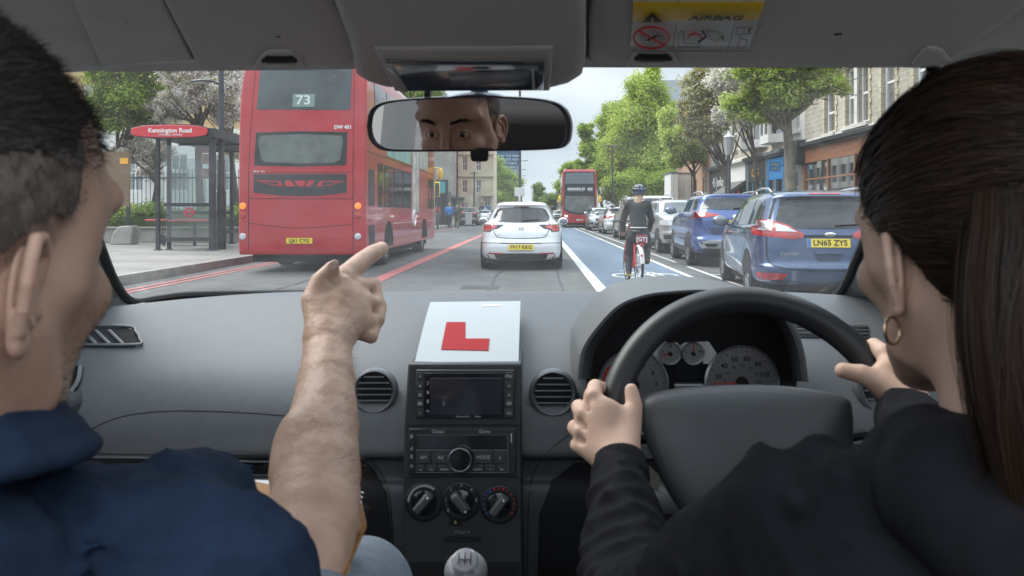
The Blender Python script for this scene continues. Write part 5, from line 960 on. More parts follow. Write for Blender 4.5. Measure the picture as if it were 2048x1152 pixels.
class Surf:
    def __init__(s, b): s.bvh = BVHTree.FromPolygons([Vector(v) for v in b.v], b.f)
    def at(s, px, py, off=.0015):
        d = ray(px, py).normalized(); h, n, _, _ = s.bvh.ray_cast(CAMP, d)
        if h is None: return W(px, py, 1.3)
        if n.dot(d) > 0: n = -n
        return h+n*off
    def decal(s, par, name, m, poly, off=.002, rings=4, seg=4, rnd=0, thick=.003):
        P = [Vector(p) for p in poly]
        for _ in range(rnd): P = [q for i in range(len(P)) for q in (P[i].lerp(P[(i+1) % len(P)], .22), P[i].lerp(P[(i+1) % len(P)], .78))]
        seg = max(1, seg//2**rnd); B_ = [P[i].lerp(P[(i+1) % len(P)], k/seg) for i in range(len(P)) for k in range(seg)]; n = len(B_); c = sum(B_, Vector((0, 0)))/n
        V = [s.at(*c, off)]; Fc = []
        for r in range(1, rings+1): V += [s.at(*(c.lerp(q, r/rings)), off) for q in B_]
        V += [s.at(*q, -thick) for q in B_]
        flip = sum(B_[i].x*B_[(i+1) % n].y-B_[(i+1) % n].x*B_[i].y for i in range(n)) > 0
        for i in range(n):
            j = (i+1) % n; Fc.append((0, 1+i, 1+j))
            for r in range(rings): Fc.append((1+r*n+i, 1+(r+1)*n+i, 1+(r+1)*n+j, 1+r*n+j))
        if flip: Fc = [q[::-1] for q in Fc]
        return MB().add(V, Fc).build(name, m, par, 50)
    def path(s, pts, off=.001, n=8, smooth=True):
        Pp = crv([(*p, 0) for p in pts], n) if smooth else [Vector((*p, 0)) for p in pts]; return [s.at(p.x, p.y, off) for p in Pp]
# ---- dashboard: one moulded surface swept across the car
prof = [(1.64, 1.03), (1.62, 1.052), (1.58, 1.052), (1.5, 1.022), (1.42, .984), (1.35, .94), (1.305, .89), (1.285, .84), (1.28, .815), (1.295, .806), (1.3, .795), (1.3, .77), (1.285, .757), (1.285, .7), (1.3, .6), (1.36, .5)]
pr = crv([(0, a, c) for a, c in prof], 5); xs = np.linspace(-.98, .98, 90); G_ = np.zeros((len(pr), len(xs), 3))
for i, p in enumerate(pr):
    for j, x in enumerate(xs):
        t_ = max(0, (abs(x)-.45)/.53); top = min(1, i/18); dz = 0; dy = -.3*t_**2.2
        if x > 0: # raised driver side
            g = math.exp(-((x-.29)/.2)**4)*math.exp(-((i-20)/9)**2); dy -= .02*g
        G_[i, j] = (x, p.y+dy*(1-.4*min(1, max(0, (i-18)/30))), p.z-.03*t_**1.6)
b = MB(); b.grid(G_); b.f = [q[::-1] for q in b.f]; dash = b.build('dashboard', DASH, cab, 40); DS = Surf(b)
b = MB()
def gl(pts, w=.0009, off=.0001, mm=None, smooth=True, S=DS): P = S.path(pts, off, 6, smooth); b.tube(P, w, 6)
gl([(590, 833), (500, 826), (400, 822), (320, 823), (250, 832), (195, 852), (163, 878), (160, 896), (190, 906), (300, 909), (590, 911)], .0009)
gl([(700, 900), (745, 925), (775, 975), (785, 1060), (786, 1150)], .0008); gl([(1190, 845), (1130, 875), (1075, 930), (1058, 1000), (1055, 1150)], .0008)
b.build('panel_seam', GAP, dash)
DS.decal(dash, 'trim_slot', BLK, [(60, 917), (640, 917), (640, 945), (60, 945)], .006, seg=16); b = MB(); P = DS.path([(40, 914), (300, 915), (640, 917)], .006); b.tube(P, .0017, 6); P = DS.path([(40, 948), (300, 948), (640, 949)], .006); b.tube(P, .0017, 6); b.build('trim_line', RIMG, dash)
for pl in ([(705, 905), (745, 935), (772, 985), (782, 1060), (784, 1152), (640, 1160), (640, 905)], [(1075, 1160), (1078, 1030), (1105, 960), (1150, 925), (1260, 925), (1300, 1160)]): DS.decal(dash, 'footwell_shade', BLK, pl, .006, rings=8, seg=8)  # flat black decals: the shade of the open footwell hollows put in as colour
# left corner vent and arc
lv = DS.decal(dash, 'corner_vent', BLK, [(100, 657), (255, 657), (280, 682), (268, 693), (100, 692)], .002); b = MB(); b.tube(DS.path([(100, 656), (250, 656), (272, 668), (279, 682), (268, 693), (100, 692)], .004, 5), .0028, 8); b.build('vent_rim', RIMG, lv)
for i, x in enumerate((150, 178, 205, 232)): b = MB(); b.tube([DS.at(x-14, 662, .002), DS.at(x+14, 691, .004)], .004, 6, flat=.5); b.build('vent_slat', RIMG, lv)
b = MB(); b.tube(DS.path([(158, 738), (150, 772), (118, 805), (60, 835)], .003, 6), .008, 8, flat=.8); b.build('speaker_rim', GLB, dash)
# round vents
def vent(px, py, rpx, Y=1.27):
    c = DS.at(px, py, 0); r = rpx*c.y/F; ax = Vector((0, -1, .12)).normalized(); b = MB(); b.lathe([(r*.8, -.02), (r*.86, .002), (r*.97, .007), (r*1.06, .0045), (r*1.12, -.012)], c=c+ax*.013, axis=ax, n=48); o = b.build('air_vent', RIMG, dash)
    b = MB(); b.lathe([(r*.87, 0), (0, 0.0001)], c=c+ax*.0115, axis=ax, n=40); b.build('vent_cavity', BLK, o)
    for i in range(6):
        h_ = (-.72+i*.285)*r; w = math.sqrt(max(0, (r*.85)**2-h_*h_)); b = MB(); b.box(c+ax*.016+Vector((0, 0, h_)), (2*w, .004, .0022), (math.radians(-12), 0, 0)); b.build('vent_slat', RIMG, o)
vent(752, 781, 41); vent(1106, 785, 43)
# ---- instrument hood
arch = [(1150, 760), (1152, 735), (1160, 695), (1190, 650), (1233, 607), (1286, 586), (1345, 578), (1420, 576), (1500, 590), (1560, 615), (1590, 650), (1608, 700), (1616, 752), (1617, 765)]
A0 = crv([(*p, 0) for p in arch], 6); hb = MB(); rows = []
cen = Vector((1385, 740))
for t_, Y, s_ in ((0, 1.252, .86), (.2, 1.235, .875), (.5, 1.19, .92), (.8, 1.172, .945), (1, 1.172, .975), (1, 1.182, .995), (1, 1.21, 1.0)):
    rows.append([W(*(cen+(Vector((p.x, p.y))-cen)*s_), Y) for p in A0])
base = rows[-1]
for Y, dz in ((1.27, .004), (1.34, .006), (1.44, .0), (1.52, -.02)): rows.append([Vector((cx.x, cx.y+(Y-1.21), cx.z+dz)) for cx in base])
hb.grid(np.array([[tuple(p) for p in r] for r in rows])); hood = hb.build('instrument_hood', mat('hood_plastic', (.085, .09, .095), .5, bump=.25, bs=900, bdist=.0005), cab, 50)
cl = thing('x', 'x', 'x') if 0 else None
b = MB(); YC = 1.25; b.prism([((1385+(p[0]-1385)*.9-VX)*YC/F, H-(742+(p[1]-742)*.88-VY)*YC/F) for p in arch]+[((1590-VX)*YC/F, H-(830-VY)*YC/F), ((1175-VX)*YC/F, H-(830-VY)*YC/F)], (0, YC, 0), (1, 0, 0), (0, 0, 1), (0, 1, 0), .01); clus = b.build('instrument_cluster', BLK, cab)
GFACE = mat('gauge_face', (.8, .81, .82), .5, noise=.06, ns=60); NEED = mat('gauge_needle', (.7, .05, .02), .4, emit=None); CP = Vector((0, -1, 0))
def gauge(px, py, rpx, lab, rr, a0, a1, needle, red=None, name='gauge', Y=1.247, ts=1., small=False):
    c = W(px, py, Y); r = rpx*Y/F; o_ = MB().lathe([(r, 0), (r*1.03, .006), (r*.97, .009), (r*.95, .004)], c=c, axis=(0, -1, 0), n=48).build(name, RIMM, clus); MB().lathe([(r*.97, .003), (0, .0031)], c=c, axis=(0, -1, 0), n=48).build('gauge_face', GFACE, o_)
    pt = lambda a, q, d=.0042: c+Vector((math.cos(math.radians(a))*q*r, -d, math.sin(math.radians(a))*q*r)); b = MB(); n = 6 if small else 26
    for i in range(n+1):
        a = a0+(a1-a0)*i/n; b.tube([pt(a, .93), pt(a, .82 if i % 2 == 0 else .87)], .0005 if not small else .0004, 4)
    b.build('tick_marks', INK, o_)
    if red: b = MB(); b.torus(c+Vector((0, -.004, 0)), r*.86, r*.04, (0, -1, 0), 20, 6, *red, flat=.05); b.build('red_band', mat('gauge_red', (.6, .03, .02), .5), o_)
    for i, s_ in enumerate(lab): a = a0+(a1-a0)*(rr[0]+(rr[1]-rr[0])*i/max(1, len(lab)-1)); text(s_, r*.19*ts, INK, o_, PM(pt(a, .66, .0045), (1, 0, 0), (0, 0, 1)), 'lettering', .0003, bold=.0002)
    b = MB(); b.tube([pt(needle, -.12, .009), pt(needle, .85, .009)], [.0016, .0006], 6); b.build('needle', NEED, o_); b = MB(); b.lathe([(r*.17, .004), (r*.16, .013), (0, .014)], c=c, axis=(0, -1, 0), n=24); b.build('needle_cap', BLK, o_); return o_, pt
g1, p1 = gauge(1266, 768, 69, ['0', '1', '2', '3', '4', '5', '6', '7'], (0, .86), 215, -35, 200, (-20, 38)); g2, p2 = gauge(1482, 764, 73, ['10', '30', '40', '60', '80', '90', '110', '130'], (.08, .9), 215, -35, 181)
for i, s_ in enumerate(('20', '60', '80', '100', '120', '160', '180')): a = 175-i*29; text(s_, .006, INK, g2, PM(p2(a, .46, .0045), (1, 0, 0), (0, 0, 1)), 'lettering', .0003)
b = MB(); b.prism([(-.052, -.017), (.052, -.017), (.058, 0), (.045, .019), (.006, .017), (0, .012), (-.006, .017), (-.05, .019), (-.06, 0)], W(1361, 706, 1.248), (1, 0, 0), (0, 0, 1), (0, -1, 0), .002); b.build('gauge_panel', GFACE, clus)
gauge(1339, 706, 22, ['0', '1/2', '1'], (0, 1), 165, 15, 190, small=True, ts=1.5); gauge(1385, 706, 22, ['C', 'H'], (0, 1), 165, 15, 88, small=True, ts=1.6)
b = MB(); b.box(W(1377, 772, 1.24), (.047, .012, .009)); b.build('trip_button', RIMM, clus, bevel=.002); b = MB(); b.box(W(1377, 738, 1.246), (.046, .004, .034)); b.build('trip_display', GLB, clus)
# right-hand vents
rv = DS.decal(dash, 'side_vent', BLK, [(1588, 650), (1735, 652), (1740, 678), (1600, 676)], .002)
for y in (655, 662, 669): b = MB(); b.tube([DS.at(1590, y, .004), DS.at(1735, y+2, .004)], .0016, 6); b.build('vent_slat', RIMG, rv)
vent(1770, 770, 60)
# ---- centre stack
def sp2(px, py): Y = 1.262-.00008*(py-727); return W(px, py, Y)
b = MB(); ou = [(816, 727), (1043, 727), (1043, 850), (1046, 1180), (803, 1180), (808, 850)]; fr = [sp2(*p) for p in ou]; bk = [p+Vector((0, .14, .0)) for p in fr]
b.add(fr+bk, [(5, 4, 3, 2, 1, 0)]+[(i, (i+1) % 6, 6+(i+1) % 6, 6+i) for i in range(6)]); con = b.build('centre_console', DASHD, cab, bevel=.003)
nC = (sp2(900, 1100)-sp2(900, 800)).cross(Vector((1, 0, 0))).normalized(); nC = nC if nC.y < 0 else -nC; upC = (sp2(900, 800)-sp2(900, 1100)).normalized()
def cpt(px, py, off=0): return sp2(px, py)+nC*off
def crect(par, name, m, x0, y0, x1, y1, off, d=.004, bev=.0008):
    b = MB(); b.add([cpt(x0, y1, off), cpt(x1, y1, off), cpt(x1, y0, off), cpt(x0, y0, off), cpt(x0, y1, off-d), cpt(x1, y1, off-d), cpt(x1, y0, off-d), cpt(x0, y0, off-d)], [(0, 1, 2, 3), (7, 6, 5, 4), (0, 4, 5, 1), (1, 5, 6, 2), (2, 6, 7, 3), (3, 7, 4, 0)]); return b.build(name, m, par, bevel=bev)
def ctext(par, s, px, py, hpx, off, m=None, xs=1): text(s, hpx*1.262/F*1.35, m or PRT, par, PM(cpt(px, py, off), (1, 0, 0), upC), 'lettering', .0003, xs=xs)
b = MB(); P = [cpt(*p, .001) for p in ((816, 850), (1043, 850))]; b.tube(P, .0012, 6); P = [cpt(*p, .001) for p in ((806, 953), (1045, 953))]; b.tube(P, .0012, 6); b.build('panel_seam', BLK, con)
sc_ = crect(con, 'touchscreen', mat('screen_bezel', (.02, .022, .025), .35, coat=.3), 833, 739, 1029, 836, .006, .01, .0015); crect(sc_, 'screen_surround', GLB, 850, 745, 1008, 833, .0075, .003, .0005); crect(sc_, 'display', mat('screen_glass', (.028, .032, .042), .1, coat=1), 862, 755, 1003, 828, .0085, .002, .0003)
for x0, x1 in ((835, 848), (1011, 1026)):
    for j in range(5): o = crect(sc_, 'button', mat('button_black', (.035, .037, .042), .5), x0, 744+j*18, x1, 759+j*18, .0085, .004, .0006); ctext(o, ('+', 'o', '#', '88', '-')[j] if x0 < 900 else ('PW', 'n', 'a', '88', 'co')[j], (x0+x1)/2, 752+j*18, 7, .0088)
for j, s_ in enumerate(('7', '8', '8', 'o')): ctext(sc_, s_, 857, 766+j*18, 7, .0078)
ctext(sc_, 'Gesmerama', 926, 831.2, 4, .0078); ctext(sc_, 'Beew', 957, 831.2, 4, .0078)
rd = crect(con, 'radio', mat('radio_face', (.018, .019, .022), .4), 819, 856, 1032, 948, .005, .01, .0015); crect(rd, 'display', mat('radio_display', (.015, .017, .02), .15, coat=.6), 833, 868, 1014, 898, .0065, .003, .0005); b = MB(); b.tube([cpt(833, 899, .007), cpt(1016, 899, .007)], .0008, 6); b.tube([cpt(1016, 868, .007), cpt(1016, 942, .007)], .0008, 6); b.tube([cpt(834, 943, .007), cpt(1015, 943, .007)], .0006, 6); b.build('trim_line', RIMG, rd)
for x0, x1, s_ in ((834, 862, 'AM'), (864, 900, 'Ad'), (948, 986, 'MODE'), (988, 1014, 'a')): o = crect(rd, 'button', MAT['button_black'], x0, 902, x1, 925, .0075, .004, .0006); ctext(o, s_, (x0+x1)/2, 913, 7, .0078)
for x0, x1, s_ in ((834, 851, 'w'), (853, 874, 'Tu'), (876, 905, 'MENU'), (944, 968, 'SCAN'), (970, 992, '+'), (994, 1014, 'Rx')): o = crect(rd, 'button', MAT['button_black'], x0, 928, x1, 941, .0075, .004, .0006); ctext(o, s_, (x0+x1)/2, 937, 4.5, .0078)
for y, s_ in ((872, '8'), (896, 'd'), (912, '8'), (930, 'o')): ctext(rd, s_, 824, y, 8, .0055)
ctext(rd, 'Classic', 877, 862, 7, .0055); ctext(rd, 'Game', 970, 862, 7, .0055); b = MB(); b.tube([cpt(1023, 866, .006), cpt(1023, 884, .006)], .0012, 6); b.build('slot', PRT, rd)
b = MB(); c = cpt(922, 915, .004); b.lathe([(.021, 0), (.0205, .012), (.018, .018), (.0172, .0175), (.0165, .015), (0, .0155)], c=c, axis=nC, n=40); b.build('volume_knob', GLB, rd); b = MB(); b.torus(c+nC*.0165, .0178, .0012, nC, 40, 8); b.build('knob_ring', RIMM, rd)
BR = mat('print_blue', (.03, .2, .7), .5); RR = mat('print_red', (.75, .03, .06), .5)
for i, (px, py, ang) in enumerate(((848, 1003, 50), (922, 1002, 130), (998, 1008, 52))):
    c = cpt(px, py, 0); r = .031; o = MB().lathe([(r, 0), (r*.98, .003), (r*.9, .004), (r*.88, .0015), (0, .0016)], c=c, axis=nC, n=44).build('climate_dial', mat('dial_black', (.015, .016, .018), .45), con); vx = Vector((1, 0, 0)); pt = lambda a, q, d: c+(vx*math.cos(math.radians(a))+upC*math.sin(math.radians(a)))*q*r+nC*d
    MB().lathe([(r*.66, .001), (r*.62, .008), (r*.56, .009), (0, .0092)], c=c, axis=nC, n=40).build('dial_base', GLB, o)
    b = MB(); u = (vx*math.cos(math.radians(ang))+upC*math.sin(math.radians(ang))); v = nC.cross(u); M_ = Matrix((u, v, nC)).transposed(); b.box(c+nC*.015, (r*1.28, r*.5, .016), M_, .82); b.build('dial_grip', mat('grip_grey', (.07, .073, .08), .4), o, bevel=.003)
    b = MB(); e_ = -1 if i != 1 else 1; b.tube([c-u*r*.4*e_+nC*.0236, c+u*r*.45*e_*-1*1.1+nC*.0234], .0011, 6); b.build('pointer', WHL, o)
    if i == 0: b = MB(); b.torus(c+nC*.002, r*.8, .0017, nC, 30, 6, 0, 130, flat=.2); b.xf(Matrix.Translation(c) @ Matrix.Rotation(0, 4, 'X') @ Matrix.Translation(-c)); o2 = b.build('scale_arc', PRT, o); 
    if i == 1:
        for k, s_ in enumerate(('0', '1', '2', '3', '4', '5')): text(s_, .0075, PRT, o, PM(pt(215-k*42, .8, .0022), vx, upC), 'lettering', .0003)
    if i == 2:
        for k in range(15): a = 215-k*17.8; b = MB(); b.sphere(pt(a, .8, .002), (.0013+.0007*(4 < k < 9),)*3, 8, 6); b.build('temperature_mark', BR if k < 6 else RR, o)
ctext(con, 'a', 911, 1043, 9, .001, mat('print_green', (.5, .5, .12), .5)); crect(con, 'indicator', BLK, 898, 1036, 924, 1052, .0005, .001, 0); ctext(con, 'Olden-4', 924, 1064, 7, .001, mat('faint_print', (.2, .2, .21), .5)); crect(con, 'card_slot', BLK, 889, 1072, 962, 1084, .001, .002); crect(con, 'storage_tray', BLK, 815, 1122, 1040, 1180, .001, .002)
# gear lever
gl_ = MB(); c = W(932, 1142, .98); gl_.sphere(c, (.0275, .0275, .024), 32, 20); gk = gl_.build('gear_knob', mat('satin_silver', (.42, .43, .44), .35, .5), cab); b = MB(); b.cyl(c-Vector((0, 0, .02)), c+Vector((0, -.03, -.2)), .013, .02); b.lathe([(.02, -.03), (.06, -.16)], c=c, n=20); b.build('gear_lever', BLK, cab)
Nk = Vector((0, -.62, .78)); b = MB(); b.lathe([(.018, 0), (.014, .0035), (0, .005)], c=c+Nk*.0235, axis=Nk, n=28); b.build('knob_cap', mat('cap_grey', (.3, .31, .33), .25, .3, coat=.6), gk)
b = MB(); vv = Nk.cross(Vector((1, 0, 0))).normalized(); vv = vv if vv.z > 0 else -vv; q = c+Nk*.0292
for x in (-.0075, 0, .0075): b.tube([q+Vector((x, 0, 0))-vv*.006, q+Vector((x, 0, 0))+vv*.006], .0006, 4)
b.tube([q-Vector((.0075, 0, 0)), q+Vector((.0075, 0, 0))], .0006, 4); b.build('gear_pattern', INK, gk)
for x, s_ in ((-.0075, '1'), (0, '3'), (.0075, '5')): text(s_, .004, INK, gk, PM(q+Vector((x, 0, 0))+vv*.0085-Nk*.001, (1, 0, 0), vv), 'lettering', .0006)
# ---- steering wheel
X0, Z0, RA = .287, .925, .19; ta = math.radians(25); TU = Vector((0, math.sin(ta), math.cos(ta))); TN = Vector((0, -math.cos(ta), math.sin(ta))); SWC = Vector((X0, 1., Z0)); swp = lambda a, r, d=0: SWC+Vector((math.sin(math.radians(a))*r, 0, 0))+TU*math.cos(math.radians(a))*r+TN*d
b = MB(); b.torus(SWC, RA, .0188, TN, 110, 20); sw = b.build('steering_wheel', RIML, cab)
hubo = [(1280, 800), (1296, 788), (1335, 779), (1400, 772), (1480, 769), (1560, 771), (1640, 781), (1690, 795), (1704, 815), (1706, 870), (1698, 930), (1660, 1010), (1600, 1060), (1490, 1085), (1400, 1060), (1345, 1000), (1305, 920), (1286, 860)]
Hc = Vector((1492, 905)); HP = crv([(*p, 0) for p in hubo+[hubo[0]]], 4)[:-1]; rows = []
for q, d in ((1.0, -.03), (1.0, -.012), (.985, -.003), (.955, .004), (.88, .009), (.7, .015), (.45, .019), (.2, .021), (.01, .0215)):
    rr = []
    for p in HP:
        px, py = Hc.x+(p.x-Hc.x)*q, Hc.y+(p.y-Hc.y)*q; d_ = ray(px, py); P0 = SWC+TN*(.012+d); k = (P0-CAMP).dot(TN)/d_.dot(TN); rr.append(tuple(CAMP+d_*k))
    rows.append(rr)
hb = MB(); hb.grid(np.array(rows), close_v=True); hb.f = [q[::-1] for q in hb.f]; hb.build('airbag_cover', mat('airbag_vinyl', (.05, .056, .062), .45, bump=.3, bs=700, bdist=.0006), sw, 60)
for a0 in (96, -96, 180):
    b = MB(); w = .03 if a0 != 180 else .04; A = [swp(a0, .07, -.012), swp(a0, .13, -.014), swp(a0, RA, -.004)]; b.tube(A, [w, w*.8, w*.45], 12, flat=.45); b.build('spoke', DASHD, sw)
b = MB(); b.cyl(SWC-TN*.02, SWC-TN*.2, .06, .07, 24); b.build('steering_column', BLK, cab); b = MB(); b.tube([SWC-TN*.08+Vector((-.06, 0, 0)), SWC-TN*.075+Vector((-.17, 0, .02))], [.012, .007], 8); b.build('control_stalk', BLK, cab); b = MB(); b.tube([SWC-TN*.08+Vector((.06, 0, 0)), SWC-TN*.075+Vector((.17, 0, .02))], [.012, .007], 8); b.build('control_stalk', BLK, cab)
b = MB(); P0 = [W(1298, 930, 1.12), W(1318, 950, 1.12), W(1318, 1010, 1.12), W(1304, 1005, 1.12)]; b.add([tuple(p) for p in P0], [(0, 3, 2, 1)]); b.build('column_label', mat('paper_label', (.7, .68, .58), .7), cab)
b = MB(); b.box((X0, 1.15, .74), (.3, .1, .16)); b.build('knee_panel', DASHD, cab, bevel=.03)
# ---- headliner, visors, overhead console
def rp(px, py):    # roof plane seen at a pixel
    P0, n = Vector((0, .965, 1.396)), Vector((0, .19, 1)).normalized(); d = ray(px, py); k = (P0-CAMP).dot(n)/d.dot(n); return CAMP+d*k, n
def roofpatch(poly, thick, off, rnd=0):
    P = [Vector(p) for p in poly]
    for _ in range(rnd): P = [q for i in range(len(P)) for q in (P[i].lerp(P[(i+1) % len(P)], .25), P[i].lerp(P[(i+1) % len(P)], .75))]
    V = []; n = len(P); c = sum(P, Vector((0, 0)))/n
    for q, d in ((1, off+thick), (1, off+thick*.45), (.993, off+thick*.12), (.975, off), (.9, off-.001), (.5, off-.002), (.02, off-.002)):
        for p in P: h, nn = rp(*(c.lerp(p, q))); V.append(h-nn*(-d))
    Fc = [(r*n+i, r*n+(i+1) % n, (r+1)*n+(i+1) % n, (r+1)*n+i) for r in range(6) for i in range(n)]
    return MB().add(V, Fc)
b = MB(); G_ = np.zeros((24, 40, 3))
for i in range(24):
    y = .99-.62*i/23
    for j in range(40): x = -.85+1.7*j/39; G_[i, j] = (x, y-.06*(abs(x)/.8)**2.5, 1.412+.19*(.965-y)*.85-.05*(abs(x)/.8)**4)
b.grid(G_); hl = b.build('headliner', LINER, cab, 180); so_ = hl.modifiers.new('solid', 'SOLIDIFY'); so_.thickness = -.03
lv_ = roofpatch([(205, 137), (120, -60), (296, -60), (392, 132)], .016, -.001, 0).build('liner_panel', LINER, cab, 60)
vl = roofpatch([(398, 131), (540, 128), (690, 128), (706, 118), (710, 98), (698, 60), (640, -60), (300, -60), (345, 30)], .016, -.004).build('sun_visor', VIS, cab, 60); vr = roofpatch([(1178, 122), (1500, 124), (1800, 131), (1838, 128), (1905, 110), (1985, 60), (2075, -10), (2110, -60), (1195, -60), (1176, 40)], .016, -.004).build('sun_visor', VIS, cab, 60)
lowf = roofpatch([(195, 140), (450, 132), (715, 131), (735, 145), (1150, 145), (1172, 127), (1500, 124), (1842, 131), (1850, 115), (1172, 116), (900, 116), (400, 116), (200, 126)], .03, -.002).build('roof_edge', LINER, cab, 60)
for x0, x1, y0, y1, par in ((520, 600, 95, 120, vl), (1264, 1348, 91, 115, vr), (1835, 1890, 88, 110, vr)):
    m_ = (x0+x1)/2; b = roofpatch([(x0-12, y1+6), (x0+4, y0+2), (x0+20, y0-6), (x1-20, y0-6), (x1-4, y0+2), (x1+12, y1+6)], .008, -.008).build('visor_clip', VIS, par, 60)
    if x0 < 1800: roofpatch([(x0+4, y0+10), (x0+14, y0+1), (x1-14, y0+1), (x1-4, y0+10)], .004, -.0125).build('clip_recess', BLK, par, 60); roofpatch([(x0+16, y0+13), (x1-16, y0+13), (x1-20, y0+21), (x0+20, y0+21)], .003, -.0135, 1).build('clip_tab', VIS, par, 60)
oc = roofpatch([(712, 126), (735, 140), (770, 151), (850, 155), (1050, 155), (1105, 152), (1140, 143), (1166, 126), (1172, 90), (1172, -60), (655, -60), (700, 60)], .03, -.016).build('overhead_console', VIS, cab, 60)
fr_ = roofpatch([(750, 62), (1106, 60), (1100, 149), (790, 150)], .01, -.022).build('lamp_frame', mat('lamp_frame_vinyl', (.5, .47, .45), .6), oc, 60); ln = roofpatch([(772, 80), (1090, 80), (1088, 141), (806, 143)], .006, -.0265, 0).build('lamp_lens', mat('dome_lens', (.06, .07, .085), .18, coat=.8), oc, 60)
roofpatch([(895, 100), (1060, 97), (1062, 118), (902, 128)], .003, -.0285).build('lamp_reflector', mat('lens_pale', (.22, .25, .28), .25), ln, 60); roofpatch([(775, 84), (786, 84), (818, 141), (808, 142)], .004, -.0287).build('lens_edge', mat('lens_clear', (.4, .42, .44), .2), ln, 60); roofpatch([(1062, 92), (1068, 92), (1070, 136), (1064, 136)], .003, -.0289).build('lens_edge', MAT['lens_clear'], ln, 60)
# airbag label on the driver's visor
LB0 = MB()
def lbl(name, m, poly, off, par): return roofpatch(poly, .001, off).build(name, m, par, 60)
WL = mat('label_white', (.7, .7, .68), .5); YL = mat('label_yellow', (.85, .55, .02), .5); al = lbl('airbag_label', WL, [(1261, 80), (1498, 80), (1528, -12), (1267, -12)], -.0072, vr)
lbl('label_band', YL, [(1264.5, 26), (1517, 24), (1528, -12), (1266, -12)], -.0092, al); LI = mat('label_ink', (.02, .02, .02), .5); LRd = mat('label_red', (.6, .03, .04), .5)
def rmat(px, py, off=-.0105):
    h, n = rp(px, py); hx, _ = rp(px+10, py); hy, _ = rp(px, py-10); M_ = PM(h+n*off, hx-h, hy-h); return M_
k_ = (rp(1432, 12)[0]-CAMP).length/F; text('AIRBAG', 26*k_, LI, al, rmat(1431, 11, -.0138), 'lettering', .0004, xs=1.12, bold=.0004, shear=.1)
lbl('warning_triangle', LI, [(1286, 20), (1322, 20), (1304, 2)], -.0135, al); lbl('exclamation', YL, [(1302.5, 17), (1305.5, 17), (1305.5, 7), (1302.5, 7)], -.0145, al)
def rline(pts, w, m, off=-.0122, name='pictogram'):
    P = []
    for p in pts: h, n = rp(*p); P.append(h+n*off)
    return P, w, m
def rtube(name, m, lst, w):
    b = MB()
    for pts in lst: b.tube([rp(*p)[0]+rp(*p)[1]*-.013 for p in pts], w, 5)
    return b.build(name, m, al)
ell = [(1302+35*math.cos(q), 53+22*math.sin(q)) for q in np.linspace(0, 2*math.pi, 33)]; rtube('prohibition_sign', LRd, [ell, [(1276, 39), (1328, 68)]], .0014); rtube('label_rule', LI, [[(1344, 79), (1352, 27)], [(1454, 79), (1468, 27)], [(1261, 80), (1498, 80), (1520, 24)]], .0004)
GI = mat('label_grey_ink', (.12, .12, .13), .5); rtube('pictogram', GI, [[(1281, 46), (1284, 64), (1308, 66), (1310, 61), (1290, 58), (1285, 46)], [(1312, 50), (1322, 48), (1330, 58)], [(1356, 45), (1356, 72), (1398, 72), (1400, 66), (1368, 65), (1366, 48)], [(1358, 42), (1366, 38), (1370, 44), (1362, 46)], [(1412, 38), (1435, 40), (1446, 50), (1430, 60), (1420, 56), (1416, 44), (1412, 38)], [(1474, 32), (1506, 30), (1502, 44), (1470, 46), (1474, 32)], [(1488, 31), (1486, 45)], [(1480, 50), (1474, 74), (1488, 74), (1494, 58), (1484, 56), (1480, 50)]], .0005)
rtube('pictogram', LI, [[(1404, 39), (1412, 50), (1396, 62)], [(1443, 50), (1446, 58)], [(1296, 57), (1312, 50)], [(1499, 34), (1496, 41)]], .0013); rtube('pictogram', LRd, [[(1374, 54), (1378, 47), (1390, 45), (1398, 47), (1402, 53)], [(1386, 46), (1386, 40)]], .0011)
# ---- windscreen, seals, pillars
ap = {}
seal = [(610, 587), (400, 589), (330, 596), (282, 603), (258, 594), (238, 565), (222, 530), (190, 440), (130, 250), (95, 140)]
sealr = [(1250, 588), (1560, 592), (1610, 600), (1645, 603), (1672, 588), (1690, 560), (1705, 525), (1745, 430), (1815, 250), (1858, 140)]
def wp_(px, py):   # point on the windscreen plane
    P0, n = Vector((0, 1.63, 1.045)), Vector((0, .355, .66)).normalized(); n = Vector((0, .36, .66)).normalized(); d = ray(px, py); k = (P0-CAMP).dot(n)/d.dot(n); return CAMP+d*k
b = MB(); b.add([wp_(40, 640), wp_(1960, 640), wp_(1960, 60), wp_(40, 60)], [(0, 1, 2, 3)]); ws = b.build('windscreen', glass('windscreen_glass', (.93, .96, .95), .018, .01, veil=.014), cab)
for pts, sg in ((seal, -1), (sealr, 1)):
    P = crv([(*p, 0) for p in pts], 6); b = MB(); b.tube([wp_(p.x, p.y)+Vector((0, -.012, 0)) for p in P], .009, 8); b.build('window_seal', BLK, cab)
    rows = []; ps = P[14:]
    for k_, (ox, oy, dy) in enumerate(((0, 0, -.006), (sg*12, 8, -.035), (sg*34, 20, -.07), (sg*90, 34, -.12), (sg*190, 60, -.2), (sg*420, 90, -.34))):
        rows.append([tuple(wp_(p.x+ox*.9, p.y+oy*.5*(1 if p.y > 300 else .4))+Vector((0, dy, 0))) for p in ps])
    b = MB(); b.grid(np.array(rows)); o = b.build('pillar_trim', TRIM, cab, 180); 
b = MB(); b.tube([wp_(572, 587)+Vector((0, -.005, .002)), wp_(612, 587)+Vector((0, -.005, .002))], .003, 6); b.build('wiper_rest', BLK, cab)
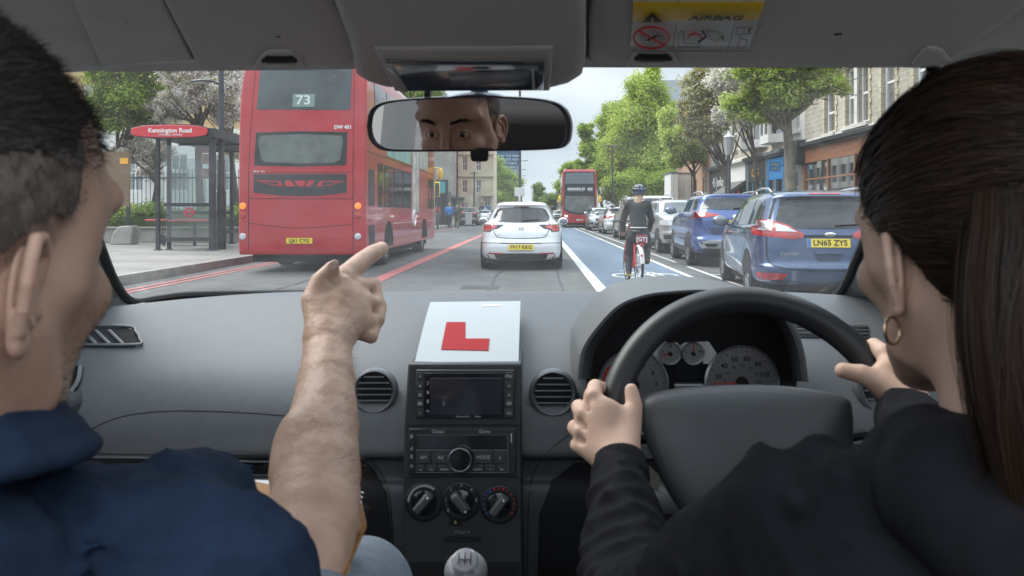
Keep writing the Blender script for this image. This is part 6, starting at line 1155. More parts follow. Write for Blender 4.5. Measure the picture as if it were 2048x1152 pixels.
# ---- rear-view mirror
MY = 1.0; mo = [(731, 252), (736, 225), (752, 208), (790, 199), (860, 194), (940, 191), (1030, 193), (1095, 199), (1128, 212), (1143, 238), (1144, 268), (1136, 289), (1110, 299), (1000, 303), (860, 304), (775, 303), (748, 293), (735, 275)]
Pm = W(897, 264, MY); Ec = Vector((-.325, .53, 1.203)); din = (Pm-CAMP).normalized(); dout = (Ec-Pm).normalized(); MN = (dout-din).normalized()
def mp2(px, py, off=0): d = ray(px, py); P0 = Pm+MN*off; k = (P0-CAMP).dot(MN)/d.dot(MN); return CAMP+d*k
MO = crv([(*p, 0) for p in mo+[mo[0]]], 5)[:-1]; mc = Vector((938, 248)); n = len(MO); rows = []
for q, off in ((.93, .0), (.955, .002), (.985, .0015), (1.0, -.004), (.99, -.012), (.93, -.024), (.8, -.034), (.4, -.04), (.01, -.041)): rows.append([tuple(mp2(mc.x+(p.x-mc.x)*q, mc.y+(p.y-mc.y)*(q if q > .97 else (q-.02 if q > .9 else q)), 0)+MN*off) for p in MO])
b = MB(); b.grid(np.array(rows), close_v=True); b.f = [q[::-1] for q in b.f]; mh = b.build('rear_view_mirror', mat('mirror_shell', (.018, .02, .025), .35, coat=.3), cab, 60)
b = MB(); V = [mp2(mc.x+(p.x-mc.x)*.945, mc.y+(p.y-mc.y)*.93)+MN*.0004 for p in MO]; b.add(V+[mp2(mc.x, mc.y)+MN*.0004], [((i+1) % n, i, n) for i in range(n)]); b.build('mirror_glass', mat('mirror_silver', (.82, .8, .78), .015, 1), mh, None)
b = MB(); b.box(W(957, 183, 1.0)+Vector((0, .02, 0)), (.022, .02, .013)); b.cyl(W(957, 184, 1.0)+Vector((0, .03, 0)), wp_(957, 165), .007); b.lathe([(.05, -.004), (.03, .003), (.01, .006)], c=W(957, 193, 1.0)+Vector((0, .012, 0)), n=24); b.build('mirror_mount', mat('mount_blue', (.04, .07, .13), .4), mh, bevel=.002)
b = MB(); b.box(W(959, 166, 1.0)+Vector((0, .02, 0)), (.011, .015, .009)); b.box(W(852, 185, 1.0)+Vector((0, .015, 0)), (.008, .01, .011)); b.build('mirror_fixing', BLK, mh, bevel=.001); b = MB(); b.box(W(959, 312, .985), (.021, .014, .014), taper=1.15); b.build('dipping_lever', BLK, mh, bevel=.003)
# ---- cabin behind and below what the lens sees, its own bonnet
CP1 = paint('own_car_silver', (.45, .46, .47)); b = MB(); G_ = np.array([[(x, y, 1.0-.12*(y-1.66)/1.1-.06*(abs(x)/.75)**3) for x in np.linspace(-.78, .78, 20)] for y in np.linspace(1.68, 2.75, 14)]); b.grid(G_); b.build('bonnet', CP1, cab, 60)
b = MB(); b.b2(-.82, -1.2, .2, .82, 1.6, .24); b.b2(-.8, 1.62, .24, .8, 1.66, 1.0); b.b2(-.84, -1.2, .24, -.8, 1.6, .9); b.b2(.8, -1.2, .24, .84, 1.6, .9); b.build('floor_pan', BLK, cab)
for s_ in (-1, 1):
    b = MB(); b.b2(s_*.74, -1.1, .24, s_*.8, 1.45, .93); b.build('door_panel', DASHD, cab, bevel=.02); b = MB(); b.tube(crv([(s_*.79, -.05, .9), (s_*.74, -.1, 1.2), (s_*.62, -.12, 1.46)], 4), .035, 8, flat=2); b.build('door_pillar', TRIM, cab); b = MB(); b.tube(crv([(s_*.78, -.8, .9), (s_*.72, -.95, 1.2), (s_*.6, -1.0, 1.44)], 4), .08, 8, flat=1.6); b.build('rear_pillar', TRIM, cab)
for x in (-.4, .4): b = MB(); b.box((x, -.75, .72), (.6, .16, .6), (math.radians(-14), 0, 0)); b.box((x, -.5, .45), (.6, .5, .16)); b.build('rear_seat', BLK, cab, bevel=.05, seg=4); b = MB(); b.box((x*.95, -.83, 1.12), (.26, .1, .17), (math.radians(-10), 0, 0)); b.build('head_restraint', BLK, cab, bevel=.04, seg=4)

# ---- the learner's plate standing on the dashboard
lp = thing('learner_plate', 'white sheet with a big red L standing on the dashboard', 'learner plate', W(935, 724, 1.29), wc=True); nr = 22; G_ = np.zeros((nr, 14, 3)); q4 = [(861, 604, 1.49), (1041, 602, 1.49), (1037, 727, 1.275), (830, 723, 1.275)]
for i in range(nr):
    v = i/(nr-1); a = W(*q4[0]).lerp(W(*q4[3]), v); c = W(*q4[1]).lerp(W(*q4[2]), v)
    for j in range(14): u = j/13; p = a.lerp(c, u)+Vector((0, -.0, .005*math.sin(math.pi*v**.8))); G_[i, j] = tuple(p)
b = MB(); b.grid(G_); lps = Surf(b); sh_ = b.build('sheet', mat('plate_white', (.33, .35, .365), .5, spec=.2), lp, 180)
lps.decal(sh_, 'letter', mat('learner_red', (.27, .012, .016), .6, spec=.15), [(893, 645), (931, 645), (926, 678), (979, 678), (977, 702), (929, 701), (882, 700)], .0012, rings=1, seg=1, thick=.0002)
b = lps.decal(sh_, 'tape', mat('clear_tape', (.85, .82, .8), .2), [(965, 611), (1000, 610), (1000, 612.5), (965, 613.5)], .0012, rings=1)
# ================================================================== PEOPLE IN THE CAR
def skinmat(name, c, c2): return mat(name, c, .5, noise=0, col2=c2, ns=16, bump=.35, bs=420, bdist=.0009, sss=.12, spec=.35)
SK1 = skinmat('skin_man', (.38, .225, .16), (.5, .32, .24)); SK2 = skinmat('skin_woman', (.5, .32, .24), (.58, .39, .3)); SKF = skinmat('skin_far', (.4, .25, .18), (.45, .28, .2))
SKA = mat('skin_arm', (.42, .26, .19), .48, col2=(.54, .36, .27), ns=28, bump=.5, bs=210, bdist=.0016, sss=.12, spec=.35); HAIRD = mat('hair_dark', (.007, .0055, .005), .55, spec=.18); HAIRB = mat('hair_brown', (.027, .0145, .009), .5, spec=.2); HAIRG = mat('hair_grey', (.11, .095, .085), .6, spec=.2); HAIRL = mat('hair_light_brown', (.06, .034, .02), .5, spec=.2); HAIRM = mat('hair_man', (.028, .023, .02), .6, spec=.15)
NAVY = mat('navy_cotton', (.017, .029, .056), .9, bump=.7, bs=900, bdist=.0007, noise=.3, ns=22, spec=.12); BLKC = mat('black_fleece', (.013, .013, .0165), .9, bump=.7, bs=700, bdist=.001, noise=.3, ns=30, spec=.12); NAIL = mat('finger_nail', (.55, .36, .3), .25)
WHT = mat('eye_white', (.55, .52, .48), .15, coat=.6); IRIS = mat('eye_iris', (.06, .035, .02), .1, coat=1)
def hpt(S, M_, fem=False):
    """head and neck in its own frame: origin between the eyes' centres of rotation, y forward, z up"""
    g = .94 if fem else 1.
    S.ell((0, -.022, .035), (.076*g, .096, .086), k=.01); S.ell((0, .035, .04), ((.062 if fem else .068)*g, .056, .062), k=.02); S.ell((0, .032, -.035), ((.057 if fem else .063)*g, .054, .075), k=.025)
    for s in (-1, 1):
        S.chain([(s*.056*g, -.012, -.045), (s*.05*g, .01, -.083 if not fem else -.078), (s*.012, .068, -.105)], [.017, .017, .016], k=.022); S.ell((s*.044*g, .058, -.03), (.02, .022, .018), k=.018)
        q_ = 0 if fem else .009; S.chain([(s*.012, .085, .02), (s*.032, .082, .026+q_*.5), (s*(.052 if fem else .062), .064, .02+q_*1.3)], [.0075, .008, .008], k=.012)
        S.cap((s*.055*g, .04, .02), (s*.06*g, .02, -.02), .014, .016, k=.02)
    S.ell((0, .07, -.102), (.02, .018, .016), k=.014)
    for s in (-1, 1): S.ell((s*.032, .096, -.002), (.017, .017, .0125), k=.012, op='s')
    S.chain([(0, .088, .012), (0, .1, -.015), (0, .113, -.036)], [.007, .0085, .0105], k=.012)
    for s in (-1, 1):
        S.ell((s*.012, .101, -.041), (.008, .01, .007), k=.006); S.ell((s*.006, .108, -.047), (.004, .006, .003), k=.002, op='s')
        S.chain([(s*.018, .081, .0035), (s*.032, .0865, .0085), (s*.046, .077, .002)], [.003, .0034, .003], k=.005); S.chain([(s*.019, .081, -.006), (s*.032, .0845, -.0095), (s*.045, .076, -.004)], [.003, .003, .0028], k=.005)
    S.ell((0, .088, -.064), (.024, .011, .011), k=.012); S.chain([(-.022, .088, -.07), (0, .1, -.067), (.022, .088, -.07)], [.003, .0048, .003], k=.004); S.chain([(-.018, .088, -.077), (0, .098, -.078), (.018, .088, -.077)], [.0035, .0055, .0035], k=.004); S.chain([(-.02, .099, -.0725), (.02, .099, -.0725)], [.001, .001], k=.003, op='s')
    r = .05 if fem else .06; S.chain([(0, -.03, -.04), (0, -.045, -.12), (0, -.06, -.2)], [r+.006, r, r+.006], k=.03)
def ear_mesh(s, sc=1.):
    """an ear in its own frame (x outwards), 1 mm grid"""
    S = SDF(.0011); S.ell((0, 0, -.002), (.0045, .0165, .027), k=.004)
    hx = [(-.002, .013, -.006), (.003, .015, .008), (.006, .012, .022), (.0075, .001, .0295), (.008, -.011, .027), (.0085, -.0175, .016), (.008, -.019, .003), (.0065, -.0165, -.01), (.004, -.0115, -.02)]
    S.chain(hx, [.003, .0031, .0033, .0034, .0035, .0036, .0035, .0033, .0036], k=.003); S.ell((.002, -.004, -.0255), (.0045, .008, .0085), k=.004)
    S.chain([(.004, -.001, .019), (.0055, -.0095, .009), (.0055, -.0105, -.003), (.005, -.006, -.0125), (.004, .004, -.016)], [.0024, .0028, .003, .0028, .0026], k=.003); S.ell((.0045, .012, -.008), (.0035, .0035, .005), k=.003)
    S.ell((.007, .001, -.0045), (.0065, .0075, .009), k=.003, op='s'); S.ell((-.006, .005, -.002), (.012, .012, .02), k=.005)
    V, Q = S.mesh(smooth=1); V = V*sc
    if s < 0: V[:, 0] *= -1; Q = Q[:, ::-1]
    return V, Q
def tall(V, fem=False): V = V.copy(); V[..., 2] = np.where(V[..., 2] > .03, .03+(V[..., 2]-.03)*(1 if fem else 1.22), V[..., 2]); return V
def place_head(par, M_, skin, fem=False, h=.0024, xt=None):
    S = SDF(h); hpt(S, M_, fem)
    V, Q = S.mesh(smooth=1); Vs = [V]; Qs = [Q]; n = len(V)
    for s in (-1, 1):
        v, q = ear_mesh(s, 1.0 if not fem else .94); Rz = np.array(Matrix.Rotation(s*math.radians(22), 3, 'Z') @ Matrix.Rotation(math.radians(-8), 3, 'X')); v = v @ Rz.T+np.array([s*(.0765 if not fem else .071), -.018 if fem else -.028, -.024 if not fem else -.026]); Vs.append(v); Qs.append(q+n); n += len(v)
    V = np.concatenate(Vs); Q = np.concatenate(Qs); V = tall(V, fem); A = np.array(M_); Vw = V @ A[:3, :3].T+A[:3, 3]
    return V, Q, Vw, A
def ribbons(name, paths, nrm, w, m, par):
    """paths (n, k, 3) and matching outward normals -> flat tapered strands in one mesh"""
    paths = np.asarray(paths); n, k, _ = paths.shape; T_ = np.gradient(paths, axis=1); Sd = np.cross(T_, nrm); Sd /= np.linalg.norm(Sd, axis=2)[..., None]+1e-9
    tp = np.linspace(1, .25, k)[None, :, None]*w/2 if not np.ndim(w) else np.asarray(w)[None, :, None]/2; V = np.stack([paths-Sd*tp, paths+Sd*tp], 2).reshape(-1, 3)
    i = np.arange(n)[:, None]*2*k+np.arange(k-1)[None, :]*2; Q = np.stack([i, i+1, i+3, i+2], -1).reshape(-1, 4); return npmesh(name, V, Q, m, par, 180)
def eyes(par, A, look=(0, 0)):
    for s in (-1, 1):
        c = np.array([s*.032, .0735, -.001]); M3 = Matrix([list(r) for r in A[:3, :3]]); cw = Vector(A[:3, :3] @ c+A[:3, 3]); b = MB(); b.sphere((0, 0, 0), .0118, 24, 16); b.v = [tuple(M3 @ Vector(v)+cw) for v in b.v]; o = b.build('eye', WHT, par, 180)
        d = (M3 @ Vector((look[0], 1, look[1]))).normalized(); b = MB(); b.lathe([(.0056, .0103), (.0052, .0112), (.002, .0121), (0, .0122)], c=cw, axis=d, n=24); b.build('iris', IRIS, o, 60); b = MB(); b.lathe([(.0022, .01225), (0, .0125)], c=cw, axis=d, n=16); b.build('pupil', BLK, o, 60)
# ------------------------------------------------------------------ instructor
rng = np.random.RandomState(11)
man = thing('person', 'short-haired instructor in a navy polo shirt pointing ahead with one arm', 'person', (-.34, .42, 0), wc=True)
MH = Matrix.Translation((-.341, .4366, 1.2)) @ Matrix.Rotation(math.radians(-5), 4, 'Z') @ Matrix.Rotation(math.radians(-3), 4, 'X')
V, Q, Vw, A = place_head(man, MH, SK1)
# arm and hand in world coordinates, joined to the same body object
def P3(*a): return tuple(W(*a))
S = SDF(.0021)
S.chain([P3(560, 1300, .60), P3(600, 1140, .665), P3(626, 1040, .715), P3(634, 950, .765), P3(645, 860, .825), P3(653, 760, .895), P3(655, 690, .95)], [.045, .0405, .0415, .0415, .0375, .032, .028], k=.02)
S.ell(P3(680, 1000, .735), (.012, .014, .012), k=.014); S.ell(P3(600, 905, .79), (.02, .03, .04), k=.03)
wr = P3(655, 685, .95); S.ell(P3(672, 625, .995), (.033, .02, .042), rot=(math.radians(-35), math.radians(12), 0), k=.018)
mcp = [P3(686, 556, 1.035), P3(716, 574, 1.045), P3(732, 606, 1.035), P3(730, 645, 1.015)]
for p, r in zip(mcp, (.0135, .0135, .0125, .0115)): S.cap(wr, p, .021, r, k=.012)
S.chain([mcp[0], P3(722, 524, 1.08), P3(745, 508, 1.105), P3(764, 497, 1.125)], [.0145, .013, .0118, .0098], k=.006)
S.chain([mcp[1], P3(746, 572, 1.075), P3(752, 600, 1.06), P3(735, 612, 1.04)], [.0128, .0118, .011, .01], k=.004); S.chain([mcp[2], P3(757, 612, 1.055), P3(755, 640, 1.035), P3(735, 645, 1.02)], [.012, .0112, .0102, .0095], k=.004); S.chain([mcp[3], P3(748, 652, 1.03), P3(742, 674, 1.01), P3(724, 670, 1.0)], [.011, .0098, .009, .0085], k=.004)
S.chain([P3(640, 660, .955), P3(627, 600, .985), P3(640, 563, 1.0), P3(664, 536, 1.01)], [.018, .0148, .0125, .0098], k=.012)
S.cap(P3(690, 560, 1.015), P3(668, 640, .965), .0035, .003, k=.008); S.cap(P3(712, 580, 1.022), P3(680, 645, .965), .003, .003, k=.008)   # tendons
v2, q2 = S.mesh(disp=lambda X, Y, Z: (.0006*vnoise(X, Y, Z, 260, 3)+.0012*vnoise(X, Y, Z, 90, 4)).astype(np.float32), smooth=1)
Vb = np.concatenate([Vw, v2]); Qb = np.concatenate([Q, q2+len(Vw)]); npmesh('body', Vb, Qb, [SK1, SKA], man, 180, np.r_[np.zeros(len(Q), int), np.ones(len(q2), int)])
b = MB(); b.sphere((0, 0, 0), (.0066, .0085, .0018), 16, 8); nm = Matrix.Translation(W(666, 531, 1.002)) @ Matrix.Rotation(math.radians(38), 4, 'Y') @ Matrix.Rotation(math.radians(66), 4, 'X'); b.xf(nm); b.build('thumb_nail', NAIL, man, 180)
b = MB(); b.sphere((0, 0, 0), (.0052, .0075, .0016), 16, 8); nm = Matrix.Translation(W(762, 490, 1.121)) @ Matrix.Rotation(math.radians(55), 4, 'Y') @ Matrix.Rotation(math.radians(30), 4, 'X'); b.xf(nm); b.build('finger_nail', NAIL, man, 180)
eyes(man, A, (.05, .02))
# scalp hair: cap plus short strands, cropped sides
def region_m(p, t=0):
    x, y, z = p[..., 0], p[..., 1], p[..., 2]; hl = np.interp(y, [-.12, -.06, -.02, .0, .03, .05, .07, .09], [-.065, -.055, .012, .012, .03, .045, .078, .088]); return z-hl-t*.01
S = SDF(.0024); S.ell((0, -.022, .035), (.0785, .0985, .0885), k=.01); S.ell((0, .035, .042), (.0645, .0585, .0645), k=.02); vc, qc = S.mesh(disp=lambda X, Y, Z: (.0012*vnoise(X, Y, Z, 330, 8)).astype(np.float32))
fc = vc[qc].mean(1); keep = region_m(fc, .5+1.0*vnoise(fc[:, 0], fc[:, 1], fc[:, 2], 160, 2)) > 0; topm = fc[:, 2]-.115*0 > np.interp(fc[:, 1], [-.1, 0, .05], [.03, .05, .055])+.01*vnoise(fc[:, 0], fc[:, 1], fc[:, 2], 120, 5)+.006*vnoise(fc[:, 0], fc[:, 1], fc[:, 2], 700, 6)
qk = qc[keep]; us, inv = np.unique(qk, return_inverse=True); vk = vc[us]; qk = inv.reshape(-1, 4); A3 = A[:3, :3]; vk = tall(vk); hair = npmesh('hair', vk @ A3.T+A[:3, 3], qk, [mat('hair_cropped', (.15, .12, .1), .8, noise=.5, ns=120), HAIRM], man, 180, topm[keep].astype(int))
nf = len(vk); pick = rng.randint(0, nf, 30000); ctr = np.array([0, -.01, .02]); rt = vk[pick]+rng.normal(size=(30000, 3))*.0012; nn = rt-ctr; nn /= np.linalg.norm(nn, axis=1)[:, None]
ln = np.where(rt[:, 2] > .05, .008, .0045)*(.6+.8*rng.rand(30000)); flow = np.stack([0*nn[:, 0], .8+0*nn[:, 0], -.1+0*nn[:, 0]], 1); dr = nn*.35+flow*(rt[:, 2] > .045)[:, None]*.9+np.array([0, -.3, -.7])*(rt[:, 2] <= .045)[:, None]*.8+rng.normal(size=(30000, 3))*.28; dr /= np.linalg.norm(dr, axis=1)[:, None]
pa = np.stack([rt, rt+dr*ln[:, None]*.5, rt+dr*ln[:, None]+np.array([0, 0, -.001])], 1); dk = rt[:, 2] > .05+.011*rng.normal(size=len(rt))
for msk, m_, w_ in ((dk, HAIRM, .0006), (~dk, HAIRG, .0004)): ribbons('hair_strands', pa[msk] @ A3.T+A[:3, 3], np.repeat((nn[msk] @ A3.T)[:, None], 3, 1)+rng.normal(size=(msk.sum(), 3, 3))*.4, w_, m_, hair)
fcb = region_m(fc, 0); band = np.where((fcb > -.022) & (fcb < .012) & (fc[:, 1] < .075))[0]; pk = band[rng.randint(0, len(band), 7000)]; pk = pk[rng.rand(7000) < np.clip(1+fcb[pk]/.022, .05, 1)]; rt = tall(fc[pk])+rng.normal(size=(len(pk), 3))*.0012; nn = rt-ctr; nn /= np.linalg.norm(nn, axis=1)[:, None]; rt -= nn*.002; dr = nn*.5+np.array([0, -.35, -.7])+rng.normal(size=rt.shape)*.3; dr /= np.linalg.norm(dr, axis=1)[:, None]; ln = .004*(.5+rng.rand(len(pk)))
ribbons('hair_strands', np.stack([rt, rt+dr*ln[:, None]*.5, rt+dr*ln[:, None]], 1) @ A3.T+A[:3, 3], np.repeat((nn @ A3.T)[:, None], 3, 1), .0003, HAIRG, hair)
fa = v2[q2].mean(1); e1 = v2[q2[:, 1]]-v2[q2[:, 0]]; e2 = v2[q2[:, 2]]-v2[q2[:, 0]]; na = np.cross(e1, e2); na /= np.linalg.norm(na, axis=1)[:, None]+1e-9; cand = np.where((fa[:, 1] > .72) & (fa[:, 1] < .97))[0]; pk = cand[rng.randint(0, len(cand), 2600)]; rt = fa[pk]; nn = na[pk]; dr = nn*.35+np.array([.55, .25, -.25])*.9+rng.normal(size=rt.shape)*.35; dr /= np.linalg.norm(dr, axis=1)[:, None]; ln = .011*(.5+.8*rng.rand(len(pk)))
ribbons('arm_hair', np.stack([rt, rt+dr*ln[:, None]*.5+nn*.0006, rt+dr*ln[:, None]], 1), np.repeat(nn[:, None], 3, 1), .00022, mat('arm_hair_brown', (.1, .065, .04), .6), man)
for s in (-1, 1):    # eyebrows
    n_ = 260; t_ = rng.rand(n_); r0 = np.stack([s*(.014+.036*t_), .1-.024*t_**1.6, .0255+.007*np.sin(t_*2.4)-.004*t_+rng.normal(size=n_)*.0017], 1); d_ = np.stack([s*np.ones(n_), -.3*t_, .35-.6*t_], 1); d_ /= np.linalg.norm(d_, axis=1)[:, None]; pa = np.stack([r0, r0+d_*.004, r0+d_*.008], 1); ribbons('eyebrow', pa @ A3.T+A[:3, 3], np.tile(A3 @ np.array([0, 1, 0]), (n_, 3, 1)), .0006, HAIRD, hair)
fl = V[Q[:len(Q)]].mean(1); jw = np.where((fl[:, 2] < -.03) & (fl[:, 2] > -.13) & (fl[:, 1] > -.012) & (np.abs(fl[:, 0]) < .067))[0]; pk = jw[rng.randint(0, len(jw), 9000)]; rt = fl[pk]; e1 = V[Q[pk, 1]]-V[Q[pk, 0]]; e2 = V[Q[pk, 2]]-V[Q[pk, 0]]; nn = np.cross(e1, e2); nn /= np.linalg.norm(nn, axis=1)[:, None]+1e-9; dr = nn*.7+np.array([0, .1, -.5])+rng.normal(size=rt.shape)*.3; dr /= np.linalg.norm(dr, axis=1)[:, None]; rt = rt+rng.normal(size=rt.shape)*.0008
ribbons('stubble', np.stack([rt-dr*.0006, rt+dr*.0007, rt+dr*.0018], 1) @ A3.T+A[:3, 3], np.repeat((nn @ A3.T)[:, None], 3, 1)+rng.normal(size=(9000, 3, 3))*.3, .0003, HAIRG, hair)
# navy polo
S = SDF(.004)
S.chain([P3(60, 1015, .50), P3(250, 1032, .53), P3(390, 1012, .56)], [.032, .028, .034], k=.03); S.ell((-.37, .40, .87), (.2, .11, .16), k=.03); S.ell(P3(320, 1180, .5), (.1, .06, .07), k=.03); S.ell((-.36, .38, .72), (.22, .14, .3), k=.06); S.ell((-.35, .4, 1.035), (.088, .07, .05), k=.03); S.ell((-.38, .34, .97), (.16, .08, .09), k=.03)
S.chain([P3(390, 1015, .555), P3(460, 1090, .585), P3(482, 1190, .62)], [.034, .04, .0435], k=.02)
fold = lambda X, Y, Z: (.003*vnoise(X, Y, Z, 55, 21)-.0055*folds(X*.7, Y, Z*1.3, 42, 22)-.003*folds(X, Y, Z, 85, 23, 3)).astype(np.float32)
for a, c, r in (((330, 925, .545), (440, 1010, .51), .007), ((360, 930, .555), (450, 1030, .525), .006), ((250, 950, .53), (330, 1010, .49), .006), ((430, 960, .57), (480, 1060, .55), .005), ((120, 960, .47), (210, 1000, .47), .006)): S.cap(P3(*a), P3(*c), r, r*.7, k=.012)
v_, q_ = S.mesh(disp=fold, lo=np.array([-.75, .1, .55]), smooth=1); shirt = npmesh('polo_shirt', v_, q_, NAVY, man, 180)
S = SDF(.003); cc = Vector((-.362, .432, 1.1))   # turned collar
ring_ = [(cc+Vector((math.cos(t)*.08, math.sin(t)*.07, .012*math.sin(t+2.4)))) for t in np.linspace(-.6, 5.2, 22)]
S.chain([tuple(p) for p in ring_], [.0075]*22, k=.004); S.chain([tuple(p+Vector((0, 0, -.014))+((p-cc)*.12)) for p in ring_], [.0085]*22, k=.01); S.chain([tuple(p+Vector((0, 0, -.026))+((p-cc)*.26)) for p in ring_], [.007]*22, k=.01)
v_, q_ = S.mesh(smooth=1); npmesh('collar', v_, q_, NAVY, shirt, 180)
# trousered knee
S = SDF(.004); S.chain([P3(560, 1300, .62), P3(690, 1212, .82), P3(715, 1196, .87)], [.07, .05, .052], k=.04); S.chain([P3(722, 1188, .86), P3(735, 1350, .88)], [.052, .05], k=.04); v_, q_ = S.mesh(disp=lambda X, Y, Z: (.002*vnoise(X, Y, Z, 60, 31)).astype(np.float32), smooth=1); npmesh('trousers', v_, q_, mat('grey_denim', (.17, .2, .24), .9, noise=.2, ns=40, bump=.6, bs=800, bdist=.0008), man, 180)
# ------------------------------------------------------------------ clipboard on his lap
cb = thing('clipboard', 'brown clipboard with white paper resting on the instructor\'s lap', 'clipboard', W(640, 1100, .8), wc=True); BRN = mat('clipboard_brown', (.42, .2, .06), .6, noise=.12, ns=30)
A_, B_, C_, D_ = W(470, 955, .84), W(745, 975, .86), W(733, 1044, .75), W(650, 1230, .58); b = MB(); b.add([A_, W(724, 1005, .84), C_, D_, W(430, 1230, .62)], [(4, 3, 2, 1, 0)]); o = b.build('board', BRN, cb, None); sm = o.modifiers.new('solid', 'SOLIDIFY'); sm.thickness = .005
b = MB(); up = Vector((0, -.003, .004)); b.add([W(486, 964, .855)+up, W(700, 972, .855)+up, W(660, 1200, .62)+up, W(440, 1200, .62)+up], [(3, 2, 1, 0)]); b.build('paper', mat('clip_paper', (.75, .76, .8), .7), cb, None)
b = MB()
for i in range(6): p = W(722-2*i, 985+9*i, .853-.003*i); b.torus(p, .0032, .0008, (.2, .3, 1), 14, 5)
b.build('wire_binding', CHR, cb)
# ------------------------------------------------------------------ learner at the wheel
wom = thing('person', 'learner driver with dark ponytail, hoop earring and black hooded top holding the wheel', 'person', (.33, .5, 0), wc=True)
MW = Matrix.Translation((.331, .583, 1.2)) @ Matrix.Rotation(math.radians(4), 4, 'Z') @ Matrix.Rotation(math.radians(-4), 4, 'X')
V, Q, Vw, A = place_head(wom, MW, SK2, True); A3 = A[:3, :3]
S = SDF(.0021)   # her left hand and wrist
wr = P3(1240, 930, .925); S.chain([P3(1243, 985, .88), wr], [.026, .0245], k=.015); S.ell(P3(1214, 858, .962), (.031, .016, .038), rot=(math.radians(-12), math.radians(-10), 0), k=.016)
for mc_, rest, r in (((1186, 792, .985), [(1190, 775, 1.01), (1215, 782, 1.045), (1240, 805, 1.045)], .0112), ((1166, 826, .98), [(1158, 815, 1.01), (1180, 820, 1.045), (1215, 835, 1.05)], .0112), ((1160, 862, .972), [(1150, 855, 1.0), (1172, 860, 1.035), (1205, 868, 1.04)], .0108), ((1164, 894, .96), [(1154, 890, .99), (1172, 896, 1.02), (1200, 900, 1.03)], .0098)):
    S.cap(wr, P3(*mc_), .018, r, k=.012); S.chain([P3(*mc_)]+[P3(*p) for p in rest], [r, r*.93, r*.88, r*.75], k=.004)
S.chain([P3(1252, 900, .935), P3(1262, 852, .958), P3(1268, 812, .975), P3(1262, 780, .985)], [.0165, .0135, .011, .0085], k=.012)
for p in ((1184, 790, .973), (1166, 826, .968), (1160, 862, .96)): S.ell(P3(*p), (.006, .004, .006), k=.008)
for a, c in (((1172, 810, .968), (1215, 870, .948)), ((1160, 845, .962), (1215, 890, .94)), ((1160, 880, .952), (1220, 905, .935))): S.cap(P3(*a), P3(*c), .0028, .0012, k=.007, op='s')
v2, q2 = S.mesh(disp=lambda X, Y, Z: (.0007*vnoise(X, Y, Z, 150, 13)).astype(np.float32), smooth=2)
S = SDF(.0021)   # her right hand
wr = P3(1822, 812, .975); S.chain([P3(1850, 850, .95), wr], [.027, .025], k=.015); S.ell(P3(1782, 762, 1.0), (.03, .018, .03), rot=(0, math.radians(35), 0), k=.016)
for mc_, rest, r in (((1768, 706, 1.02), [(1748, 692, 1.045), (1725, 712, 1.075), (1720, 740, 1.08)], .0115), ((1795, 725, 1.035), [(1775, 705, 1.06), (1750, 730, 1.085)], .011), ((1812, 750, 1.04), [(1795, 730, 1.065), (1770, 755, 1.085)], .0105), ((1820, 775, 1.03), [(1805, 765, 1.055), (1785, 785, 1.07)], .0098)):
    S.cap(wr, P3(*mc_), .017, r, k=.012); S.chain([P3(*mc_)]+[P3(*p) for p in rest], [r, r*.92]+[r*.85]*(len(rest)-1), k=.004)
S.chain([P3(1805, 800, .975), P3(1762, 768, .985), P3(1722, 748, .99), P3(1686, 741, .995)], [.018, .0148, .0122, .0102], k=.012)
v3, q3 = S.mesh(disp=lambda X, Y, Z: (.0007*vnoise(X, Y, Z, 150, 14)).astype(np.float32), smooth=2)
Vb = np.concatenate([Vw, v2, v3]); Qb = np.concatenate([Q, q2+len(Vw), q3+len(Vw)+len(v2)]); npmesh('body', Vb, Qb, [SK2], wom, 180)
# hair: skull cap drawn back into the tie, ponytail
tie = np.array([.06, -.125, .03]); S = SDF(.0026); S.ell((0, -.022, .037), (.0785, .1, .0915), k=.01); S.ell((0, .03, .046), (.064, .056, .0635), k=.02); S.ell((0, -.06, .0), (.066, .055, .065), k=.03); S.ell((-.062, -.03, .012), (.014, .03, .02), k=.012); S.cap((0, -.09, .03), tuple(tie), .04, .024, k=.03)
vc, qc = S.mesh(disp=lambda X, Y, Z: (.0012*vnoise(X*.5, Y*.5, Z, 260, 8)).astype(np.float32)); fc = vc[qc].mean(1)
hl = np.interp(fc[:, 1], [-.16, -.06, -.035, -.015, .01, .03, .05, .075, .1], [-.07, -.06, -.02, .005, .004, .012, .035, .07, .09]); keep = fc[:, 2] > hl+.004*vnoise(fc[:, 0], fc[:, 1], fc[:, 2], 200, 2); qk = qc[keep]; us, inv = np.unique(qk, return_inverse=True); vk = vc[us]; qk = inv.reshape(-1, 4)
hair = npmesh('hair', vk @ A3.T+A[:3, 3], qk, [HAIRD], wom, 180); bv = BVHTree.FromPolygons([Vector(v) for v in vc], qc.tolist()); O = Vector((0, -.02, .02)); td = (Vector(tie)-O).normalized(); PA = []; PN = []
for i in range(7000):
    r0 = Vector(vk[rng.randint(len(vk))]); d0 = (r0-O).normalized(); off = .0006+.0035*rng.rand()**2+(.006*rng.rand() if rng.rand() < .04 else 0); tj = (td+Vector(rng.normal(size=3))*.1).normalized(); end = .25+.75*rng.rand(); row = []; nr_ = []
    for k in range(12):
        d = d0.slerp(tj, end*k/11, d0) if d0.dot(tj) > -.98 else d0; h_, n_, _, _ = bv.ray_cast(O+d*.4, -d); h_ = h_ or O+d*.09; row.append(h_+d*(off+.0012*math.sin(k*.9+i))); nr_.append(d)
    PA.append(row); PN.append(nr_)
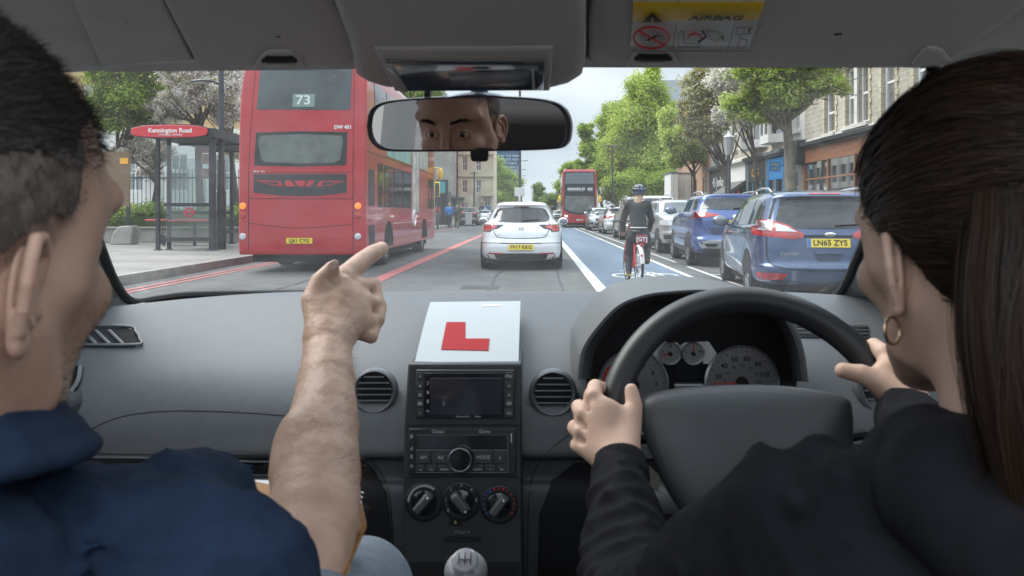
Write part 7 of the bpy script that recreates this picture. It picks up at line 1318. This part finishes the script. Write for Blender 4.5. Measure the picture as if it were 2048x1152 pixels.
PAw = np.array(PA) @ A3.T+A[:3, 3]; PNw = np.array(PN) @ A3.T+rng.normal(size=(7000, 1, 3))*.35; lt = rng.rand(7000) < .14; ribbons('hair_strands', PAw[~lt], PNw[~lt], .0007, [HAIRB], hair); ribbons('light_strands', PAw[lt], PNw[lt], .0005, [HAIRL], hair)
tw = Vector(A3 @ tie+A[:3, 3]); ch = [tw, W(2055, 320, .50), W(2026, 470, .475), W(2020, 650, .455), W(2048, 860, .445), W(2110, 1160, .44)]; cp_ = crv(ch, 8); pr_ = np.interp(np.linspace(0, 1, len(cp_)), [0, .14, .4, .75, 1], [.012, .016, .024, .023, .016]); S = SDF(.004); S.chain([tuple(p) for p in cp_], list(pr_*.9), k=.01); v_, q_ = S.mesh(disp=lambda X, Y, Z: (.0022*vnoise(X, Y, Z*.1, 300, 41)).astype(np.float32)); npmesh('ponytail', v_, q_, HAIRD, hair, 180)
cpn = np.array([list(p) for p in cp_]); view = np.array([-.55, -.8, .1]); NP_ = 5200; u_ = np.linspace(0, 1, len(cp_)); PA = np.zeros((NP_, len(cp_), 3)); PN = np.zeros_like(PA); CL = [(rng.rand()*6.283, .75+.4*rng.rand(), rng.rand()*6, 3+5*rng.rand(), rng.normal(size=3)*.0028, rng.normal()*.5) for _ in range(70)]
for i in range(NP_):
    a, q, ph, fr_q, am, tw_ = CL[rng.randint(70)]; a = a+rng.normal()*.16; rr = pr_*(q+rng.normal()*.06)*1.08; ang = a+u_*tw_; off = np.stack([np.cos(ang), np.sin(ang), 0*u_], 1)*rr[:, None]; PA[i] = cpn+off+np.outer(np.sin(u_*fr_q+ph), am)*u_[:, None]**.5+rng.normal(size=3)*.0006; PN[i] = off/np.linalg.norm(off, axis=1)[:, None]
PN += rng.normal(size=(NP_, 1, 3))*.4; lt = rng.rand(NP_) < .22; ribbons('ponytail_strands', PA[~lt], PN[~lt], .00065, [HAIRB], hair); ribbons('light_strands', PA[lt], PN[lt], .00055, [HAIRL], hair)
b = MB(); d_ = (cp_[5]-cp_[2]).normalized(); b.torus(cp_[4], .0165, .0045, d_, 28, 10); b.build('hair_tie', BLK, hair)
# loose wisps on the neck and at the temple
e0 = Vector(A3 @ np.array([-.076, -.02, -.055])+A[:3, 3]); b = MB(); b.torus(e0+Vector((-.003, -.004, -.011)), (.0095), .0013, (.55, -.8, .1), 36, 10); b.build('earring', mat('gold_hoop', (.6, .42, .28), .3, 1), wom)
# black hooded top
sa, sb_ = np.array(P3(1243, 965, .905)), np.array(P3(1285, 1290, .68)); sd_ = sb_-sa; sL = np.linalg.norm(sd_); sd_ /= sL
def sleeve(X, Y, Z):      # rings of gathered cloth along the forearm
    t_ = (X-sa[0])*sd_[0]+(Y-sa[1])*sd_[1]+(Z-sa[2])*sd_[2]; r_2 = np.sqrt(np.maximum(0, (X-sa[0]-t_*sd_[0])**2+(Y-sa[1]-t_*sd_[1])**2+(Z-sa[2]-t_*sd_[2])**2)); m_ = np.clip((t_-.012)/.02, 0, 1)*np.clip((.085-r_2)/.02, 0, 1)*np.clip((sL-t_)/.05, 0, 1)
    ph = t_*230+1.3*np.sin((X-sa[0])*60)+.8*vnoise(X, Y, Z, 40, 77); return m_*.0042*np.clip(np.sin(ph)*.5+.5, 0, 1)**2.2
S = SDF(.0042)
S.chain([P3(1243, 958, .905), P3(1243, 1010, .87), P3(1252, 1090, .82), P3(1268, 1180, .76), P3(1290, 1290, .68)], [.031, .0355, .042, .048, .056], k=.02); S.chain([P3(1290, 1290, .68), P3(1435, 1140, .62), P3(1565, 1035, .58)], [.056, .047, .041], k=.02)
S.chain([P3(1565, 1030, .58), P3(1700, 1012, .56), P3(1850, 985, .54)], [.041, .036, .04], k=.02); S.ell(P3(1850, 1280, .55), (.13, .1, .12), k=.03); S.ell((.36, .45, .75), (.2, .15, .28), k=.06); S.chain([P3(1895, 1000, .56), P3(2050, 1000, .62)], [.05, .05], k=.03)
S.chain([P3(1815, 836, .955), P3(1880, 900, .88), P3(1960, 1010, .76)], [.034, .042, .05], k=.02)
for a, c, r in (((1520, 925, .60), (1600, 1010, .53), .009), ((1650, 905, .58), (1690, 960, .53), .01), ((1470, 1000, .62), (1520, 1080, .56), .008), ((1600, 905, .59), (1660, 930, .56), .007)): S.cap(P3(*a), P3(*c), r, r*.6, k=.016)
v_, q_ = S.mesh(disp=lambda X, Y, Z: (.003*vnoise(X, Y, Z, 60, 51)-.0055*folds(X*1.1, Y, Z*.9, 40, 52)-.0025*folds(X, Y, Z, 90, 53, 3)-sleeve(X, Y, Z)).astype(np.float32), lo=np.array([-.05, .1, .5]), smooth=1); top = npmesh('hooded_top', v_, q_, BLKC, wom, 180)
S = SDF(.0035)   # hood lying on her back, and cuffs
S.chain([P3(1775, 935, .60), P3(1790, 880, .60), P3(1840, 862, .575), P3(1910, 872, .535), P3(2000, 905, .50), P3(2100, 930, .48)], [.016, .017, .016, .018, .02, .02], k=.012); S.chain([P3(1770, 935, .58), P3(1850, 1010, .50), P3(1960, 1100, .46), P3(2080, 1180, .44)], [.02, .026, .03, .03], k=.03); S.chain([P3(1835, 890, .55), P3(1900, 960, .50), P3(2050, 1040, .46)], [.02, .035, .04], k=.03)
v_, q_ = S.mesh(disp=lambda X, Y, Z: (.003*vnoise(X, Y, Z, 80, 61)).astype(np.float32), smooth=1); npmesh('hood', v_, q_, BLKC, top, 180)
for P_, r0, r1, nx in ((((1239, 918, .93), (1243, 962, .905)), .0305, .0325, 46), (((1800, 822, .965), (1838, 862, .935)), .031, .035, 40)):
    a, c = W(*P_[0]), W(*P_[1]); d = (c-a).normalized(); x, y, _ = frame(d); V_ = []; n_ = nx*4
    for i, (t_, rr) in enumerate(((-.04, r0*.9), (0, r0), (.3, r0*1.0), (.7, r1), (1, r1*1.02), (1.05, r1*.9))):
        V_.append([tuple(a.lerp(c, t_)+(x*math.cos(q)+y*math.sin(q))*(rr+.0007*math.cos(q*nx))) for q in np.linspace(0, 2*math.pi, n_, endpoint=False)])
    b = MB(); b.grid(np.array(V_), close_v=True); b.build('cuff', BLKC, top, 180)
# ================================================================== CYCLIST AND PEOPLE ON FOOT
def figure(t, J, h, jacket, trousers, hairm, shoes, skin=SKF, arms_bare=False, k=1., helmet=False):
    """J: joints in the thing's space: head, neck, chest, waist, hipL/R, kneeL/R, footL/R, toeL/R, shL/R, elL/R, haL/R"""
    g = lambda n: tuple(J[n]); body = SDF(h)
    body.ell(g('head'), (.075*k, .09*k, .115*k), k=.01); body.cap(g('head'), g('neck'), .05*k, .055*k, k=.02); body.chain([g('neck'), g('chest'), g('waist')], [.07*k, .12*k, .12*k], k=.05)
    for s in 'LR':
        body.chain([g('chest'), g('sh'+s), g('el'+s), g('ha'+s)], [.1*k, .05*k, .038*k, .028*k], k=.03); hd = Vector(J['ha'+s]); ed = Vector(J['el'+s]); d = (hd-ed).normalized(); side = d.cross(Vector((0, 0, 1))).normalized() if abs(d.z) < .95 else Vector((1, 0, 0))
        if h < .013:
            for f_ in range(4): o = side*(f_-1.5)*.02; body.chain([tuple(hd+o*.6), tuple(hd+d*.06+o), tuple(hd+d*.1+o+Vector((0, 0, -.02)))], [.014, .01, .009], k=.008)
            body.chain([tuple(hd), tuple(hd+d*.04+side*.045)], [.014, .01], k=.01)
        else: body.cap(tuple(hd), tuple(hd+d*.1), .035*k, .022*k, k=.02)
        body.chain([g('waist'), g('hip'+s), g('knee'+s), g('foot'+s)], [.1*k, .085*k, .055*k, .036*k], k=.03)
    v, q = body.mesh(); npmesh('body', v, q, skin, t)
    S = SDF(h); S.chain([tuple(Vector(J['neck'])-Vector((0, 0, .02))), g('chest'), g('waist')], [.075*k, .145*k, .135*k], k=.06)
    for s in 'LR': S.chain([g('chest'), g('sh'+s), g('el'+s), tuple(Vector(J['el'+s]).lerp(Vector(J['ha'+s]), .12 if arms_bare else .85))], [.12*k, .072*k, .055*k, .045*k], k=.04)
    v, q = S.mesh(disp=lambda X, Y, Z: (.008*vnoise(X, Y, Z, 22, 3)).astype(np.float32)); npmesh('jacket', v, q, jacket, t)
    S = SDF(h)
    for s in 'LR': S.chain([g('waist'), g('hip'+s), g('knee'+s), tuple(Vector(J['knee'+s]).lerp(Vector(J['foot'+s]), .9))], [.11*k, .105*k, .072*k, .055*k], k=.04)
    v, q = S.mesh(disp=lambda X, Y, Z: (.006*vnoise(X, Y, Z, 30, 5)).astype(np.float32)); npmesh('trousers', v, q, trousers, t)
    for s in 'LR': S = SDF(h*.8); S.chain([tuple(J['foot'+s]), tuple(J['toe'+s])], [.045*k, .036*k], k=.01); v, q = S.mesh(); npmesh('shoe', v, q, shoes, t)
    if not helmet: S = SDF(h*.8); c = Vector(J['head']); S.ell(tuple(c+Vector((0, -.015, .03))), (.082*k, .09*k, .1*k), k=.01); v, q = S.mesh(); m = v[q].mean(1)[:, 2] > c.z-.02; npmesh('hair', v, q[m], hairm, t)
# ---- cyclist
CYY = 12.95; cy = thing('person', 'cyclist in a dark grey sweater, black trousers and blue helmet riding the red bicycle', 'person', (W(1275, 0, CYY).x, CYY, 0), wc=True); w_ = lambda px, py, dy=0: W(px, py, CYY+dy)
J = dict(head=w_(1278, 387, .18), neck=w_(1277, 401, .12), chest=w_(1275, 422, .1), waist=w_(1277, 452, -.02), hipL=w_(1266, 474, .0), hipR=w_(1289, 474, 0), shL=w_(1257, 409, .12), shR=w_(1294, 409, .12), elL=w_(1246, 440, .3), elR=w_(1303, 440, .3), haL=w_(1247, 463, .62), haR=w_(1297, 463, .62),
         kneeL=w_(1258, 508, .3), kneeR=w_(1292, 493, .42), footL=w_(1257, 546, .05), footR=w_(1294, 521, .12), toeL=w_(1256, 549, .22), toeR=w_(1296, 522, .3))
DG = mat('dark_grey_wool', (.028, .032, .034), .95, bump=.4, bs=120, bdist=.003); BT = mat('black_trousers', (.018, .022, .028), .85)
figure(cy, J, .011, DG, BT, HAIRD, mat('brown_shoe', (.1, .07, .03), .6, noise=.4, ns=20), helmet=True)
c = Vector(J['head']); S = SDF(.009); S.ell(tuple(c+Vector((0, 0, .045))), (.122, .15, .115), k=.01); S.ell(tuple(c+Vector((0, 0, -.07))), (.16, .2, .07), k=.01, op='s')
for i in range(5):
    for z_, w in ((.03, .018), (.09, .014)): a = (i-2)*.5; S.ell(tuple(c+Vector((math.sin(a)*.11, -math.cos(a)*.135, z_+.01))), (.02, .05, w), k=.004, op='s')
v, q = S.mesh(); hm = npmesh('helmet', v, q, [mat('helmet_blue', (.02, .05, .16), .3, coat=.7), mat('helmet_black', (.02, .022, .03), .3, coat=.6)], cy, 60, ((vnoise(v[q].mean(1)[:, 0], v[q].mean(1)[:, 1]*.5, v[q].mean(1)[:, 2], 34, 9) > -.05)).astype(int))
b = MB(); b.torus(c+Vector((0, 0, -.085)), .075, .022, (0, 0, 1), 24, 8); b.build('collar', mat('pale_collar', (.6, .6, .6), .8), cy); b = MB(); b.torus(w_(1277, 455, -.02), .135, .012, (0, 0, 1), 24, 6); b.build('shirt_hem', MAT['pale_collar'], cy)
b = MB(); p = J['footL']; b.box(p+Vector((.0, -.05, -.03)), (.07, .03, .03)); b.build('heel_patch', mat('yellow_heel', (.6, .42, .05), .5), cy)
# ---- bicycle
bk = thing('bicycle', 'red hire bicycle with a lettered rear panel under the cyclist in the blue lane', 'bicycle', (W(1282, 0, 12.65).x, 12.65, 0), wc=True); xr = W(1282, 0, 12.4).x; hx = -.06; RBK = mat('bicycle_red', (.6, .03, .03), .35, coat=.6); r_ = .335; RW = Vector((xr, 12.65, r_)); FW = Vector((xr+hx, 13.72, r_)); ax_ = (FW-RW).cross(Vector((0, 0, 1))).normalized()
for c in (RW, FW):
    b = MB(); b.torus(c, r_-.022, .022, ax_, 48, 10); o = b.build('wheel', TYRE, bk); b = MB(); b.torus(c, r_-.045, .01, ax_, 48, 8); b.build('rim', SIL, o); b = MB(); u, v_, _ = frame(ax_)
    for i in range(28): a = i*.2244; b.tube([c+ax_*(.02 if i % 2 else -.02), c+(u*math.cos(a)+v_*math.sin(a))*(r_-.045)], .0022, 4, False)
    b.cyl(c-ax_*.05, c+ax_*.05, .028); b.build('spokes', SIL, o)
bb_ = Vector((xr+hx*.42, 13.08, .29)); st = Vector((xr+hx*.25, 12.93, .86)); hd = Vector((xr+hx*.85, 13.5, .92)); b = MB()
b.tube([bb_, st], .022, 8); b.tube([bb_, bb_.lerp(hd, .5)+Vector((0, 0, -.1)), hd-Vector((0, 0, .15))], .032, 8); b.tube([hd-Vector((0, 0, .2)), hd+Vector((0, -.03, .1))], .022, 8)
for s in (-1, 1): b.tube([RW+ax_*s*.055, bb_+ax_*s*.04], .013, 6); b.tube([RW+ax_*s*.055, st.lerp(bb_, .2)+ax_*s*.03], .012, 6); b.tube([FW+ax_*s*.05, FW.lerp(hd, .6)+ax_*s*.05, hd-Vector((0, 0, .2))], .015, 6)
b.build('frame', RBK, bk); b = MB(); P = [hd+Vector((-.3, -.28, .12)), hd+Vector((-.3, -.1, .14)), hd+Vector((-.1, -.02, .14)), hd+Vector((.1, -.02, .14)), hd+Vector((.3, -.1, .14)), hd+Vector((.3, -.28, .12))]; b.tube(crv(P, 4), .014, 8); b.build('handlebar', BPL, bk)
b = MB(); b.sphere(st+Vector((0, -.02, .04)), (.085, .14, .04)); b.sphere(st+Vector((0, .1, .045)), (.035, .1, .025)); b.build('saddle', BPL, bk)
b = MB(); b.lathe([(.02, 0), (.1, .005), (.1, .02)], c=bb_+ax_*.05, axis=ax_, n=24)
for s, pf in ((-1, 'footL'), (1, 'footR')): p = Vector(J[pf]); b.tube([bb_+Vector((s*.07, 0, 0)), Vector((p.x-s*.02, p.y+.1, p.z-.05))], .012, 6); b.box((p.x, p.y+.12, p.z-.055), (.09, .08, .025))
b.build('pedals', BPL, bk); b = MB(); b.torus(RW, r_+.012, .03, ax_, 30, 8, 90-62, 90+75, flat=1.0) if 0 else None
b = MB(); u = (FW-RW).normalized(); n_ = 20; V_ = []
for i in range(n_+1):
    a = math.radians(70+100*i/n_); c = RW+(u*math.cos(a)+Vector((0, 0, 1))*math.sin(a))*(r_+.012); 
    for s in (-.037, -.02, .02, .037): V_.append(c+ax_*s-(c-RW).normalized()*(.02 if abs(s) > .03 else 0))
b.add(V_, [(i*4+j, i*4+j+1, i*4+j+5, i*4+j+4) for i in range(n_) for j in range(3)]); o = b.build('mudguard', mat('pale_mudguard', (.65, .64, .62), .4), bk); b = MB(); c = RW+Vector((0, -.31, .14)); b.lathe([(.022, 0), (.02, .006), (0, .008)], c=c+Vector((0, -.03, .05)), axis=(0, -1, .3), n=20); b.build('rear_reflector', RLAMP, o)
b = MB(); c = W(1283.5, 478.5, 12.42); b.box(c, (.18, .03, .14)); o = b.build('rear_panel', mat('panel_maroon', (.25, .02, .04), .5), bk, bevel=.008); text('[GT]', .09, WHL, o, PM(c+Vector((0, -.018, 0)), (1, 0, 0), (0, 0, 1)), 'lettering', .004, bold=.002)
b = MB(); b.sphere(W(1284, 491, 12.45), (.04, .02, .028)); b.build('rear_lamp', RLAMP, bk)
# ---- pedestrians far down the road
def walker(label, px, pfoot, ptop, Y, jm, tm, hm=HAIRD, stride=.18, head=1, bag=None, z0=None):
    k = (pfoot-ptop)*Y/F/1.78; base = W(px, pfoot, Y); z = base.z; t = thing('person', label, 'person', (base.x, Y, z), wc=True, group='people walking on the far left'); B = lambda x, y, h: Vector((base.x+x*k, Y+y*k, z+h*k)); s = stride
    J = dict(head=B(0, .02, 1.65), neck=B(0, 0, 1.5), chest=B(0, 0, 1.3), waist=B(0, 0, 1.02), hipL=B(-.09, 0, .92), hipR=B(.09, 0, .92), kneeL=B(-.1, s*.6, .5), kneeR=B(.1, -s*.2, .5), footL=B(-.1, s, .08), footR=B(.1, -s, .1), toeL=B(-.1, s+.17, .05), toeR=B(.1, -s+.17, .05),
             shL=B(-.19, 0, 1.42), shR=B(.19, 0, 1.42), elL=B(-.25, -.05, 1.13), elR=B(.25, .05, 1.13), haL=B(-.24, .08, .9), haR=B(.24, .15, .92))
    figure(t, J, .022, jm, tm, hm, BPL, k=k)
    if bag:
        S = SDF(.025); S.ell(tuple(B(*bag[0])), tuple(q*k for q in bag[1]), k=.01); v, q = S.mesh(); npmesh('rucksack', v, q, bag[2], t)
JB = mat('jacket_bright_blue', (.02, .2, .6), .7); TN_ = mat('trousers_dark', (.03, .032, .04), .8); JK = mat('jacket_dark_green', (.05, .055, .045), .8); JN = mat('jacket_navy', (.03, .05, .12), .8); JO = mat('jacket_orange', (.75, .14, .05), .7); JR = mat('scarf_red', (.55, .12, .1), .8); GRT = mat('trousers_grey', (.3, .31, .34), .8)
walker('pedestrian in a bright blue jacket walking away in the road', 899, 457, 405, 56, JB, TN_, mat('hair_blond', (.4, .3, .15), .7)); walker('pedestrian in dark green with a rucksack beside the blue jacket', 914, 457, 405, 57, JK, mat('trousers_olive', (.12, .11, .04), .8), bag=((0, -.2, 1.25), (.16, .1, .24), JK))
walker('pedestrian in a red and white top near the bus front', 874, 450, 408, 62, JR, GRT); walker('pedestrian in orange beside the black estate car', 944, 446, 416, 78, JO, TN_); walker('pedestrian in a navy top left of the white hatchback', 964, 438, 406, 95, JN, TN_); walker('pedestrian in blue just past the white hatchback roof', 977, 438, 407, 96, mat('jacket_mid_blue', (.06, .15, .35), .8), TN_); walker('pedestrian in pale clothes farther along the pavement', 970, 437, 411, 104, WFR, GRT)
